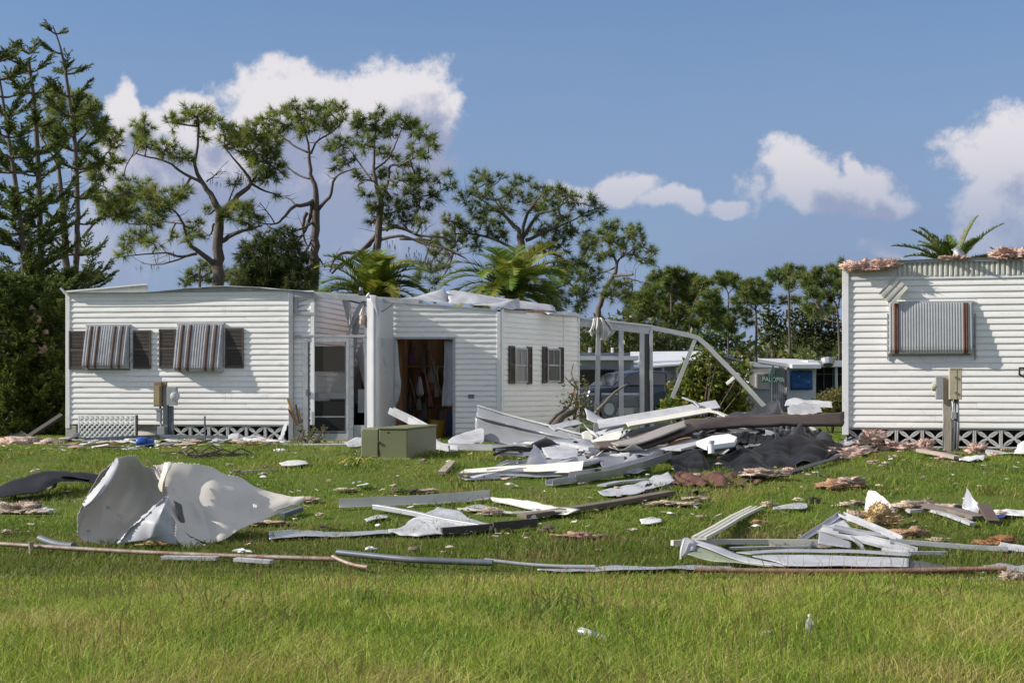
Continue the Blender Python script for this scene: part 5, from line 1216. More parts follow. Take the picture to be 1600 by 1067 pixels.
pine('slash_pine', 'pine with feathery tufts just left of the left home, behind the tall spires', 46, 104, [
    L3(230,1010,28, 230,900,26, 225,800,24, 215,640,18, 205,540,12, 180,430,7), L3(262,930,22, 270,780,20, 268,620,15, 262,480,11, 300,420,6, 330,380,4), L3(290,780,11, 330,730,9, 385,680,7, 450,610,4), L3(225,700,12, 245,600,9, 260,560,6), L3(262,560,9, 320,540,6, 390,470,4), L3(220,820,10, 170,760,7), L3(268,650,9, 330,600,6, 370,610,4), L3(205,540,8, 150,440,5, 120,380,3)],
    [(300,330,50,40),(260,300,40,36),(330,400,50,50),(390,440,42,45),(350,520,45,34),(290,370,45,36),(180,310,55,45),(200,410,55,36),(330,560,36,34),(370,660,55,40),(430,620,45,34),(440,690,45,36),(330,650,30,30),(240,350,40,36),(150,400,40,40),(300,480,40,30),(400,520,30,30),(380,700,40,26)],
    C1, seed=16, tuft=.28, nn=44, spread=.7)
# ---- star pines (whorled spires) at the left edge
STAR = [(.085,.13,.028),(.11,.16,.032),(.14,.19,.036),(.06,.09,.024),(.19,.22,.05)]
def star_pine(name, label, D, base_px, trunk, tiers, seed):
    """tiers: (y pixel, branch length m, droop, count)"""
    r = np.random.default_rng(seed); rr = random.Random(seed)
    root = thing(name, label, 'tree', GD(base_px, D), 'star pines left of the left home'); tr = MB()
    pts = [GD(base_px, D) - Vector((0,0,.2))] + [V(ox, oy, D) for (ox, oy, w) in trunk]; w = [trunk[0][2]*1.2] + [t[2] for t in trunk]
    n = 30; P = catmull(pts, n); rad = [max(.012, float(np.interp(i/(n-1), np.linspace(0,1,len(w)), w)) * D / FPX / 2) for i in range(n)]
    tr.tube(P, rad, 8); T = Tri(); zs = np.array([p.z for p in P])
    for (y, ln, dr, cnt) in tiers:
        y += rr.uniform(-5, 5); z = CAMZ - (y - HOR) / FPX * D; i = int(np.argmin(abs(zs - z))); c = P[i].copy(); c.z = z; a0 = rr.uniform(0, 6.3)
        for k in range(cnt):
            if y < 440 and rr.random() < .22: continue
            a = a0 + k * 2*math.pi / cnt + rr.uniform(-.25, .25); l = ln * rr.uniform(.5, 1.3); lift = rr.uniform(.35, .95) if y < 440 else rr.uniform(.2, .6)
            d = Vector((math.cos(a), math.sin(a), 0)); m = 9
            B = [c + d * (l * f) + Vector((0, 0, l * (-dr * math.sin(f * math.pi * .8) + lift * f * f))) for f in np.linspace(0, 1, m)]
            tr.tube(B, [.022 * (1 - .75*q/(m-1)) + .004 for q in range(m)], 5)
            # side branchlets: ropes of close leaves, swept forward and up
            side = Vector((-d.y, d.x, 0))
            for q in range(2, int(l / .055) + 3):
                f = min(1, .16 + .84 * q / (l / .055 + 2)); j = min(m-2, int(f*(m-1))); g = f*(m-1) - j; p = B[j].lerp(B[j+1], min(1, g))
                for sg in (-1, 1):
                    bl = rr.uniform(.16, .36) * (1.15 - .55 * f); v = (d * .8 + side * sg * rr.uniform(.2, .9) + Vector((0,0,rr.uniform(.1,.9)))).normalized()
                    e = 5; base = np.array([list(p + v * (bl * t / e) + Vector((0,0,.10*bl*(t/e)**2))) for t in range(e)])
                    dv = np.tile(np.array(v), (e,1)); needles(T, base, dv * 1.5, 5, bl * .42, .026, STAR if rr.random() < .85 else [(.11,.135,.03)], r, .2, .65)
    tr.build('trunk', BARKD, root, smooth=True); T.build('crown', root, NEEDLE); return root
def tiers(y0, y1, step, l0, l1, d=.1, n=5): 
    k = max(2, int((y1 - y0) / step)); return [(y0 + (y1-y0)*i/(k-1), l0 + (l1-l0)*(i/(k-1))**.8, d, n) for i in range(k)]
star_pine('star_pine', 'tallest thin star pine with an open tip, nearest the left home', 35, 118, [(118,440,9),(121,335,8),(118,236,7),(110,168,6),(101,105,4.5),(93,70,3),(82,40,2)], tiers(58, 240, 24, .3, .62, .0, 4) + tiers(262, 440, 32, .5, .75, .12, 4) + tiers(440, 560, 24, .8, 1.1, .12, 5) + tiers(560, 680, 22, 1.2, 1.4, .1, 6), 31)
star_pine('star_pine', 'star pine with a snapped bare top, second from the left edge', 34, 65, [(65,460,10),(63,370,9.5),(60,270,8.5),(54,168,7),(44,92,5.5)], [(88,.5,0,2),(116,.6,.05,3)] + tiers(150, 440, 33, .6, .95, .08, 4) + tiers(440, 690, 18, 1.3, 1.5, .1, 6), 32)
star_pine('star_pine', 'dense dark star pine at the left edge of the picture', 33, 36, [(38,450,9),(30,330,8),(14,220,6),(2,140,4),(-6,90,2.5)], tiers(95, 330, 24, .5, 1.0, .02, 5) + tiers(340, 690, 21, 1.1, 1.6, .1, 6), 33)
star_pine('star_pine', 'low bushy star pine filling the corner beside the left home', 32, 78, [(78,600,7),(76,520,5),(75,450,2)], tiers(455, 690, 13, .5, 1.15, .05, 7), 34)
star_pine('star_pine', 'bushy star pine half cut by the left edge, low down', 31.5, 14, [(14,600,7),(12,520,5),(10,440,2)], tiers(445, 690, 14, .5, 1.2, .05, 7), 35)
for k, (x, y, s_) in enumerate(((57,501,.10),(52,533,.05),(68,550,.10),(72,520,.05),(50,482,.05),(80,545,.045))):
    tag(lump(MB(), V(x, y, 31.3), (s_*.8, s_*.5, s_*.9), 70+k, 4, .8).build('insulation_scrap', mat('insulation_shaded', (.40,.26,.23), .95, var=.3, bump=.6), smooth=True), 'pink insulation scrap caught in the dark star pines', 'insulation', 'insulation caught in the star pines')  # darker pink, with the pines' shade put into the colour
# ---- bushy conifer
def bush(name, label, D, base_px, blobs, crop, cols, leaf, dens, seed, cat='tree', asp=.4, stems=(), mode='leaf', group=None, droop=.2, depth=1.0):
    r = np.random.default_rng(seed); rr = random.Random(seed); ox, oy, sc = crop; m_px = D / FPX
    root = thing(name, label, cat, GD(base_px, D), group); tr = MB(); T = Tri(); b0 = GD(base_px, D) - Vector((0,0,.1))
    top = V(ox + blobs[0][0]/sc, oy + blobs[0][1]/sc, D)
    for st in stems:
        P = [b0 if i < 0 else V(ox + p[0]/sc, oy + p[1]/sc, D) for i, p in enumerate(st)]; P = [b0] + P
        tr.tube(catmull(P, 10), [max(.01, float(np.interp(q/9, np.linspace(0,1,len(st)+1), [st[0][2]]+[p[2] for p in st])) / sc * m_px/2) for q in range(10)], 6)
    for (bx, by, rx, ry) in blobs:
        c = V(ox + bx/sc, oy + by/sc, D + rr.uniform(-1,1) * rx/sc*m_px * depth * .8); Rx, Rz = rx/sc*m_px, ry/sc*m_px; Ry = (Rx+Rz)/2 * depth
        n = max(6, int(dens * (7 if mode == 'leaf' else 4) * Rx * Rz / leaf**2)); q = unit(r.normal(size=(n,3))) * (r.uniform(.05,1,(n,1))**.42); q *= 1 + .22*np.sin(q[:,:1]*7 + rr.uniform(0,6))*np.cos(q[:,2:]*6 + rr.uniform(0,6))
        pts = np.array(c) + q * np.array([Rx,Ry,Rz])
        j = c + Vector((0,0,-Rz*.3)); mid = b0.lerp(j, .6) + Vector((rr.uniform(-.1,.1),)*3); tr.tube(catmull([b0, mid, j], 7), [.035 if cat == 'tree' else .016]*4 + [.012]*3, 5)
        for p in pts[::max(1, n//10)]: tr.tube([j, Vector(p)], [.01,.004], 4, cap=False)
        if mode == 'leaf': leaves(T, pts, leaf, cols, r, asp, droop)
        else: needles(T, pts, unit(q + np.array([0,0,-.2])), 16, leaf, leaf*.09, cols, r, -.1, .7)
    tr.build('trunk' if cat == 'tree' else 'stems', BARKD, root, smooth=True); T.build('crown' if cat == 'tree' else 'foliage', root, LEAF if mode == 'leaf' else NEEDLE); return root
bush('bushy_conifer', 'dark drooping bushy conifer just right of the pale trunked pine', 50, 430, [(440,395,36,32),(405,405,28,28),(465,420,30,30),(430,430,45,30),(395,435,26,26),(470,440,26,22),(385,400,16,22),(450,370,16,18),(415,375,18,16),(410,455,50,22),(460,460,40,20)], (0,0,1), [(.05,.075,.02),(.065,.09,.025),(.085,.11,.03),(.13,.13,.045)], .30, 9.0, 41, mode='needle')
pine('slash_pine', 'small distant pine peeping over the roof of the left home', 75, 310, [L3(312,470,5, 312,430,4, 314,412,2), L3(312,435,3, 340,420,2), L3(312,440,3, 290,432,2)], [(300,428,14,10),(315,415,12,8),(335,418,14,10),(350,430,16,12),(290,440,12,8),(325,436,18,10),(370,425,18,12),(372,440,20,10)], (0,0,1), seed=17, cols=PINED, tuft=.32)
# ---- palms
PALMC = [(.11,.18,.028),(.15,.21,.03),(.20,.25,.035),(.27,.27,.04)]
def palm(name, label, D, base_px, top_y, n, ln, seed, dr=1.0, elev=(-.1,1.35), cols=PALMC, leaf=.52, trunk_r=.2, azr=None, fronds=None):
    r = np.random.default_rng(seed); rr = random.Random(seed); base = GD(base_px, D); top = V(base_px, top_y, D)
    root = thing(name, label, 'palm', base, 'palms behind the homes')
    MB().tube([base - Vector((0,0,.2)), base.lerp(top, .5), top], [trunk_r*1.2, trunk_r, trunk_r*1.1], 12).build('trunk', BARKG, root, smooth=True)
    lst = fronds or [(rr.uniform(0, 2*math.pi) if azr is None else rr.uniform(*azr), elev[0] + (elev[1]-elev[0]) * ((k+.5)/n)**.9, ln * rr.uniform(.8, 1.12)) for k in range(n)]
    for (a, e, l) in lst:
        d = Vector((math.cos(a), math.sin(a), 0)); m = 14; P = []; p = top + d * trunk_r * .5; el = e
        for i in range(m): P.append(p.copy()); p = p + (d * math.cos(el) + Vector((0,0,math.sin(el)))) * (l / (m-1)); el -= dr * (.095 + .06 * (1 - abs(e)/1.5)) * (1 + .8 * i / m)
        mb = MB(); mb.tube(P, [.03 * (1 - .85 * i/(m-1)) for i in range(m)], 4)
        T = Tri(); side = Vector((-d.y, d.x, 0)); c = cols[rr.randrange(len(cols))]; tone = rr.uniform(.75, 1.25)
        K = 52
        for k in range(2, K):
            f = k / K; j = min(m-2, int(f*(m-1))); g = f*(m-1)-j; q = P[j].lerp(P[j+1], g); tan = (P[j+1]-P[j]).normalized(); up = side.cross(tan)
            if up.z < 0: up = -up
            L = leaf * math.sin(math.pi * min(1, .12 + .86*f)) ** .6 * rr.uniform(.85, 1.1)
            for sg in (-1, 1):
                v = (tan * .75 + side * sg * .95 + up * rr.uniform(.1, .55)).normalized(); w = tan * .027
                T.add(np.array([[list(q-w), list(q+w), list(q + v*L*.55 + w*.8 - Vector((0,0,.02))), list(q + v*L - Vector((0,0,.10*L)))]]), np.array([[x*tone*rr.uniform(.8,1.2) for x in c]]))
        o = T.build('frond', root, LEAF); mb.build('rachis', mat('palm_rachis', (.2,.19,.06), .6), o)
    return root
palm('date_palm', 'yellow green palm peeping over the porch roof', 42, 577, 466, 40, 1.8, 51, dr=.8, elev=(-.05,1.45))
palm('date_palm', 'large yellow green palm behind the shed roof', 44, 800, 462, 56, 2.15, 52, dr=.8, elev=(-.05,1.45))
palm('date_palm', 'upright ragged palm above the roof of the right home', 38, 1490, 414, 0, 0, 53, dr=.3, cols=[(.10,.16,.035),(.14,.19,.04),(.18,.21,.06)], leaf=.30, fronds=[(math.pi, 1.0, 1.3), (math.pi*.95, .62, 1.5), (math.pi*1.05, .45, 1.2), (0.1, 1.38, 1.35), (.0, .98, 1.55), (2.6, 1.3, .9), (2.9, .3, 1.0), (.3, .5, 1.0), (4.2, .8, 1.0), (1.5, 1.2, 1.0), (2.3, .9, 1.1), (-.3, .15, .9), (2.0, .6, 1.1), (3.6, .7, 1.1), (.6, .9, 1.2), (1.2, .5, 1.0), (3.0, 1.15, 1.2), (5.2, .9, 1.0)])
# ---- trees across the street
C5 = (960, 330, 3.68)
pine('distant_pine', 'wide round crowned pine across the street, leftmost of the far row', 88, 1050, [L3(330,900,20, 325,600,16, 330,420,10), L3(370,900,18, 365,640,14, 420,450,8), L3(430,880,14, 440,600,10, 500,450,6), L3(325,640,10, 200,520,6), L3(365,640,8, 480,560,6, 560,520,4), L3(300,880,12, 250,650,8, 160,540,5)],
    [(330,355,70,32),(260,390,70,45),(400,375,65,36),(440,410,60,45),(330,430,90,55),(230,460,70,50),(170,500,60,50),(420,480,80,50),(510,430,60,50),(550,500,60,55),(300,520,90,50),(180,570,70,50),(110,520,50,50),(400,570,80,50),(500,570,70,50),(580,570,50,55),(100,590,50,50),(260,600,80,45),(140,640,60,40),(350,640,70,40),(450,650,70,40),(550,640,60,45),(230,680,60,35),(120,690,40,40)], C5, seed=61, tuft=.42, nn=44, wid=.04, cols=PINED, group='pines across the street', spread=2, dens=9, bark=BARKD)
pine('distant_pine', 'thin pine with a small open crown, second of the far row', 92, 1138, [L3(655,900,12, 655,560,10, 650,460,7, 600,400,4), L3(652,480,6, 700,420,4), L3(655,580,6, 710,540,4), L3(655,620,6, 610,600,4)], [(600,380,45,26),(650,375,45,26),(690,400,40,30),(620,420,40,26),(710,440,30,30),(700,520,36,30),(620,610,40,36),(680,630,40,40),(660,680,40,30),(610,660,30,30),(690,570,28,22)], C5, seed=62, tuft=.40, nn=40, wid=.036, cols=PINED, group='pines across the street', spread=1.8, dens=9, bark=BARKD)
pine('distant_pine', 'straight pine with a tufted flat crown, in the middle of the far row', 86, 1182, [L3(815,960,17, 815,700,14, 812,540,11, 800,450,6), L3(812,560,8, 860,480,5), L3(812,570,8, 750,520,5), L3(815,620,6, 770,600,4)], [(760,425,45,28),(810,415,50,26),(860,430,40,30),(740,470,40,30),(800,470,50,32),(870,480,40,30),(760,520,40,26),(840,520,40,26),(770,590,36,26),(740,560,24,20),(770,640,40,26),(890,520,24,24)], C5, seed=63, tuft=.40, nn=40, wid=.036, cols=PINED, group='pines across the street', spread=1.8, dens=9, bark=BARKD)
pine('distant_pine', 'tall bare stemmed pine with two level tufts, fourth of the far row', 84, 1234, [L3(1008,960,17, 1008,700,14, 1005,500,12, 1000,440,8, 1000,380,5), L3(1005,470,8, 1050,440,6, 1080,410,4), L3(1003,440,8, 950,400,6, 910,370,4)], [(910,360,36,28),(960,345,30,24),(1010,335,45,26),(1055,345,36,30),(940,385,45,26),(1010,375,50,28),(1070,385,36,28),(1010,420,40,24),(1040,510,45,22),(970,520,30,20),(1090,400,24,24)], C5, seed=64, tuft=.40, nn=40, wid=.036, cols=PINED, group='pines across the street', spread=1.8, dens=9, bark=BARKD)
pine('distant_pine', 'leafy pine just left of the right home, last of the far row', 80, 1296, [L3(1290,960,16, 1285,600,12, 1240,460,7, 1200,400,4), L3(1285,560,8, 1310,420,5), L3(1280,600,8, 1180,560,5), L3(1285,640,7, 1200,620,4)], [(1180,350,50,28),(1240,340,50,28),(1290,355,40,30),(1130,370,36,28),(1110,420,40,36),(1170,410,55,36),(1240,410,50,36),(1290,430,36,40),(1130,480,50,36),(1200,480,55,36),(1260,500,45,36),(1120,540,40,30),(1180,550,50,30),(1250,570,45,30),(1310,300,30,26),(1330,330,30,26),(1150,600,40,26)], C5, seed=65, tuft=.40, nn=40, wid=.036, cols=PINED, group='pines across the street', spread=1.8, dens=9, bark=BARKD)
OAK = [(.07,.095,.025),(.09,.115,.03),(.055,.075,.02),(.12,.125,.04)]
bush('far_oak', 'dark green leafy mass left of the straight far pine', 94, 1110, [(560,720,80,50),(620,760,70,50),(480,720,70,50),(420,740,70,50),(350,730,70,50),(260,740,80,45),(170,740,70,45),(100,740,60,45),(680,730,50,45),(720,770,50,45)], C5, [(.08,.125,.035),(.11,.15,.04),(.065,.10,.03)], .36, 6, 71, group='leafy trees across the street')
bush('far_oak', 'olive leafy tree between the two straight far pines', 93, 1205, [(900,580,50,40),(930,620,70,45),(880,660,60,45),(950,690,70,45),(880,730,60,45),(920,770,70,40),(860,600,36,36)], C5, OAK, .36, 6, 72, group='leafy trees across the street')
bush('far_oak', 'broad dark leafy tree behind the right home corner', 96, 1270, [(1080,600,60,45),(1140,640,60,45),(1200,620,60,45),(1260,640,60,45),(1100,690,70,50),(1180,710,70,50),(1260,720,60,50),(1060,740,60,50),(1020,660,40,50),(1310,700,50,60),(1140,770,70,40),(1230,780,60,40),(1020,580,40,30)], C5, [(.05,.07,.02),(.065,.085,.025),(.09,.10,.035)], .36, 7, 73, group='leafy trees across the street')
bush('far_oak', 'dark leafy belt of trees seen through the lanai frame', 74, 960, [(905,520,26,26),(940,515,30,24),(980,512,32,26),(1020,520,34,26),(1060,530,34,24),(920,548,34,20),(970,545,36,22),(1020,548,36,20),(870,515,24,22),(1065,552,30,16),(880,545,24,20)], (0,0,1), OAK, .34, 5, 77, group='leafy trees across the street')
bush('round_shrub', 'pale green round shrub across the street behind the tarp home', 78, 1250, [(1090,815,45,34),(1100,840,55,28)], C5, [(.10,.14,.03),(.13,.16,.035)], .22, 4, 74, cat='shrub', asp=.5)
bush('round_shrub', 'small yellowish shrub across the street left of the pale green one', 80, 1226, [(980,830,38,18),(1000,845,40,16)], C5, [(.18,.17,.03),(.14,.14,.03)], .22, 4, 75, cat='shrub', asp=.5)
bush('round_shrub', 'green shrub behind the far carport roof', 82, 1312, [(1285,820,40,34),(1300,845,50,28)], C5, [(.07,.10,.02),(.09,.12,.025)], .22, 4, 76, cat='shrub', asp=.5)
def distant_wood():
    r = np.random.default_rng(77); T = Tri()
    for k in range(330):
        x = r.uniform(-85, 95); y = r.uniform(112, 135); h = r.uniform(3.0, 6.0); n = 240
        q = unit(r.normal(size=(n,3))) * (r.uniform(0,1,(n,1))**.4); pts = np.array([x, y, .6 + h*.5]) + q * np.array([3.2, 2.2, h*.55])
        leaves(T, pts, .75, OAK, r, .6)
    o = T.build('distant_wood', None, LEAF); o['kind'] = 'stuff'; tag(o, 'dark belt of woodland far behind the homes', 'woodland')
distant_wood()
# ---- shrubs close by
SHR = [(.13,.17,.02),(.10,.15,.02),(.18,.19,.025),(.07,.11,.02),(.22,.2,.03)]
bush('leafy_shrub', 'glossy yellow green shrub under the bent lanai tube', 34.5, 1105, [(1105,600,42,36),(1070,615,32,26),(1140,612,30,30),(1085,580,24,22),(1112,572,16,16),(1120,640,50,22),(1070,640,34,20),(1155,640,24,18),(1100,556,10,12),(1128,585,20,18),(1160,580,12,16),(1050,640,20,18)], (0,0,1), SHR, .15, 11, 81, cat='shrub', asp=.42, droop=.1)
bush('leafy_shrub', 'leafy shoot rising against the bent lanai tube', 34.0, 1100, [(1105,548,11,8),(1122,556,9,7),(1112,562,9,8),(1150,590,8,10),(1163,600,8,12)], (0,0,1), SHR, .14, 7, 82, cat='shrub', asp=.42)
bush('round_shrub', 'rounded olive hedge shrub against the corner of the right home', 33, 1300, [(1300,628,26,22),(1285,635,20,18),(1312,622,20,20),(1295,645,30,12)], (0,0,1), [(.11,.115,.03),(.14,.13,.035),(.08,.085,.02)], .085, 9, 83, cat='shrub', asp=.4)
bush('scraggly_shrub', 'thin yellowing shrub in front of the storm door', 26.4, 478, [(462,690,10,12),(478,685,14,14),(495,688,14,12),(455,698,12,8),(485,700,22,8),(505,698,14,8),(490,672,6,8),(506,672,6,8),(470,672,8,8)], (0,0,1), [(.16,.17,.04),(.20,.19,.05),(.12,.12,.03),(.22,.17,.08)], .06, 3.2, 84, cat='shrub', asp=.35)
bush('dry_shrub', 'small dead brown shrub at the foot of the storm door', 26.3, 528, [(527,698,14,9),(535,702,10,7)], (0,0,1), [(.12,.06,.04),(.09,.05,.04)], .05, 5, 85, cat='shrub', asp=.25)
def yellow_tuft():
    r = np.random.default_rng(5); c = np.array(G(558, 730)); root = thing('strappy_plant', 'yellow strap leaved plant on the lawn before the green box', 'plant', c); 
    for k in range(16):
        a = r.uniform(0, 6.28); l = r.uniform(.2, .42); d = Vector((math.cos(a), math.sin(a)*.7, 0)); b = Vector(c); mb = MB()
        P = [b + d * (l*f) + Vector((0,0,.30*l*4*f*(1-f*.85))) for f in np.linspace(0,1,6)]
        mb.sweep([(-.012,0),(0,.004),(.012,0),(0,-.003)], P); mb.build('strap_leaf', mat('strap_yellow', (.36,.27,.03), .6, var=.3, vscale=9, col2=(.17,.2,.03)), root)
yellow_tuft()
def snapped_branches():
    D = 28.4
    def br(name, label, pts, w, leafy=(), m=BARKG):
        root = thing(name, label, 'branch', GD(pts[0][0], D), 'snapped branches by the shed'); n = 16; P = catmull([V(x, y, D + d) for (x, y, d) in pts], n)
        MB().tube(P, [max(.008, w * (1 - .7*i/(n-1)) + .004*math.sin(i*2.1)) for i in range(n)], 7).build('limb', m, root, smooth=True)
        if leafy:
            T = Tri(); r = np.random.default_rng(len(label))
            for (x, y, q) in leafy: pts_ = np.array(V(x, y, D+.1)) + r.normal(size=(26,3)) * q; leaves(T, pts_, .09, [(.10,.12,.03),(.16,.14,.05),(.2,.13,.06)], r, .4)
            T.build('leaves', root, LEAF)
    br('tree_branch', 'thick dark snapped branch lying at the corner of the shed', [(862,672,-.3),(880,650,0),(898,642,.1),(903,628,.3)], .085, m=BARKD)
    br('tree_branch', 'long thin snapped branch arching up past the shed corner', [(853,668,-.2),(868,650,0),(888,635,.1),(896,615,.3),(900,595,.5)], .04, [(893,622,.10),(905,625,.14),(885,627,.07)])
    br('tree_branch', 'crooked bare twig topmost at the shed corner', [(902,606,.3),(896,594,.3),(893,583,.4),(896,568,.4)], .026)
    br('tree_branch', 'bare twig pointing left against the shed side wall', [(902,607,.3),(893,600,.2),(882,588,.2)], .024)
    br('tree_branch', 'forked grey branch crossing the lanai posts', [(925,652,.8),(945,630,.8),(962,612,.9),(981,600,1.0)], .05, [(908,634,.12),(915,640,.14),(902,650,.12)])
    br('tree_branch', 'upright leafy branch stub beside the shed corner', [(897,668,.2),(899,640,.2),(902,612,.3)], .045, [(900,615,.12),(903,600,.08),(898,640,.10),(915,603,.08)])
snapped_branches()
# ------------------------------------------------------------ wreckage on the lawn
def above(p, h=.042):
    """lying on top of the turf, not in it"""
    p.z = max(p.z, zg(p.x, p.y) + h); return p
SETTLE = True
def settle(rows, h=.04):
    """push a loose piece along the sight line until it rests on the turf"""
    if not SETTLE: return rows
    def clear(f): return min((lambda p: p.z - zg(p.x, p.y))(V(x, y, d * f)) for r in rows for (x, y, d) in r)
    if not h + .01 < clear(1.0) < .22: return rows
    f = 1.0
    while f < 1.15 and clear(f) > h: f += .003
    return [[(x, y, d * f) for (x, y, d) in r] for r in rows]
def S(name, label, cat, rows, m, nu=26, nv=14, crumple=.012, cs=3, thick=.004, **k):
    """a loose sheet given by rows of (px, py, depth)"""
    rows = settle(rows); g = k.pop('group', None); k.setdefault('ragged', .012); k.setdefault('crease', .022)
    return tag(sheet(name, [[above(V(*p)) for p in r] for r in rows], m, nu, nv, crumple, cs, thick, None, **k), label, cat, g)
def B(name, label, cat, prof, pts, m, up=(0,0,1), group=None, smooth_n=0, bevel=0, roll=None):
    pts = settle([pts], .03)[0]; P = [above(V(*p), .03) for p in pts]
    if smooth_n: P = catmull(P, smooth_n)
    return tag(MB().sweep(prof, P, up=up, roll=roll).build(name, m, bevel=bevel), label, cat, group)
def pipe(name, label, pts, r, m, n=20, sides=10, group=None):
    if name == 'fence_rail':
        a, b = V(*pts[0]), V(*pts[-1]); P = [a.lerp(b, i/(n-1)) for i in range(n)]; up = max(zg(p.x, p.y) + .07 - p.z for p in P)
        for i, p in enumerate(P): p.z += max(0, up) * .8 - .02 * math.sin(math.pi * i/(n-1))
    else: P = catmull([above(V(*p), .075) for p in pts], n)
    return tag(MB().tube(P, r, sides).build(name, m, smooth=True, angle=50), label, 'pipe', group)
def depth(px, py): return G(px, py).y
# ---- the big crumpled sheet at the left
def big_sheet():
    d = 14.9
    root = thing('crumpled_sheet', 'large crumpled cream sheet of roofing metal on the grass at left', 'sheet metal', V(290, 850, d))
    def sh(rows, nu, nv, seed, m=CREAM, cr=.012, **k): return sheet('metal_fold', [[V(*p) for p in r] for r in rows], m, nu*2, nv*2, cr, 2.6, .004, root, seed=seed, fold=.02 if nu > 30 else .0, foldn=5, ragged=.012, crease=.05 if nu > 30 else .025, **k)
    # left wing, a shell open toward the camera
    sh([[(183,714,d+.45),(195,714,d+.5),(212,714,d+.55),(224,728,d+.6),(240,731,d+.55),(266,736,d+.5)],
        [(158,742,d+.15),(180,740,d+.5),(205,742,d+.65),(228,752,d+.65),(250,758,d+.45),(276,770,d+.36)],
        [(136,775,d-.05),(160,778,d+.4),(190,778,d+.6),(222,780,d+.6),(246,785,d+.4),(276,795,d+.26)],
        [(123,812,d-.1),(150,815,d+.25),(180,815,d+.4),(210,815,d+.4),(236,820,d+.25),(276,826,d+.12)],
        [(122,838,d-.05),(140,844,d+.0),(165,844,d+.05),(190,842,d+.1),(220,844,d+.1),(280,850,d+.08)]], 40, 30, 1, cr=.016)
    # bright rolled edge of the left wing
    sh([[(183,714,d+.45),(160,748,d+.1),(140,774,d-.05),(130,788,d-.05)],[(186,726,d+.3),(170,754,d+.0),(148,780,d-.1),(133,792,d-.08)],[(185,738,d+.4),(176,754,d+.25),(150,772,d+.15),(131,790,d+.0)]], 24, 8, 2, ALUW, .02)
    # right wing, leaning away to the right
    sh([[(240,722,d+.5),(262,722,d+.55),(300,722,d+.6),(330,728,d+.7),(352,740,d+.8),(380,744,d+.9),(410,762,d+1.0)],
        [(252,736,d+.4),(270,742,d+.4),(300,752,d+.45),(335,758,d+.5),(370,764,d+.6),(400,772,d+.75),(432,770,d+.9)],
        [(262,765,d+.25),(285,772,d+.3),(315,785,d+.3),(350,792,d+.35),(385,796,d+.5),(420,788,d+.65),(474,771,d+.8)],
        [(266,795,d+.1),(295,808,d+.2),(325,818,d+.2),(360,820,d+.25),(390,812,d+.4),(425,800,d+.6),(471,786,d+.75)],
        [(280,825,d+.0),(300,835,d+.05),(325,842,d+.05),(350,841,d+.1),(380,824,d+.3),(420,806,d+.55),(450,796,d+.7)]], 48, 30, 3, cr=.018)
    # the bright fold at the top middle
    sh([[(256,722,d+.45),(262,721,d+.4),(270,722,d+.4)],[(250,745,d+.3),(257,750,d+.15),(262,742,d+.25)],[(247,760,d+.35),(254,772,d+.2),(258,765,d+.3)]], 10, 12, 4, CREAM, .008)
    # torn inner flap, in front
    sh([[(258,773,d-.05),(262,775,d-.1),(268,782,d-.05)],[(240,793,d-.15),(255,795,d-.22),(266,797,d-.1)],[(220,812,d-.2),(245,818,d-.3),(268,815,d-.12)],[(205,825,d-.22),(238,838,d-.3),(272,832,d-.15)],[(182,851,d-.2),(230,842,d-.28),(278,852,d-.15)]], 18, 20, 5, mat('flap_shaded', (.44,.45,.48), .45, 0, var=.12, vscale=6, dirt=.25), .045, sharp=True)  # flap's shade is put into its darker, bluer colour
    sh([[(184,852,d-.22),(200,830,d-.26),(222,810,d-.24),(258,775,d-.1)],[(190,849,d-.2),(206,832,d-.2),(226,814,d-.2),(264,780,d-.06)]], 22, 5, 6, ALUW, .008)
    sh([[(276,818,d-.02),(292,832,d-.0),(308,842,d-.0),(330,852,d-.05)],[(274,838,d-.1),(284,848,d-.1),(296,856,d-.12),(312,858,d-.12)]], 14, 8, 7, CREAM, .02)
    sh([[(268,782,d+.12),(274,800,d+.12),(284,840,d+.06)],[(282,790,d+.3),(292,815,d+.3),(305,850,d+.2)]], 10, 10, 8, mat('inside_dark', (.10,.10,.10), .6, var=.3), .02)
    for (x, y) in ((169,792),(186,805),(138,829),(398,789)): 
        sheet('torn_hole_flap', [[V(x-3,y-2,d+.05), V(x+4,y-1,d+.0)], [V(x-2,y+3,d-.02), V(x+5,y+5,d-.03)]], ALUW, 4, 4, .004, 9, .002, root)
big_sheet()
S('roof_sheet', 'black curled roofing strip lying at the left edge', 'roofing', [[(-15,765,18.0),(40,742,18.4),(85,736,18.8),(125,738,19.2),(160,742,19.6)],[(-15,775,17.7),(40,757,18.0),(80,748,18.2),(120,746,18.8),(160,750,19.3)],[(-15,780,17.6),(30,772,17.7),(62,768,17.8),(95,752,18.2),(155,753,19.1)]], MEMB, 34, 10, .012)
S('roof_sheet', 'brown lined lip of the black strip at left', 'roofing', [[(80,764,17.9),(97,745,18.2),(140,750,18.6)],[(88,760,18.0),(99,749,18.3),(140,754,18.8)]], BEAMB, 14, 5, .006)
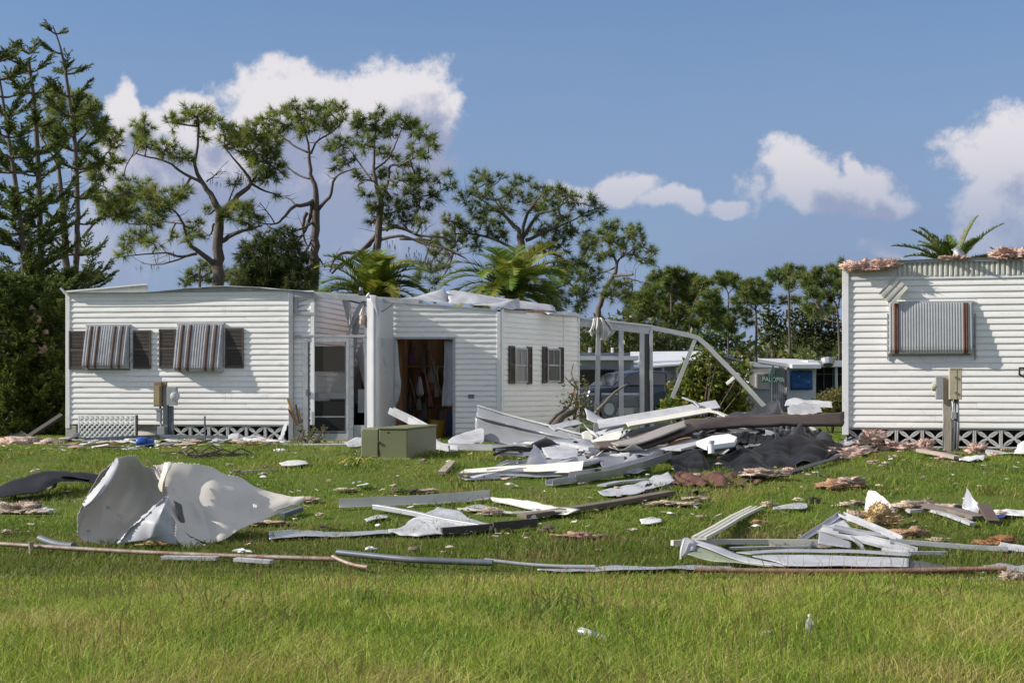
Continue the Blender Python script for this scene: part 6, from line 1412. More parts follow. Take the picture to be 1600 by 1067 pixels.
# ---- fallen fence: rails
pipe('fence_rail', 'rusty galvanised fence rail lying across the grass at left', [(-30,852,14.6),(48,854,14.4),(180,859,14.2),(320,866,14.0),(450,873,13.8),(525,878,13.6)], .021, GALV, 26)
tag(MB().tube([V(48,846,14.38), V(49.5,866,14.38)], [.024,.024], 10).build('rail_clamp', GALV, smooth=True, angle=40), 'short clamp stub on the left fence rail', 'clamp')
pipe('fence_rail', 'dark pipe end poking out behind the left fence rail', [(62,845,15.0),(85,850,14.8),(115,857,14.5)], .033, PIPEG, 8)
pipe('fence_rail', 'thin bent rail end continuing right of the left fence rail', [(520,877,13.6),(545,886,13.4),(575,894,13.2)], .017, GALV, 10)
pipe('drain_pipe', 'dark grey drain pipe lying in the grass left of centre', [(527,866,13.95),(575,873,13.8),(640,881,13.6),(700,887,13.5),(770,893,13.4)], .029, PIPEG, 20)
pipe('fence_rail', 'thin pale rail in the grass at centre', [(757,888,13.5),(840,893,13.4),(930,899,13.3)], .017, ALUG, 12)
pipe('fence_rail', 'long rusty brown fence pipe lying across the grass at right', [(1085,902,13.05),(1240,903,12.95),(1400,902,12.9),(1572,900,12.85)], .022, RUST, 26)
def chainlink():
    mb = MB(); a, b = V(1490,903,12.85), V(1600,900,12.85); n = 16; hgt = .16
    for i in range(n):
        for sg in (1, -1):
            p = a.lerp(b, i/n); q = a.lerp(b, min(1, (i + 2.2*sg)/n)) if 0 <= i+2.2*sg <= n else None
            if q is None: continue
            mb.tube([p + Vector((0,-.02,.01)), q + Vector((0,-.28,-hgt+.03))], .0035, 4)
    tag(mb.build('chain_link', ALU), 'scrap of chain link mesh below the rusty pipe at right', 'fence mesh')
chainlink()
# ---- white gutters in the near grass
B('gutter', 'white scratched gutter strip below the left fence rail', 'gutter', BOXP(.10,.03), [(255,873,13.7),(340,875,13.6)], ALUW)
B('gutter', 'white flattened gutter piece further along the left fence rail', 'gutter', BOXP(.09,.03), [(368,876,13.6),(425,880,13.5)], ALUW)
S('gutter', 'long silvery gutter half sunk in grass at centre', 'gutter', [[(840,897,13.3),(950,888,13.4),(1060,886,13.45),(1146,890,13.4)],[(840,903,13.2),(950,898,13.2),(1060,897,13.2),(1146,901,13.2)]], ALUG, 30, 6, .006)
# ---- the frame and panel lying at centre
def centre_frame():
    B('channel_beam', 'long cream channel rail running to the bent corner at centre', 'beam', angl(.05,.10), [(530,794,17.2),(640,789,17.4),(715,783,17.6),(765,778,17.8)], CREAMW)
    S('channel_beam', 'broad white channel web right of the bent corner at centre', 'beam', [[(764,776,17.8),(810,780,17.4),(860,788,17.0),(905,794,16.6)],[(767,786,17.7),(810,790,17.3),(855,797,16.9),(890,800,16.5)],[(770,794,17.6),(810,797,17.2),(850,800,16.8),(885,803,16.5)]], CREAMW, 22, 8, .004)
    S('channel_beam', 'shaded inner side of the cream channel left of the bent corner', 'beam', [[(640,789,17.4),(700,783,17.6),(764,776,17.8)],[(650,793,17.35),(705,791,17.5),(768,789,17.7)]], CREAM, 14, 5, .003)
    S('roof_panel', 'torn white roof panel lying flat at centre', 'panel', [[(685,804,17.2),(715,806,16.9),(735,818,16.4),(772,826,15.9)],[(650,818,16.4),(700,822,16.2),(735,826,15.9),(765,830,15.7)],[(605,835,15.5),(650,840,15.3),(700,838,15.4),(762,834,15.6)]], ALUW, 26, 14, .01, 3, .01, ragged=.03)
    B('frame_tube', 'pale aluminium tube crossing over the torn white panel', 'tube', BOXP(.07,.05), [(585,795,17.0),(600,797,16.9),(650,806,16.5),(700,818,16.1),(770,830,15.6)], ALUG, bevel=.004)
    S('gutter', 'silvery corrugated strip left of the torn white panel', 'gutter', [[(420,842,15.6),(480,838,15.6),(540,837,15.6),(610,833,15.6)],[(420,853,15.1),(480,850,15.2),(540,847,15.3),(610,840,15.4)]], ALU, 26, 6, .008)
    B('timber', 'dark board edging the torn white panel, in shade', 'timber', BOXP(.05,.07), [(690,841,15.4),(760,834,15.6),(838,823,15.9)], WOODD)
    B('timber', 'thin dark board with a white bracket at its end, at centre', 'timber', BOXP(.04,.09), [(770,836,15.6),(838,826,15.9)], WOODD)
    B('timber', 'long weathered brown board rising right toward the heap', 'timber', BOXP(.16,.05), [(815,812,16.4),(880,805,16.8),(960,790,17.4),(1048,776,18.1)], mat('board_greybrown', (.15,.12,.095), .85, var=.35, vscale=4, bump=.3), bevel=.006)
    B('trim_strip', 'thin cream strip lying inside the bent channel', 'trim', BOXP(.03,.02), [(715,799,17.0),(800,802,16.7),(885,799,16.6)], CREAMW)
    S('roof_panel', 'small buckled white panel inside the bent channel', 'panel', [[(722,797,17.1),(750,792,17.4),(780,797,17.1)],[(730,801,16.9),(755,799,17.0),(788,801,16.8)]], ALUW, 12, 6, .01)
    B('bracket', 'small white bracket standing at the end of the dark board', 'bracket', BOXP(.05,.01), [(833,805,16.1),(836,812,16.1),(836,822,16.05)], ALUW, up=(0,-1,0))
    S('roof_panel', 'flattened white sheet in the grass left of the crossing tube', 'panel', [[(570,817,16.4),(590,812,16.6),(606,811,16.6)],[(572,820,16.2),(592,817,16.4),(606,814,16.5)]], ALUW, 10, 6, .012)
centre_frame()
# ---- fallen soffit and frames at right
def right_frames():
    g = 13.6
    root = thing('box_gutter', 'large broken box gutter with a crushed end, lying at lower right', 'gutter', V(1200, 895, 13.4))
    def sh(rows, m, nu, nv, seed, cr=.006, **k): return sheet(k.pop('name', 'gutter_wall'), [[above(V(*p), .075) for p in r] for r in rows], m, nu, nv, cr, 3, k.pop('th', .005), root, seed=seed, **k)
    sh([[(1086,843,13.7),(1120,852,13.6),(1160,868,13.45),(1215,893,13.2),(1235,902,13.1)],[(1082,849,13.6),(1118,861,13.45),(1158,877,13.3),(1210,899,13.1),(1225,904,13.05)]], ALUW, 30, 5, 1, name='gutter_lip')
    sh([[(1084,850,13.6),(1120,862,13.5),(1160,878,13.35),(1212,899,13.1)],[(1074,866,13.5),(1110,876,13.4),(1155,890,13.25),(1205,903,13.05)]], mat('gutter_underside', (.25,.29,.21), .5, .1, var=.15), 26, 6, 2)
    sh([[(1066,842,13.6),(1072,840,13.62),(1084,844,13.6),(1090,848,13.6)],[(1064,856,13.55),(1074,852,13.55),(1082,856,13.5),(1087,858,13.5)],[(1064,870,13.5),(1072,864,13.5),(1079,862,13.5),(1085,860,13.5)]], ALUW, 16, 14, 3, .025, name='crushed_end')
    sh([[(1062,874,13.5),(1063,858,13.52),(1068,842,13.56)],[(1065,874,13.49),(1066,858,13.5),(1071,841,13.55)]], ALUW, 10, 4, 9, .004, name='end_cap')
    # pan of the gutter and its far wall
    sh([[(1150,863,13.9),(1210,859,14.1),(1280,862,14.1),(1350,867,14.0),(1425,878,13.8)],[(1175,868,13.8),(1215,866,13.9),(1280,871,13.9),(1350,877,13.8),(1423,885,13.6)]], ALUG, 30, 6, 4, name='far_wall')
    sh([[(1175,869,13.7),(1230,872,13.7),(1300,877,13.7),(1360,882,13.6),(1420,888,13.5)],[(1200,885,13.4),(1250,890,13.35),(1310,895,13.3),(1360,897,13.25),(1420,898,13.2)],[(1232,903,13.05),(1270,904,13.0),(1320,906,13.0),(1365,906,13.0),(1420,905,13.0)]], ALUW, 34, 12, 5, .008, name='pan')
    S('roof_sheet', 'folded dark grey sheet over the right end of the box gutter', 'sheet metal', [[(1428,873,13.6),(1450,878,13.5),(1475,889,13.35),(1520,894,13.2)],[(1420,890,13.3),(1445,893,13.25),(1478,897,13.2),(1520,899,13.1)],[(1412,906,13.0),(1445,907,12.98),(1480,904,13.0),(1520,903,13.0)]], mat('sheet_slate', (.09,.10,.11), .45, .2, var=.2), 20, 10, .01)
    B('channel_beam', 'white two grooved channel running up the grass behind the crushed gutter end', 'beam', [(-.07,0),(.07,0),(.07,.03),(.045,.03),(.045,.012),(.008,.012),(.008,.03),(-.008,.03),(-.008,.012),(-.045,.012),(-.045,.03),(-.07,.03)], [(1092,843,14.1),(1120,828,14.9),(1150,810,16.0),(1182,795,16.9)], CREAMW)
    B('channel_beam', 'long flat cream rail behind the box gutter', 'beam', BOXP(.04,.05), [(1050,852,14.0),(1120,850,14.3),(1200,851,14.35),(1290,852,14.3)], CREAM)
    B('trim_strip', 'thin white strip along the back of the box gutter', 'trim', BOXP(.05,.02), [(1140,858,14.1),(1220,857,14.2),(1295,855,14.2)], ALUW)
    S('roof_sheet', 'curled pale roll of flashing on the lawn right of the grooved channel', 'flashing', [[(1208,792,17.0),(1230,788,17.3),(1255,785,17.5),(1260,788,17.3)],[(1208,797,16.9),(1232,796,17.0),(1258,795,17.0),(1262,790,17.2)]], ALUW, 18, 6, .004)
    # bent window frame with skin
    r2 = thing('window_frame', 'bent white aluminium frame, peaked like a tent, at right', 'frame', V(1330, 862, 14.6))
    def bar(pts, w, h, m=ALUW, name='frame_bar'): MB().sweep(chan(w, h) if w > .05 else BOXP(w, h), [V(*p) for p in pts], up=(0,-.5,.8)).build(name, m, r2)
    bar([(1250,847,14.9),(1283,826,15.1),(1316,804,15.3)], .07, .03, ALU); bar([(1314,805,15.3),(1350,819,14.9),(1406,843,14.4)], .075, .03)
    bar([(1281,828,14.9),(1330,838,14.7),(1380,851,14.4),(1430,864,14.2)], .12, .03); bar([(1303,826,14.8),(1340,833,14.7),(1405,844,14.5)], .06, .03, ALU)
    bar([(1330,840,14.6),(1345,853,14.5),(1350,862,14.4)], .03, .02, ALU); bar([(1270,848,14.5),(1262,862,14.3)], .02, .02, PIPEG)
    sheet('frame_skin', [[V(1290,825,15.05), V(1303,813,15.2), V(1318,809,15.25)], [V(1292,832,14.9), V(1315,830,15.0), V(1334,829,15.0)]], ALUW, 10, 6, .006, 3, .004, r2)
    sheet('frame_skin', [[V(1280,830,14.85), V(1300,836,14.75), V(1330,846,14.6)], [V(1278,848,14.5), V(1300,852,14.45), V(1330,856,14.4)]], ALUG, 12, 6, .01, 3, .004, r2)
    B('channel_beam', 'long white rail sweeping right from the peaked frame', 'beam', BOXP(.04,.042), [(1390,848,14.4),(1440,852,14.35),(1500,857,14.3),(1575,861,14.2)], ALUW)
    B('trim_strip', 'white strip in the grass below the sweeping rail', 'trim', BOXP(.05,.03), [(1380,860,14.2),(1420,866,14.0),(1480,867,14.0)], ALUW)
    B('timber', 'dark board lying under the sweeping white rail', 'timber', BOXP(.12,.03), [(1370,845,14.6),(1400,850,14.5),(1425,856,14.35)], WOODD)
    # insulation chunk and stained panel
    S('wall_panel', 'stained white wall panel standing on edge at right', 'panel', [[(1356,765,16.6),(1372,770,16.4),(1394,790,16.1)],[(1354,778,16.5),(1372,786,16.3),(1392,798,16.0)],[(1351,799,16.3),(1368,801,16.1),(1384,802,15.9)]], mat('panel_stained', (.72,.71,.68), .6, var=.15, vscale=6, dirt=.6), 14, 12, .008, thick=.02)
    S('wall_panel', 'grey broken edge of the stained white panel at right', 'panel', [[(1393,788,16.1),(1399,800,15.9),(1402,815,15.7)],[(1386,800,15.9),(1391,812,15.7),(1396,820,15.6)]], mat('board_greyed', (.42,.39,.35), .8, var=.3), 8, 6, .01, thick=.02)
    def chunk(label, px, py, sx, sz, m, seed, d=None, cat='insulation', name='insulation_chunk', group=None, sy=None):
        p = V(px, py, d) if d else G(px, py); k = p.y / FPX
        return tag(lump(MB(), p + Vector((0,0,sz*k*.3)), (sx*k, (sy or sx*.7)*k, sz*k), seed, 4, .6).build(name, m, smooth=True), label, cat, group)
    chunk('mustard block of wet insulation at right, below the stained panel', 1368, 818, 26, 18, YEL, 3, 15.7); chunk('small grey tan insulation clod left of the mustard block', 1338, 812, 12, 9, PINKP, 4, 15.7)
    chunk('tan torn insulation slab beside the peaked frame', 1418, 838, 26, 9, mat('insulation_tan', (.42,.27,.17), .95, col2=(.3,.2,.13), vscale=6, bump=.7, bscale=30, spec=.1), 5)
    chunk('pale flat insulation sheet right of the stained panel', 1430, 795, 32, 9, PINKP, 6); chunk('pale insulation sheet left of the upright grey flap', 1485, 797, 28, 7, PINKP, 7)
    chunk('ragged pale insulation strip left of the stained panel', 1335, 790, 22, 5, PINKP, 8)
    chunk('brown soaked insulation roll at the right edge', 1555, 853, 30, 10, mat('insulation_rust', (.32,.16,.08), .95, col2=(.2,.11,.06), vscale=6, bump=.7, spec=.1), 9)
    chunk('torn buff paper scrap right of the peaked frame', 1468, 845, 16, 4, PINKP, 10); chunk('pinkish scrap below the brown plank at right', 1525, 812, 16, 6, PINKP, 12)
    chunk('crumpled buff lump at the end of the rusty pipe', 1580, 905, 14, 10, PINKP, 13, 12.75)
    S('roof_sheet', 'white gutter roll at the right edge beside the soaked insulation', 'gutter', [[(1562,846,14.6),(1585,848,14.4),(1615,852,14.2)],[(1560,856,14.3),(1585,860,14.2),(1615,862,14.1)]], ALUW, 12, 8, .015)
    S('roof_sheet', 'grey crumpled sheet at the right edge behind the rusty pipe', 'sheet metal', [[(1538,885,13.3),(1560,879,13.4),(1590,884,13.3),(1615,878,13.3)],[(1535,897,13.0),(1560,897,13.0),(1590,896,13.0),(1615,895,13.0)]], ALUG, 16, 8, .03)
    B('channel_beam', 'white bent strip in front of the brown plank at right', 'beam', BOXP(.07,.03), [(1418,801,16.3),(1450,798,16.5),(1485,808,16.0),(1520,821,15.4)], ALUW)
    B('timber', 'grey brown plank lying behind the white bent strip', 'timber', BOXP(.2,.04), [(1446,793,16.7),(1490,800,16.5),(1532,812,16.0)], mat('plank_grey', (.21,.17,.15), .8, var=.3, vscale=5), bevel=.006)
    S('roof_sheet', 'upright torn grey white flap of metal at far right', 'sheet metal', [[(1507,760,16.6),(1515,772,16.4),(1535,792,16.2)],[(1505,778,16.5),(1518,790,16.3),(1530,798,16.2)],[(1503,790,16.4),(1515,798,16.3),(1528,804,16.1)]], ALUG, 12, 12, .012)
    B('timber', 'short red brown plank stub leaning on the upright flap', 'timber', BOXP(.13,.03), [(1536,790,16.3),(1552,818,15.9)], BEAMB, up=(0,-1,.2))
    S('plastic_sheet', 'white and blue plastic sheeting at the right edge', 'plastic', [[(1548,798,16.6),(1570,797,16.6),(1615,795,16.6)],[(1550,806,16.3),(1575,806,16.3),(1615,806,16.2)]], WHITEP, 16, 8, .03, cs=6)
    S('plastic_sheet', 'small blue plastic patch on the white sheeting at right', 'plastic', [[(1550,806,16.25),(1572,804,16.3)],[(1552,811,16.1),(1570,810,16.1)]], BLUE, 8, 5, .01)
    # pieces nearer the right home
    chunk('long heap of pink insulation before the right home, left part', 1320, 712, 34, 9, PINK, 21); chunk('tall pink insulation clump against the screen blocks', 1362, 692, 16, 15, PINK, 22, 23.8)
    chunk('pink insulation heap before the screen blocks, middle', 1410, 704, 34, 10, PINK, 23); chunk('small pink insulation clump left of the wooden post', 1447, 697, 10, 8, PINK, 24, 23.0)
    chunk('pink insulation clump right of the wooden post', 1527, 708, 14, 10, PINK, 25); chunk('flat pink insulation on the lawn below the black membrane end', 1300, 718, 20, 5, PINK, 26)
    chunk('brown pink wad on the lawn before the heap', 1312, 762, 34, 8, mat('insulation_brown', (.40,.24,.16), .95, col2=(.27,.16,.10), vscale=7, bump=.7, spec=.1), 27); chunk('curled scrap on the brown pink wad', 1330, 755, 18, 7, PINKP, 28, 18.9)
    for k, (x, y) in enumerate(((1365,724),(1470,718),(1290,700),(1395,716),(1555,712),(1575,706),(1340,702),(1235,735))):
        chunk('small pink insulation tuft on the grass near the right home', x, y, 9, 3.5, PINK, 40+k, group='insulation tufts near the right home', name='insulation_tuft')
    B('timber', 'grey wooden plank lying before the right home', 'timber', BOXP(.12,.05), [(1436,706,22.4),(1470,712,21.9),(1496,718,21.5)], mat('plank_weather', (.38,.31,.27), .8, var=.25, vscale=5), bevel=.006)
    B('timber', 'tan board on top of the grey plank before the right home', 'timber', BOXP(.08,.02), [(1450,703,22.6),(1485,707,22.4),(1510,709,22.3)], WOOD)
    S('plastic_sheet', 'white torn plastic right of the grey plank', 'plastic', [[(1496,714,22),(1520,711,22.2),(1540,713,22.1)],[(1500,720,21.6),(1520,719,21.6),(1538,717,21.8)]], WHITEP, 12, 6, .03, cs=6)
    S('plastic_sheet', 'long white plastic strips along the right home skirt', 'plastic', [[(1540,700,23.2),(1570,704,23.0),(1615,708,22.8)],[(1540,706,22.8),(1570,710,22.6),(1615,714,22.4)]], ALUW, 14, 6, .02)
    S('plastic_sheet', 'white curled sheet at the lower right corner of the right home', 'plastic', [[(1590,692,23.0),(1600,688,23),(1620,690,23)],[(1585,712,22.4),(1600,716,22.4),(1620,716,22.4)]], WHITEP, 10, 8, .02)
    S('roof_sheet', 'white curl of siding at the foot of the right home corner', 'siding', [[(1310,690,23.4),(1330,682,23.5),(1345,672,23.6)],[(1312,698,23.2),(1332,694,23.3),(1347,680,23.5)]], ALUW, 12, 8, .015)
    tag(lump(MB(), PR.at(1349,419,-.1), (.23,.10,.10), 61, 5, .85).build('insulation_chunk', PINK, smooth=True), 'pink insulation draped over the left roof corner of the right home', 'insulation')
    tag(lump(MB(), PR.at(1385,415,-.1), (.15,.09,.09), 62, 5, .85).build('insulation_chunk', PINK, smooth=True), 'pink insulation tongue hanging over the right home parapet', 'insulation')
    tag(lump(MB(), PR.at(1492,405,.0), (.16,.12,.05), 63, 5, .85).build('insulation_chunk', PINK, smooth=True), 'small pink insulation tuft on the right home roof below the palm', 'insulation')
    tag(lump(MB(), PR.at(1582,402,.1), (.26,.2,.11), 64, 5, .75).build('insulation_chunk', PINK, smooth=True), 'large pink insulation mound on the right home roof at the edge', 'insulation')
    B('roof_strip', 'thin dark strip sticking up from the right home roof', 'strip', BOXP(.05,.015), [(1547,387,24.3),(1560,396,24.2),(1578,404,24.1)], WOODD)
    S('roof_strip', 'grey torn vent flashing standing on the right home roof', 'flashing', [[(1487,389,24.3),(1497,386,24.3),(1506,392,24.3)],[(1489,397,24.3),(1498,396,24.2),(1512,400,24.2)],[(1488,404,24.3),(1500,404,24.2),(1520,404,24.2)]], mat('flashing_dull', (.26,.27,.30), .5, .2, var=.3), 10, 10, .02)
right_frames()
# ---- the main heap
SETTLE = False
def heap():
    S('roof_sheet', 'long bent grey fascia panel, left end of the heap against the shed', 'panel', [[(746,634,26.6),(800,651,26.3),(850,664,25.9),(900,678,25.3),(955,690,24.8)],[(744,650,26.3),(800,664,26.0),(850,676,25.6),(900,688,25.0),(950,697,24.6)],[(742,655,26.4),(800,669,26.1),(850,681,25.7),(900,693,25.1),(945,700,24.6)],[(745,688,25.9),(800,694,25.6),(850,701,25.2),(900,703,24.8),(940,705,24.5)]], mat('fascia_grey', (.30,.31,.33), .42, .25, var=.12, vscale=2, dirt=.25), 40, 22, .012)
    B('trim_strip', 'white bright top edge strip of the bent fascia panel', 'trim', BOXP(.05,.02), [(746,634,26.6),(800,650.5,26.3),(850,663,25.9),(900,677,25.3),(955,689,24.8)], ALUW, smooth_n=16)
    for k, y in enumerate((702, 706.5, 711)):
        B('roof_pan', ['white ribbed roof pan flat below the fascia panel, rearmost','white ribbed roof pan flat below the fascia panel, middle one','white ribbed roof pan flat below the fascia panel, front one'][k], 'roof pan', [(-.09,0),(.09,0),(.09,.05),(.06,.05),(.05,.015),(-.09,.015)], [(698+8*k,y-1,24.9-.5*k),(770,y,24.7-.5*k),(862,y+.5,24.5-.5*k)], ALUW)
    S('roof_sheet', 'white folded sheet on the lawn right of the green box', 'sheet metal', [[(700,688,25.4),(725,676,25.8),(752,668,26.0),(757,674,25.8)],[(703,700,24.9),(728,690,25.2),(752,682,25.5),(756,688,25.3)],[(708,704,24.6),(730,700,24.8),(745,692,25.1),(752,694,25.1)]], ALUW, 18, 12, .02)
    B('gutter', 'white box gutter leaning in front of the shed doorway', 'gutter', chan(.13,.12), [(609,646,27.2),(640,661,27.0),(668,676,26.6)], ALUW)
    B('gutter', 'grey white gutter length lying right of the green box', 'gutter', chan(.14,.09), [(664,695,24.6),(690,708,23.9),(709,717,23.4)], ALUW)
    S('roof_sheet', 'small white triangular scrap standing right of the gutter', 'sheet metal', [[(682,684,25.2),(690,692,25.0)],[(684,700,24.6),(704,702,24.5)]], ALUW, 8, 6, .01)
    S('roof_sheet', 'pale upturned metal pan left of the green box', 'sheet metal', [[(538,690,25.6),(556,683,25.9),(568,683,25.9)],[(543,702,25.2),(558,698,25.4),(566,698,25.4)],[(546,716,24.8),(556,715,24.8),(565,715,24.9)]], ALUW, 12, 10, .008)
    # roof panels high on the heap
    def slab(name, label, pts, wid, th, m, up=(0,0,1)): return B(name, label, 'panel', [(-wid/2,0),(wid/2,0),(wid/2,th),(-wid/2,th)], pts, m, up=up, bevel=.006)
    slab('roof_panel', 'long white insulated roof panel topmost on the heap', [(935,665,23.8),(1000,654,23.8),(1060,644,23.9),(1122,633,24.0)], .24, .03, ALUW, (0,-.5,.85))
    slab('roof_panel', 'cream edged roof panel just below the topmost one', [(980,665,23.3),(1050,653,23.4),(1112,642,23.5)], .16, .028, CREAMW, (0,-.35,.9))
    B('trim_strip', 'broken white trim folding down at the end of the cream edged panel', 'trim', BOXP(.10,.03), [(1106,643,23.4),(1122,646,23.3),(1135,652,23.2)], CREAMW)
    B('trim_strip', 'short white strip sticking up on the topmost roof panel', 'trim', BOXP(.06,.02), [(1066,622,24.0),(1085,629,23.9),(1094,637,23.8)], ALUW)
    S('roof_sheet', 'white triangular flap standing behind the topmost panel', 'sheet metal', [[(914,637,24.6),(935,650,24.5),(948,655,24.4)],[(917,655,24.3),(930,660,24.2),(942,662,24.2)]], ALUW, 10, 6, .008)
    S('roof_sheet', 'curled white gutter shell on the heap, rear one', 'sheet metal', [[(912,660,24.2),(925,672,24.0),(945,670,23.9),(972,662,23.8)],[(914,666,23.9),(930,678,23.7),(950,676,23.6),(975,670,23.6)],[(922,674,23.8),(938,682,23.5),(952,680,23.5),(968,676,23.5)]], ALUW, 18, 10, .012)
    S('roof_sheet', 'curled white gutter shell on the heap, front one', 'sheet metal', [[(921,688,23.1),(940,680,23.3),(960,674,23.4),(970,672,23.4)],[(924,694,22.9),(945,688,23.0),(962,682,23.1),(972,678,23.2)],[(926,697,22.8),(945,696,22.7),(960,694,22.7),(966,686,22.9)]], CREAMW, 18, 10, .01)
    S('roof_sheet', 'flat cream scrap left of the curled shells', 'sheet metal', [[(909,675,23.8),(920,672,23.9),(927,681,23.6)],[(911,688,23.3),(922,687,23.4),(926,687,23.4)]], CREAMW, 8, 6, .006)
    B('trim_strip', 'white strip lying behind the fascia panel end', 'trim', BOXP(.16,.02), [(862,670,25.6),(885,664,25.8),(905,660,26.0)], ALUW, up=(0,-.5,.8))
    # brown beam, twisted, its end against the right home
    S('long_beam', 'long twisted brown beam lying over the heap to the right home', 'beam', [[(928,692,21.8),(990,683,22.0),(1050,664,22.4),(1090,656,22.7),(1140,652,23.0),(1220,650,23.4),(1318,645,23.9)],[(930,697,21.7),(990,692,21.8),(1052,672,22.2),(1092,664,22.5),(1140,660,22.9),(1220,657,23.3),(1318,655,23.8)],[(935,702,21.5),(995,701,21.6),(1056,682,22.0),(1095,672,22.4),(1140,668,22.8),(1220,664.5,23.2),(1318,664,23.7)]], BEAMB, 50, 8, .004, 2, .05)
    S('long_beam', 'grey twisted flange along the left of the brown beam', 'beam', [[(955,692,21.7),(1000,680,21.9),(1045,664,22.2),(1070,658,22.4)],[(965,697,21.4),(1005,690,21.5),(1048,674,21.8),(1072,666,22.1)]], mat('flange_grey', (.30,.27,.25), .5, .1, var=.2, dirt=.2), 22, 6, .006, 2, .02)
    # front pieces
    S('roof_sheet', 'upright curled grey gutter end at the front of the heap', 'sheet metal', [[(834,692,20.6),(842,700,20.5),(853,712,20.6)],[(826,715,20.2),(838,716,20.4),(854,722,20.5)],[(819,735,19.9),(835,733,20.2),(855,737,20.3)],[(815,754,19.6),(832,755,19.8),(848,752,20.1)]], ALU, 12, 18, .012)
    B('channel_beam', 'long thin white rail at the front left of the heap', 'beam', BOXP(.08,.05), [(752,747,19.7),(800,741,20.0),(870,732,20.4),(936,720,21.0)], ALUW, bevel=.004)
    B('gutter', 'silvery box gutter crossing the front of the heap', 'gutter', chan(.13,.11), [(893,758,19.2),(950,744,19.6),(1000,731,20.1),(1042,716,20.8)], ALU, up=(0,-.3,.9))
    B('gutter', 'dark grey broken tip of the silvery box gutter', 'gutter', chan(.12,.06), [(858,768,18.9),(880,761,19.1),(896,757,19.2)], ALUG)
    S('roof_sheet', 'white crumpled sheet lowest at the front of the heap', 'sheet metal', [[(934,775,18.3),(970,766,18.7),(1010,750,19.3),(1044,735,19.9)],[(940,781,18.1),(975,774,18.4),(1015,758,18.9),(1050,744,19.4)],[(945,782,18.0),(985,780,18.1),(1020,768,18.5),(1055,752,19.1)]], ALUW, 26, 12, .016)
    B('trim_strip', 'grey strip behind the white crumpled sheet', 'trim', BOXP(.13,.02), [(940,765,18.8),(965,759,19.1),(1010,752,19.3)], ALUG)
    S('roof_sheet', 'grey triangular sheet standing in the middle of the heap', 'sheet metal', [[(958,735,20.0),(975,720,20.6),(993,708,21.1)],[(965,737,19.9),(985,728,20.3),(1003,730,20.2)],[(970,738,19.8),(990,738,19.8),(1010,734,20.0)]], ALUG, 12, 10, .01)
    S('roof_sheet', 'dark grey sheet behind the triangular one', 'sheet metal', [[(935,707,21.4),(960,706,21.4),(975,710,21.2)],[(940,728,20.4),(958,734,20.2),(978,722,20.6)]], mat('sheet_dull', (.22,.23,.25), .45, .3, var=.2), 12, 10, .01)
    S('roof_sheet', 'torn flap of grey metal right of the triangular sheet', 'sheet metal', [[(966,699,21.8),(995,703,21.6),(1030,700,21.8)],[(970,707,21.4),(1000,709,21.3),(1028,710,21.2)]], ALUG, 16, 6, .02)
    S('roof_sheet', 'white bright sheet behind the upright curled gutter', 'sheet metal', [[(846,700,21.4),(880,694,21.7),(905,697,21.6)],[(856,712,20.9),(880,713,20.8),(903,712,20.9)],[(868,716,20.7),(885,717,20.6),(898,715,20.7)]], ALUW, 16, 10, .02)
    B('trim_strip', 'white capped trim with grey underside behind the upright gutter', 'trim', BOXP(.14,.05), [(880,695,21.7),(905,700,21.5),(926,704,21.2)], ALUW)
    S('roof_sheet', 'grey curled scrap hanging by the capped trim', 'sheet metal', [[(918,698,21.3),(927,703,21.2),(925,712,21.1)],[(912,704,21.2),(921,708,21.0),(915,713,21.0)]], ALUG, 8, 8, .01)
    B('channel_beam', 'shiny short rail between the gutter end and the box gutter', 'beam', BOXP(.1,.06), [(858,738,20.1),(890,731,20.4),(936,723,20.8)], ALU)
    # black membrane
    S('roof_membrane', 'big crumpled black roofing membrane draped over the right of the heap', 'roofing', [
        [(1040,711,20.9),(1078,703,21.3),(1110,712,21.2),(1150,704,21.6),(1190,684,22.3),(1222,679,22.6),(1260,682,22.8),(1312,688,23.2)],
        [(1048,722,20.5),(1085,712,20.9),(1112,724,20.7),(1155,712,21.2),(1195,695,21.8),(1230,686,22.2),(1270,690,22.4),(1318,693,22.9)],
        [(1055,733,20.1),(1090,728,20.3),(1120,730,20.4),(1160,726,20.6),(1200,712,21.1),(1240,700,21.6),(1280,700,21.9),(1314,700,22.5)],
        [(1060,741,19.8),(1100,738,19.9),(1130,738,19.9),(1165,736,20.1),(1210,728,20.5),(1250,718,21.0),(1285,712,21.4),(1304,710,22.0)]], MEMB, 130, 56, .012, 2.5, .006, fold=.085, foldn=7, seed=5, crease=.09)
    S('roof_membrane', 'black membrane lining the hollow above the big one', 'roofing', [[(1090,676,22.9),(1130,672,23.1),(1170,670,23.2),(1210,672,23.2)],[(1098,690,22.4),(1140,682,22.6),(1180,676,22.8),(1212,680,22.9)],[(1105,698,22.0),(1140,696,22.1),(1175,690,22.3),(1208,688,22.5)]], MEMB, 70, 30, .012, 3, .006, fold=.07, foldn=5, seed=6, crease=.09)
    S('roof_membrane', 'grey tent of membrane peaking behind the brown beam', 'roofing', [[(1118,650,24.3),(1160,640,24.5),(1196,632,24.7),(1218,618,24.8),(1228,638,24.7),(1258,650,24.6)],[(1120,656,24.0),(1165,652,24.1),(1205,645,24.2),(1222,640,24.2),(1236,650,24.2),(1264,654,24.3)],[(1120,664,23.8),(1165,664,23.8),(1210,664,23.8),(1225,664,23.8),(1240,664,23.8),(1268,662,24.0)]], MEMBG, 80, 30, .01, 3, .005, fold=.07, foldn=6, seed=7, crease=.09)
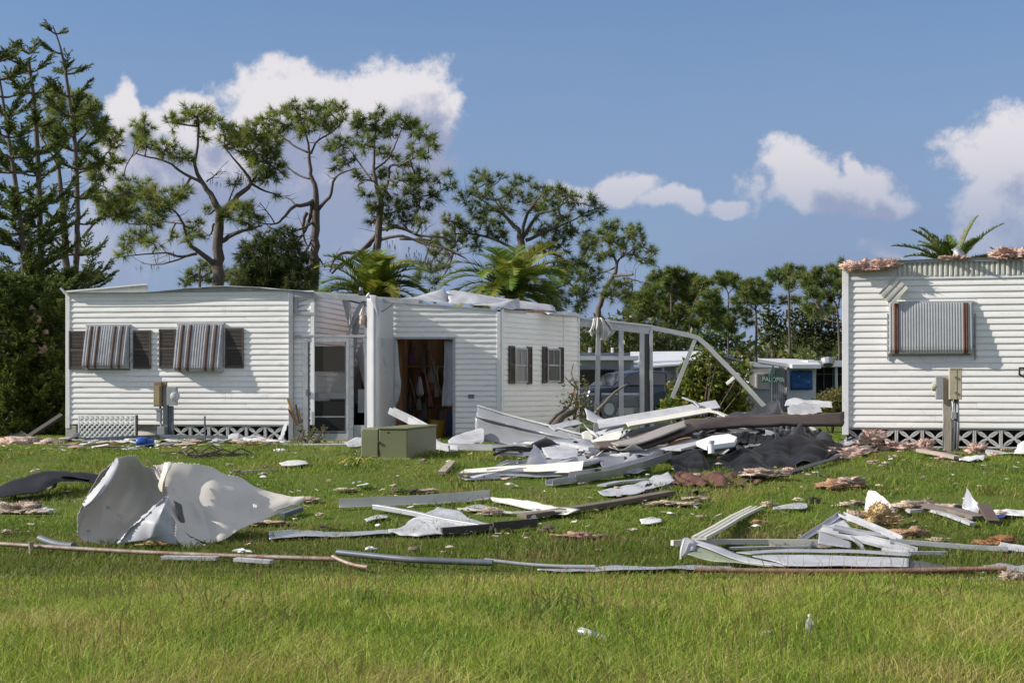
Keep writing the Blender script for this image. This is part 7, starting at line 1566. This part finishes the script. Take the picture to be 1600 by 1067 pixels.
    S('roof_membrane', 'grey pleated membrane hanging below the brown beam', 'roofing', [[(1205,664,23.4),(1235,663,23.5),(1262,663,23.6),(1290,672,23.6)],[(1208,676,23.0),(1238,675,23.1),(1266,676,23.2),(1298,684,23.3)],[(1212,684,22.8),(1240,686,22.8),(1270,688,22.9),(1306,692,23.1)]], MEMBG, 70, 26, .01, 4, .005, fold=.07, foldn=7, seed=8, crease=.09)
    S('roof_membrane', 'low black membrane tongue at the front foot of the heap', 'roofing', [[(1025,752,19.3),(1060,752,19.4),(1090,757,19.2),(1120,762,19.0),(1150,763,18.9)],[(1005,768,18.6),(1045,766,18.8),(1080,768,18.7),(1110,770,18.6),(1140,768,18.7)],[(1000,779,18.2),(1040,782,18.0),(1070,781,18.0),(1100,775,18.3),(1130,772,18.4)]], MEMB, 70, 30, .012, 4, .005, fold=.055, foldn=6, seed=9, crease=.09)
    S('long_strip', 'thin dark edge strip along the lawn side of the membrane', 'strip', [[(1160,752,19.4),(1220,736,20.2),(1280,720,21.2),(1312,708,22.0)],[(1165,756,19.2),(1225,740,20.0),(1285,724,21.0),(1316,712,21.8)]], MEMBG, 24, 4, .006)
    S('cloth_heap', 'maroon and brown soaked cloth lying on the front of the membrane', 'cloth', [[(1047,747,19.4),(1062,735,19.9),(1095,738,19.8),(1140,737,19.8),(1170,740,19.7),(1195,744,19.6)],[(1044,752,19.1),(1065,745,19.4),(1100,748,19.3),(1140,749,19.3),(1165,749,19.3),(1190,748,19.3)],[(1060,757,18.9),(1085,758,18.8),(1110,760,18.8),(1140,761,18.8),(1165,756,19.0),(1178,752,19.1)]], MAROON, 80, 36, .03, 5, .012, fold=.045, foldn=7, seed=10)
    tag(lump(MB(), V(1190,740,19.6), (.30,.14,.06), 81, 4, .5).build('insulation_chunk', PINKP, smooth=True), 'pale pink fluff at the right end of the maroon cloth', 'insulation')
    # foam board and pipe stub
    o = MB(); p = [V(1088,697,21.2), V(1104,704,20.9), V(1148,698,21.1), V(1152,690,21.4), V(1138,685,21.6), V(1112,688,21.5)]
    n = len(p); up = Vector((0,0,.07)); o.add(p + [q + up for q in p], [tuple(range(n-1,-1,-1)), tuple(n+i for i in range(n))] + [(i, (i+1)%n, n+(i+1)%n, n+i) for i in range(n)])
    tag(o.build('foam_board', FOAM, bevel=.012), 'broken white foam board in the middle of the heap', 'foam board')
    st = thing('vent_pipe', 'white vent pipe stub standing on the foam board', 'pipe', V(1111,707,20.7)); 
    MB().tube([V(1111.5,709,20.7), V(1110.5,692,20.75)], [.043,.043], 14).build('pipe', WHITEP, st, smooth=True, angle=40); MB().tube([V(1110.5,692,20.75), V(1110.5,688,20.75)], .052, 14).build('cap', WHITEP, st, smooth=True, angle=40)
    B('trim_strip', 'white slab behind the vent pipe stub', 'trim', BOXP(.35,.03), [(1048,704,21.4),(1075,697,21.7),(1098,690,22.0)], ALUW)
    S('roof_sheet', 'tan plywood scrap under the brown beam', 'plywood', [[(1035,700,21.9),(1055,688,22.3),(1080,682,22.5)],[(1042,704,21.6),(1062,694,22.0),(1084,688,22.2)]], PLY, 10, 6, .01, thick=.02)
    # shade of the hollow under the top panels, put in as a black sheet
    S('roof_membrane', 'black sheet standing in for the dark hollow under the topmost panel', 'roofing', [[(978,672,23.6),(1030,664,23.7),(1080,655,23.8),(1120,650,23.8)],[(975,690,22.6),(1020,686,22.7),(1060,676,22.9),(1110,668,23.1)]], MEMB, 26, 12, .04, 4, .006, seed=12)
    # beyond the heap, before the far homes
    S('roof_sheet', 'white wrapped bundle lying beyond the heap near the street sign', 'sheet metal', [[(1228,626,30.0),(1240,622,30.2),(1262,623,30.2),(1300,628,30.2)],[(1226,634,29.6),(1242,634,29.6),(1265,634,29.6),(1300,636,29.8)]], ALUW, 16, 8, .04)
    S('roof_sheet', 'grey crushed sheets beyond the heap left of the round hedge', 'sheet metal', [[(1230,636,29.4),(1255,630,29.8),(1280,634,29.6)],[(1232,648,28.6),(1258,646,28.8),(1285,646,28.8)]], ALUG, 14, 10, .06, cs=4)
    # loose shards that fill the heap
    rr = random.Random(21); mats_ = [ALUG, ALUG, ALU, MEMB, CREAMW, ALU, ALUW]
    for k in range(120):
        f = rr.random() ** 1.25; px = 845 + 420 * f + rr.uniform(-15, 15); y0 = 742 - 38 * f; py = rr.uniform(690 - 30 * f, y0 - 4)
        d = G(px, min(y0 + 2, 760)).y + (y0 - py) * .05 + rr.uniform(.2, .9); c = V(px, py, d) ; c.z -= rr.uniform(-.02, .1); c.z = max(c.z, zg(c.x, c.y) + .08)
        a = rr.uniform(0, 3.14); l = rr.uniform(.2, .65); w = rr.uniform(.05, .2); u = Vector((math.cos(a), math.sin(a), rr.uniform(-.35,.35))).normalized(); v = u.cross(Vector((rr.uniform(-.5,.5), rr.uniform(-.6,.1), 1))).normalized()
        rows = [[c + u*l*s_ + v*w*t + Vector((0,0,rr.uniform(-.05,.05))) for s_ in (-1,-.3,.4,1)] for t in (-1,0,1)]
        m = mats_[k % 7] if f < .55 else [MEMB, MEMBG, ALUG, MEMB, ALUW, MEMB, ALUG][k % 7]
        tag(sheet('metal_shard', rows, m, 12, 8, .02, 4, .004, None, seed=k, ragged=.015), ('torn %s shard jammed inside the %s of the heap' % ({'roof_membrane':'black membrane','roof_membrane_grey':'grey membrane','aluminium_white':'white metal','aluminium_grey':'grey metal','aluminium_mill':'silvery metal','cream_white':'cream metal'}[m.name], 'left half' if f < .55 else 'right half')), 'shard', 'shards in the heap: %s, %s' % (m.name.replace('_',' '), 'left' if f < .55 else 'right'))
    # bent strips, rails and gutters thrown across the heap
    rr = random.Random(77)
    for k in range(64):
        f = rr.random(); px = 800 + 380 * f; y1 = 752 - 52 * f; py = rr.uniform(y1 - 52, y1); d = G(px, min(y1 + 3, 765)).y + (y1 - py) * .06 + rr.uniform(0, .6)
        c = V(px, py, d); c.z = max(c.z, zg(c.x, c.y) + .06); a = rr.choice((rr.uniform(.1, .8), rr.uniform(.1, .8), rr.uniform(-.6, 0))); l = rr.uniform(.25, .95)
        u = Vector((math.cos(a), math.sin(a), rr.uniform(-.03, .16))); w = rr.uniform(.03, .085); kink = Vector((rr.uniform(-.06,.06), rr.uniform(-.06,.06), rr.uniform(-.02,.07)))
        P_ = [c - u*l, c - u*l*.25 + kink, c + u*l*.3 + kink*.4, c + u*l]; P_ = [above(p, .03) for p in P_]
        pr = rr.choice((chan(w, w*.7, .005), angl(w, w*.8, .005), [(-w,0),(w,0),(w,.006),(-w,.006)])); m = (ALUG, ALU, ALUW, ALU, CREAMW, ALUG, WOODD, ALUG)[k % 8]
        nm = {'aluminium_white':'white','aluminium_grey':'grey','aluminium_mill':'silvery','cream_white':'cream','dark_wood':'dark wooden'}[m.name]; side = 'left' if f < .5 else 'right'
        tag(MB().sweep(pr, P_, up=(rr.uniform(-.3,.3), rr.uniform(-.6,.1), 1), roll=[rr.uniform(-.5,.5) + .25*i for i in range(4)]).build('bent_strip', m), 'thin bent %s strip tangled in the %s half of the heap' % (nm, side), 'strip', 'bent %s strips in the heap, %s' % (nm, side))
heap(); SETTLE = True
# ---- rubble strip along the left home
def rubble():
    B('conduit', 'grey conduit lying along the rubble before the left home', 'conduit', BOXP(.06,.06), [(132,690,27.4),(180,687,27.6),(250,684,27.7),(355,686,27.4)], PIPEG)
    B('conduit', 'dark square tube leaning at the pier of the left home', 'tube', BOXP(.07,.05), [(104,700,27.2),(116,686,27.6),(122,680,27.9)], PIPEG)
    S('roof_sheet', 'black torn flashing on the ground left of the lattice', 'flashing', [[(101,700,27.2),(112,686,27.5),(118,680,27.7)],[(105,700,27.1),(118,690,27.4),(124,684,27.6)]], MEMB, 8, 5, .01)
    B('plywood_strip', 'orange plywood strip in the rubble before the left home', 'plywood', BOXP(.16,.02), [(350,692,27.1),(375,695,26.9),(402,697,26.8)], PLY)
    B('plywood_strip', 'orange splinter of plywood by the porch walk', 'plywood', BOXP(.07,.02), [(388,703,26.2),(400,700,26.4),(412,703,26.2)], PLY)
    B('pvc_pipe', 'white plastic pipe lying by the porch walk', 'pipe', BOXP(.06,.05), [(402,695.5,26.9),(425,696,26.8),(446,697,26.8)], WHITEP)
    pan = MB().hexa([GD(418,25.6), GD(545,25.6), GD(545,27.6), GD(425,27.6)] + [p + Vector((0,0,.035)) for p in (GD(418,25.6), GD(545,25.6), GD(545,27.6), GD(425,27.6))]).build('path_slab', CONC); pan['kind'] = 'structure'
    S('plastic_sheet', 'white plastic sheet heaped before the left home, by the rod', 'plastic', [[(328,690,27.3),(350,686,27.5),(372,688,27.4)],[(325,697,26.8),(350,696,26.9),(376,695,27.0)]], WHITEP, 16, 8, .05, cs=6)
    S('plastic_sheet', 'pale sheet leaning on the screen blocks of the left home', 'plastic', [[(352,683,28.0),(372,672,28.3),(374,673,28.3)],[(353,689,27.7),(370,690,27.6),(375,689,27.7)]], ALUW, 10, 8, .008)
    S('plastic_sheet', 'bunched white film before the screen blocks near the porch', 'plastic', [[(380,683,27.8),(400,682,27.9),(430,688,27.6)],[(382,692,27.3),(405,692,27.3),(436,692,27.3)]], WHITEP, 16, 8, .05, cs=6)
    S('plastic_sheet', 'white film spread below the blue canister', 'plastic', [[(240,690,27.4),(270,687,27.5),(310,688,27.4)],[(236,700,26.8),(272,700,26.8),(316,698,26.9)]], WHITEP, 20, 8, .05, cs=6)
    S('plastic_sheet', 'white film bunched under the lattice panel', 'plastic', [[(140,690,27.5),(160,688,27.6),(205,690,27.5)],[(136,701,26.8),(170,702,26.7),(212,700,26.8)]], WHITEP, 20, 8, .05, cs=6)
    S('roof_sheet', 'beige torn board leaning behind the pedestal of the left home', 'board', [[(214,670,28.3),(228,664,28.5),(242,673,28.4)],[(214,684,27.9),(230,684,27.9),(246,684,27.9)]], mat('board_beige', (.52,.46,.40), .8, var=.2), 10, 8, .015)
    S('roof_sheet', 'bent white flashing against the porch post foot', 'flashing', [[(444,663,27.4),(450,660,27.4)],[(437,682,27.0),(444,680,27.0)],[(434,692,26.8),(440,692,26.8)]], ALUW, 6, 12, .01)
    k = 0
    for (x, y, sx, sz, m) in ((40,692,34,8,PINKP),(20,695,24,8,PINK),(75,694,20,6,PINKP),(30,681,16,5,WHITEP),(170,695,20,5,PINKP),(230,680,14,6,YEL),(300,692,16,5,PINKP),(262,697,18,4,WHITEP),(205,704,14,4,WHITEP),(440,705,12,3,WHITEP)):
        p = G(x, y); q = p.y / FPX
        lab = ['pale insulation pile at the foot of the star pines','pink insulation pile at the left edge under the pines','pale insulation scraps between pines and pier','white board scrap on the insulation under the pines','pale insulation below the lattice panel','mustard insulation behind the pedestal','pale insulation left of the upright rod','white film lump right of the blue canister','white film lump left of the blue canister','white scrap beside the porch walk'][k]
        tag(lump(MB(), p + Vector((0,0,sz*q*.25)), (sx*q, sx*q*.5, sz*q), 100+k, 3, .45).build('rubble_lump', m, smooth=True), lab, 'rubble'); k += 1
    rr = random.Random(5); cols = [PINKP, ALUW, WHITEP, WOOD, PLY, ALUG, WHITEP]
    for i in range(70):   # slivers strewn along the skirt
        x = rr.uniform(100, 440); y = rr.uniform(689, 706) - (4 if x > 250 else 0); p = G(x, y); a = rr.uniform(-.6, .6); l = rr.uniform(.04, .22); w = rr.uniform(.015, .06)
        u = Vector((math.cos(a), math.sin(a), rr.uniform(-.1,.25))); v = Vector((-math.sin(a), math.cos(a), rr.uniform(-.3,.3)))
        m = cols[i % 7]; c = p + Vector((0,0,.06)); t = Vector((0,0,.012))
        mb = MB().hexa([c-u*l-v*w, c+u*l-v*w*rr.uniform(.3,1), c+u*l+v*w, c-u*l+v*w*rr.uniform(.3,1)] + [q+t for q in (c-u*l-v*w, c+u*l-v*w, c+u*l+v*w, c-u*l+v*w)])
        tag(mb.build('debris_sliver', m), 'small %s sliver in the rubble strip before the left home' % {'insulation_pale':'pinkish','aluminium_white':'white metal','white_plastic':'white plastic','weathered_wood':'wooden','plywood_orange':'orange','aluminium_grey':'grey metal'}[m.name], 'debris', 'slivers before the left home, ' + m.name.replace('_',' '))
rubble()
# ---- scraps strewn over the lawn
def scraps():
    def lumpy(label, x, y, sx, sz, m, seed, name='insulation_scrap', cat='insulation', group=None):
        p = G(x, y); q = p.y / FPX; return tag(lump(MB(), p + Vector((0,0,max(.03, sz*q*.35))), (sx*q, sx*q*.55, sz*q*.75), seed, 4, .6).build(name, m, smooth=True), label, cat, group)
    lumpy('long grey pink insulation drift at the left edge of the lawn', 28, 800, 40, 14, PINKP, 201); lumpy('small white lump beside the insulation drift at left', 68, 803, 12, 6, FOAM, 202)
    lumpy('pale insulation scrap right of the crumpled sheet tip', 484, 786, 16, 6, PINKP, 203); lumpy('pale insulation under the right wing of the crumpled sheet', 420, 822, 30, 6, PINKP, 204)
    lumpy('yellow insulation under the crumpled sheet', 245, 855, 24, 6, YEL, 205); lumpy('dark scrap with pale lint at centre lawn', 640, 772, 18, 4, WOODD, 206); lumpy('pale lint right of the dark scrap at centre lawn', 668, 771, 14, 4, PINKP, 207)
    lumpy('grey pink scrap on the lawn left of centre', 540, 769, 16, 4, PINKP, 208); lumpy('brownish insulation clump inside the bent channel', 768, 805, 18, 9, PINKP, 209); lumpy('pink brown insulation patch right of the dark boards', 905, 843, 30, 7, mat('insulation_brown2', (.36,.22,.17), .95, var=.3, bump=.6), 210)
    lumpy('tan curled scrap left of the pink brown patch', 856, 832, 10, 7, WOOD, 211); lumpy('small tan paper on the grass right of the grooved channel', 1185, 822, 12, 6, mat('paper_tan', (.5,.28,.16), .8, var=.3), 212)
    lumpy('pale insulation along the brown board foot, left', 1040, 790, 26, 5, PINKP, 213); lumpy('pale insulation along the brown board foot, right', 1078, 792, 20, 4, PINKP, 214); lumpy('buff insulation just below the membrane tongue', 1085, 784, 18, 5, PINKP, 215)
    lumpy('pale insulation tuft at the top of the grooved channel', 1203, 793, 12, 6, PINKP, 216); lumpy('dark clod beside the curled flashing roll', 1272, 786, 10, 6, WOODD, 217)
    S('foam_sheet', 'flat white scrap on the lawn above the crumpled sheet', 'scrap', [[(436,722,20.6),(460,718,21.0),(480,721,20.8)],[(440,727,20.2),(462,727,20.2),(482,725,20.4)]], WHITEP, 10, 6, .012)
    S('foam_sheet', 'flat white scrap on the grass left of the box gutter', 'scrap', [[(1000,824,16.3),(1018,821,16.5),(1035,823,16.4)],[(1001,829,16.0),(1018,829,16.0),(1034,828,16.1)]], WHITEP, 8, 6, .008)
    S('foam_sheet', 'small white scrap right of the strap leaved plant', 'scrap', [[(557,757,18.7),(575,753,18.9)],[(560,759,18.5),(577,756,18.7)]], WHITEP, 6, 5, .01)
    B('timber', 'short grey plank on the lawn right of the green box', 'timber', BOXP(.10,.04), [(690,742,19.6),(698,733,20.2),(706,724,20.8)], mat('plank_pale', (.36,.31,.24), .8, var=.3)); B('timber', 'dark pipe scrap right of the crumpled sheet', 'pipe', BOXP(.07,.05), [(440,810,16.5),(455,807,16.7),(470,803,16.9)], PIPEG)
    B('trim_strip', 'thin white strip on the lawn right above the crumpled sheet', 'trim', BOXP(.03,.015), [(360,739,19.8),(395,736,20.0),(428,735,20.1)], ALUW)
    tw = MB(); rr = random.Random(8)
    for k in range(16):
        p = G(300 + rr.uniform(-14, 60), 712 + rr.uniform(-4, 6)); a = rr.uniform(0, 3.1); tw.tube([p + Vector((0,0,.03)), p + Vector((math.cos(a)*.2, math.sin(a)*.2, rr.uniform(.02,.12))), p + Vector((math.cos(a)*.42, math.sin(a)*.3, .03))], [.018,.012,.006], 5)
    tag(tw.build('brush_tangle', BARKD), 'tangle of dead roots and twigs at the foot of the upright rod', 'brush')
    # small lint and paper bits, all over
    rr = random.Random(14); mats_ = [PINKP, WHITEP, WOOD, PINKP, WOOD]; nm = {'insulation_pale':'tan lint','white_plastic':'white plastic','weathered_wood':'brown wood','white_foam':'white foam'}
    for i in range(120):
        y = 720 + 150 * rr.random() ** 1.2; x = rr.uniform(5, 1595); p = G(x, y); m = mats_[i % 5]; s_ = rr.uniform(.015, .045)
        tag(lump(MB(), p + Vector((0,0,.05)), (s_*1.6, s_, s_*.5), 300+i, 2, .5, rr.uniform(0,3)).build('litter_bit', m), 'tiny %s bit strewn on the %s lawn' % (nm[m.name], 'left' if x < 800 else 'right'), 'litter', 'litter bits on the %s lawn, %s' % ('left' if x < 800 else 'right', nm[m.name]))
    # bottle and can in the near grass
    g = G(1265, 996); b = thing('plastic_bottle', 'clear plastic water bottle standing in the foreground grass', 'bottle', g); z = g.z + .06
    P = [(h * .72, r_ * .78) for h, r_ in ((0,.03),(.004,.033),(.10,.033),(.115,.028),(.135,.013),(.15,.012))]
    MB().tube([Vector((g.x, g.y, z + h - .03)) for h, _ in P], [r_ for _, r_ in P], 14).build('body', glass('bottle_plastic', (.6,.65,.65), .28, .08), b, smooth=True)
    MB().tube([Vector((g.x, g.y, z+.079)), Vector((g.x, g.y, z+.092))], .012, 12).build('cap', WHITEP, b); MB().tube([Vector((g.x, g.y, z+.0)), Vector((g.x, g.y, z+.03))], .0262, 14, cap=False).build('label_band', mat('label_grey', (.35,.38,.42), .5, var=.3, vscale=30), b)
    a, c = V(903,985,9.85), V(953,1002,9.75); can = thing('drink_can', 'silver and white drink can lying in the foreground grass', 'can', a)
    d = (c - a).normalized(); MB().tube([a, a+d*.012, a+d*.02, c-d*.02, c-d*.008, c], [.022,.026,.031,.031,.026,.02], 16).build('body', mat('can_white', (.75,.77,.8), .3, .4, var=.2, vscale=25), can, smooth=True)
    MB().tube([a.lerp(c,.45), a.lerp(c,.62)], .0316, 16, cap=False).build('printed_band', mat('can_blue', (.12,.25,.4), .3, .3, var=.4, vscale=40), can)
    lumpy('white paper scrap in the foreground grass left of the bottle', 1200, 997, 10, 5, WHITEP, 401, 'paper_scrap', 'paper'); B('trim_strip', 'thin white strip in the foreground grass at the right edge', 'trim', BOXP(.02,.015), [(1566,994,9.9),(1610,990,9.9)], WHITEP)
scraps()
def flakes():
    """thousands of torn crumbs nobody could count"""
    r = np.random.default_rng(99); n = 3600; T = Tri()
    Y = np.sqrt(r.uniform(14.5**2, 29**2, n)); X = r.uniform(-1, 1, n) * (Y * .337 + 1.5); k = patch(X, Y, 1.2, 61) + r.normal(0, .14, n) > .5; X, Y = X[k], Y[k]; n = len(X)
    c = np.stack([X, Y, zlook(X, Y) + r.uniform(.03, .055, n)], 1); a = r.uniform(0, 6.28, n); s_ = r.uniform(.008, .032, n)
    u = np.stack([np.cos(a), np.sin(a), r.uniform(-.3, .3, n)], 1) * s_[:,None] * 1.5; v = np.stack([-np.sin(a), np.cos(a), r.uniform(-.5, .5, n)], 1) * (s_ * r.uniform(.4, 1, n))[:,None]
    cols = np.array([(.6,.58,.55),(.45,.35,.27),(.55,.42,.36),(.14,.10,.07),(.24,.17,.10),(.5,.5,.52)])
    T.add(np.stack([c-u-v*.4, c+u*.6-v, c+u+v*.5, c-u*.5+v], 1), cols[r.integers(0, 6, n)] * r.uniform(.6, 1.1, (n,1)))
    o = T.build('debris_crumbs', None, mat('crumb', (.5,.45,.4), .8, attr='blade')); tag(o, 'countless torn crumbs and dead leaves strewn over the lawn', 'litter', kind='stuff')
flakes()
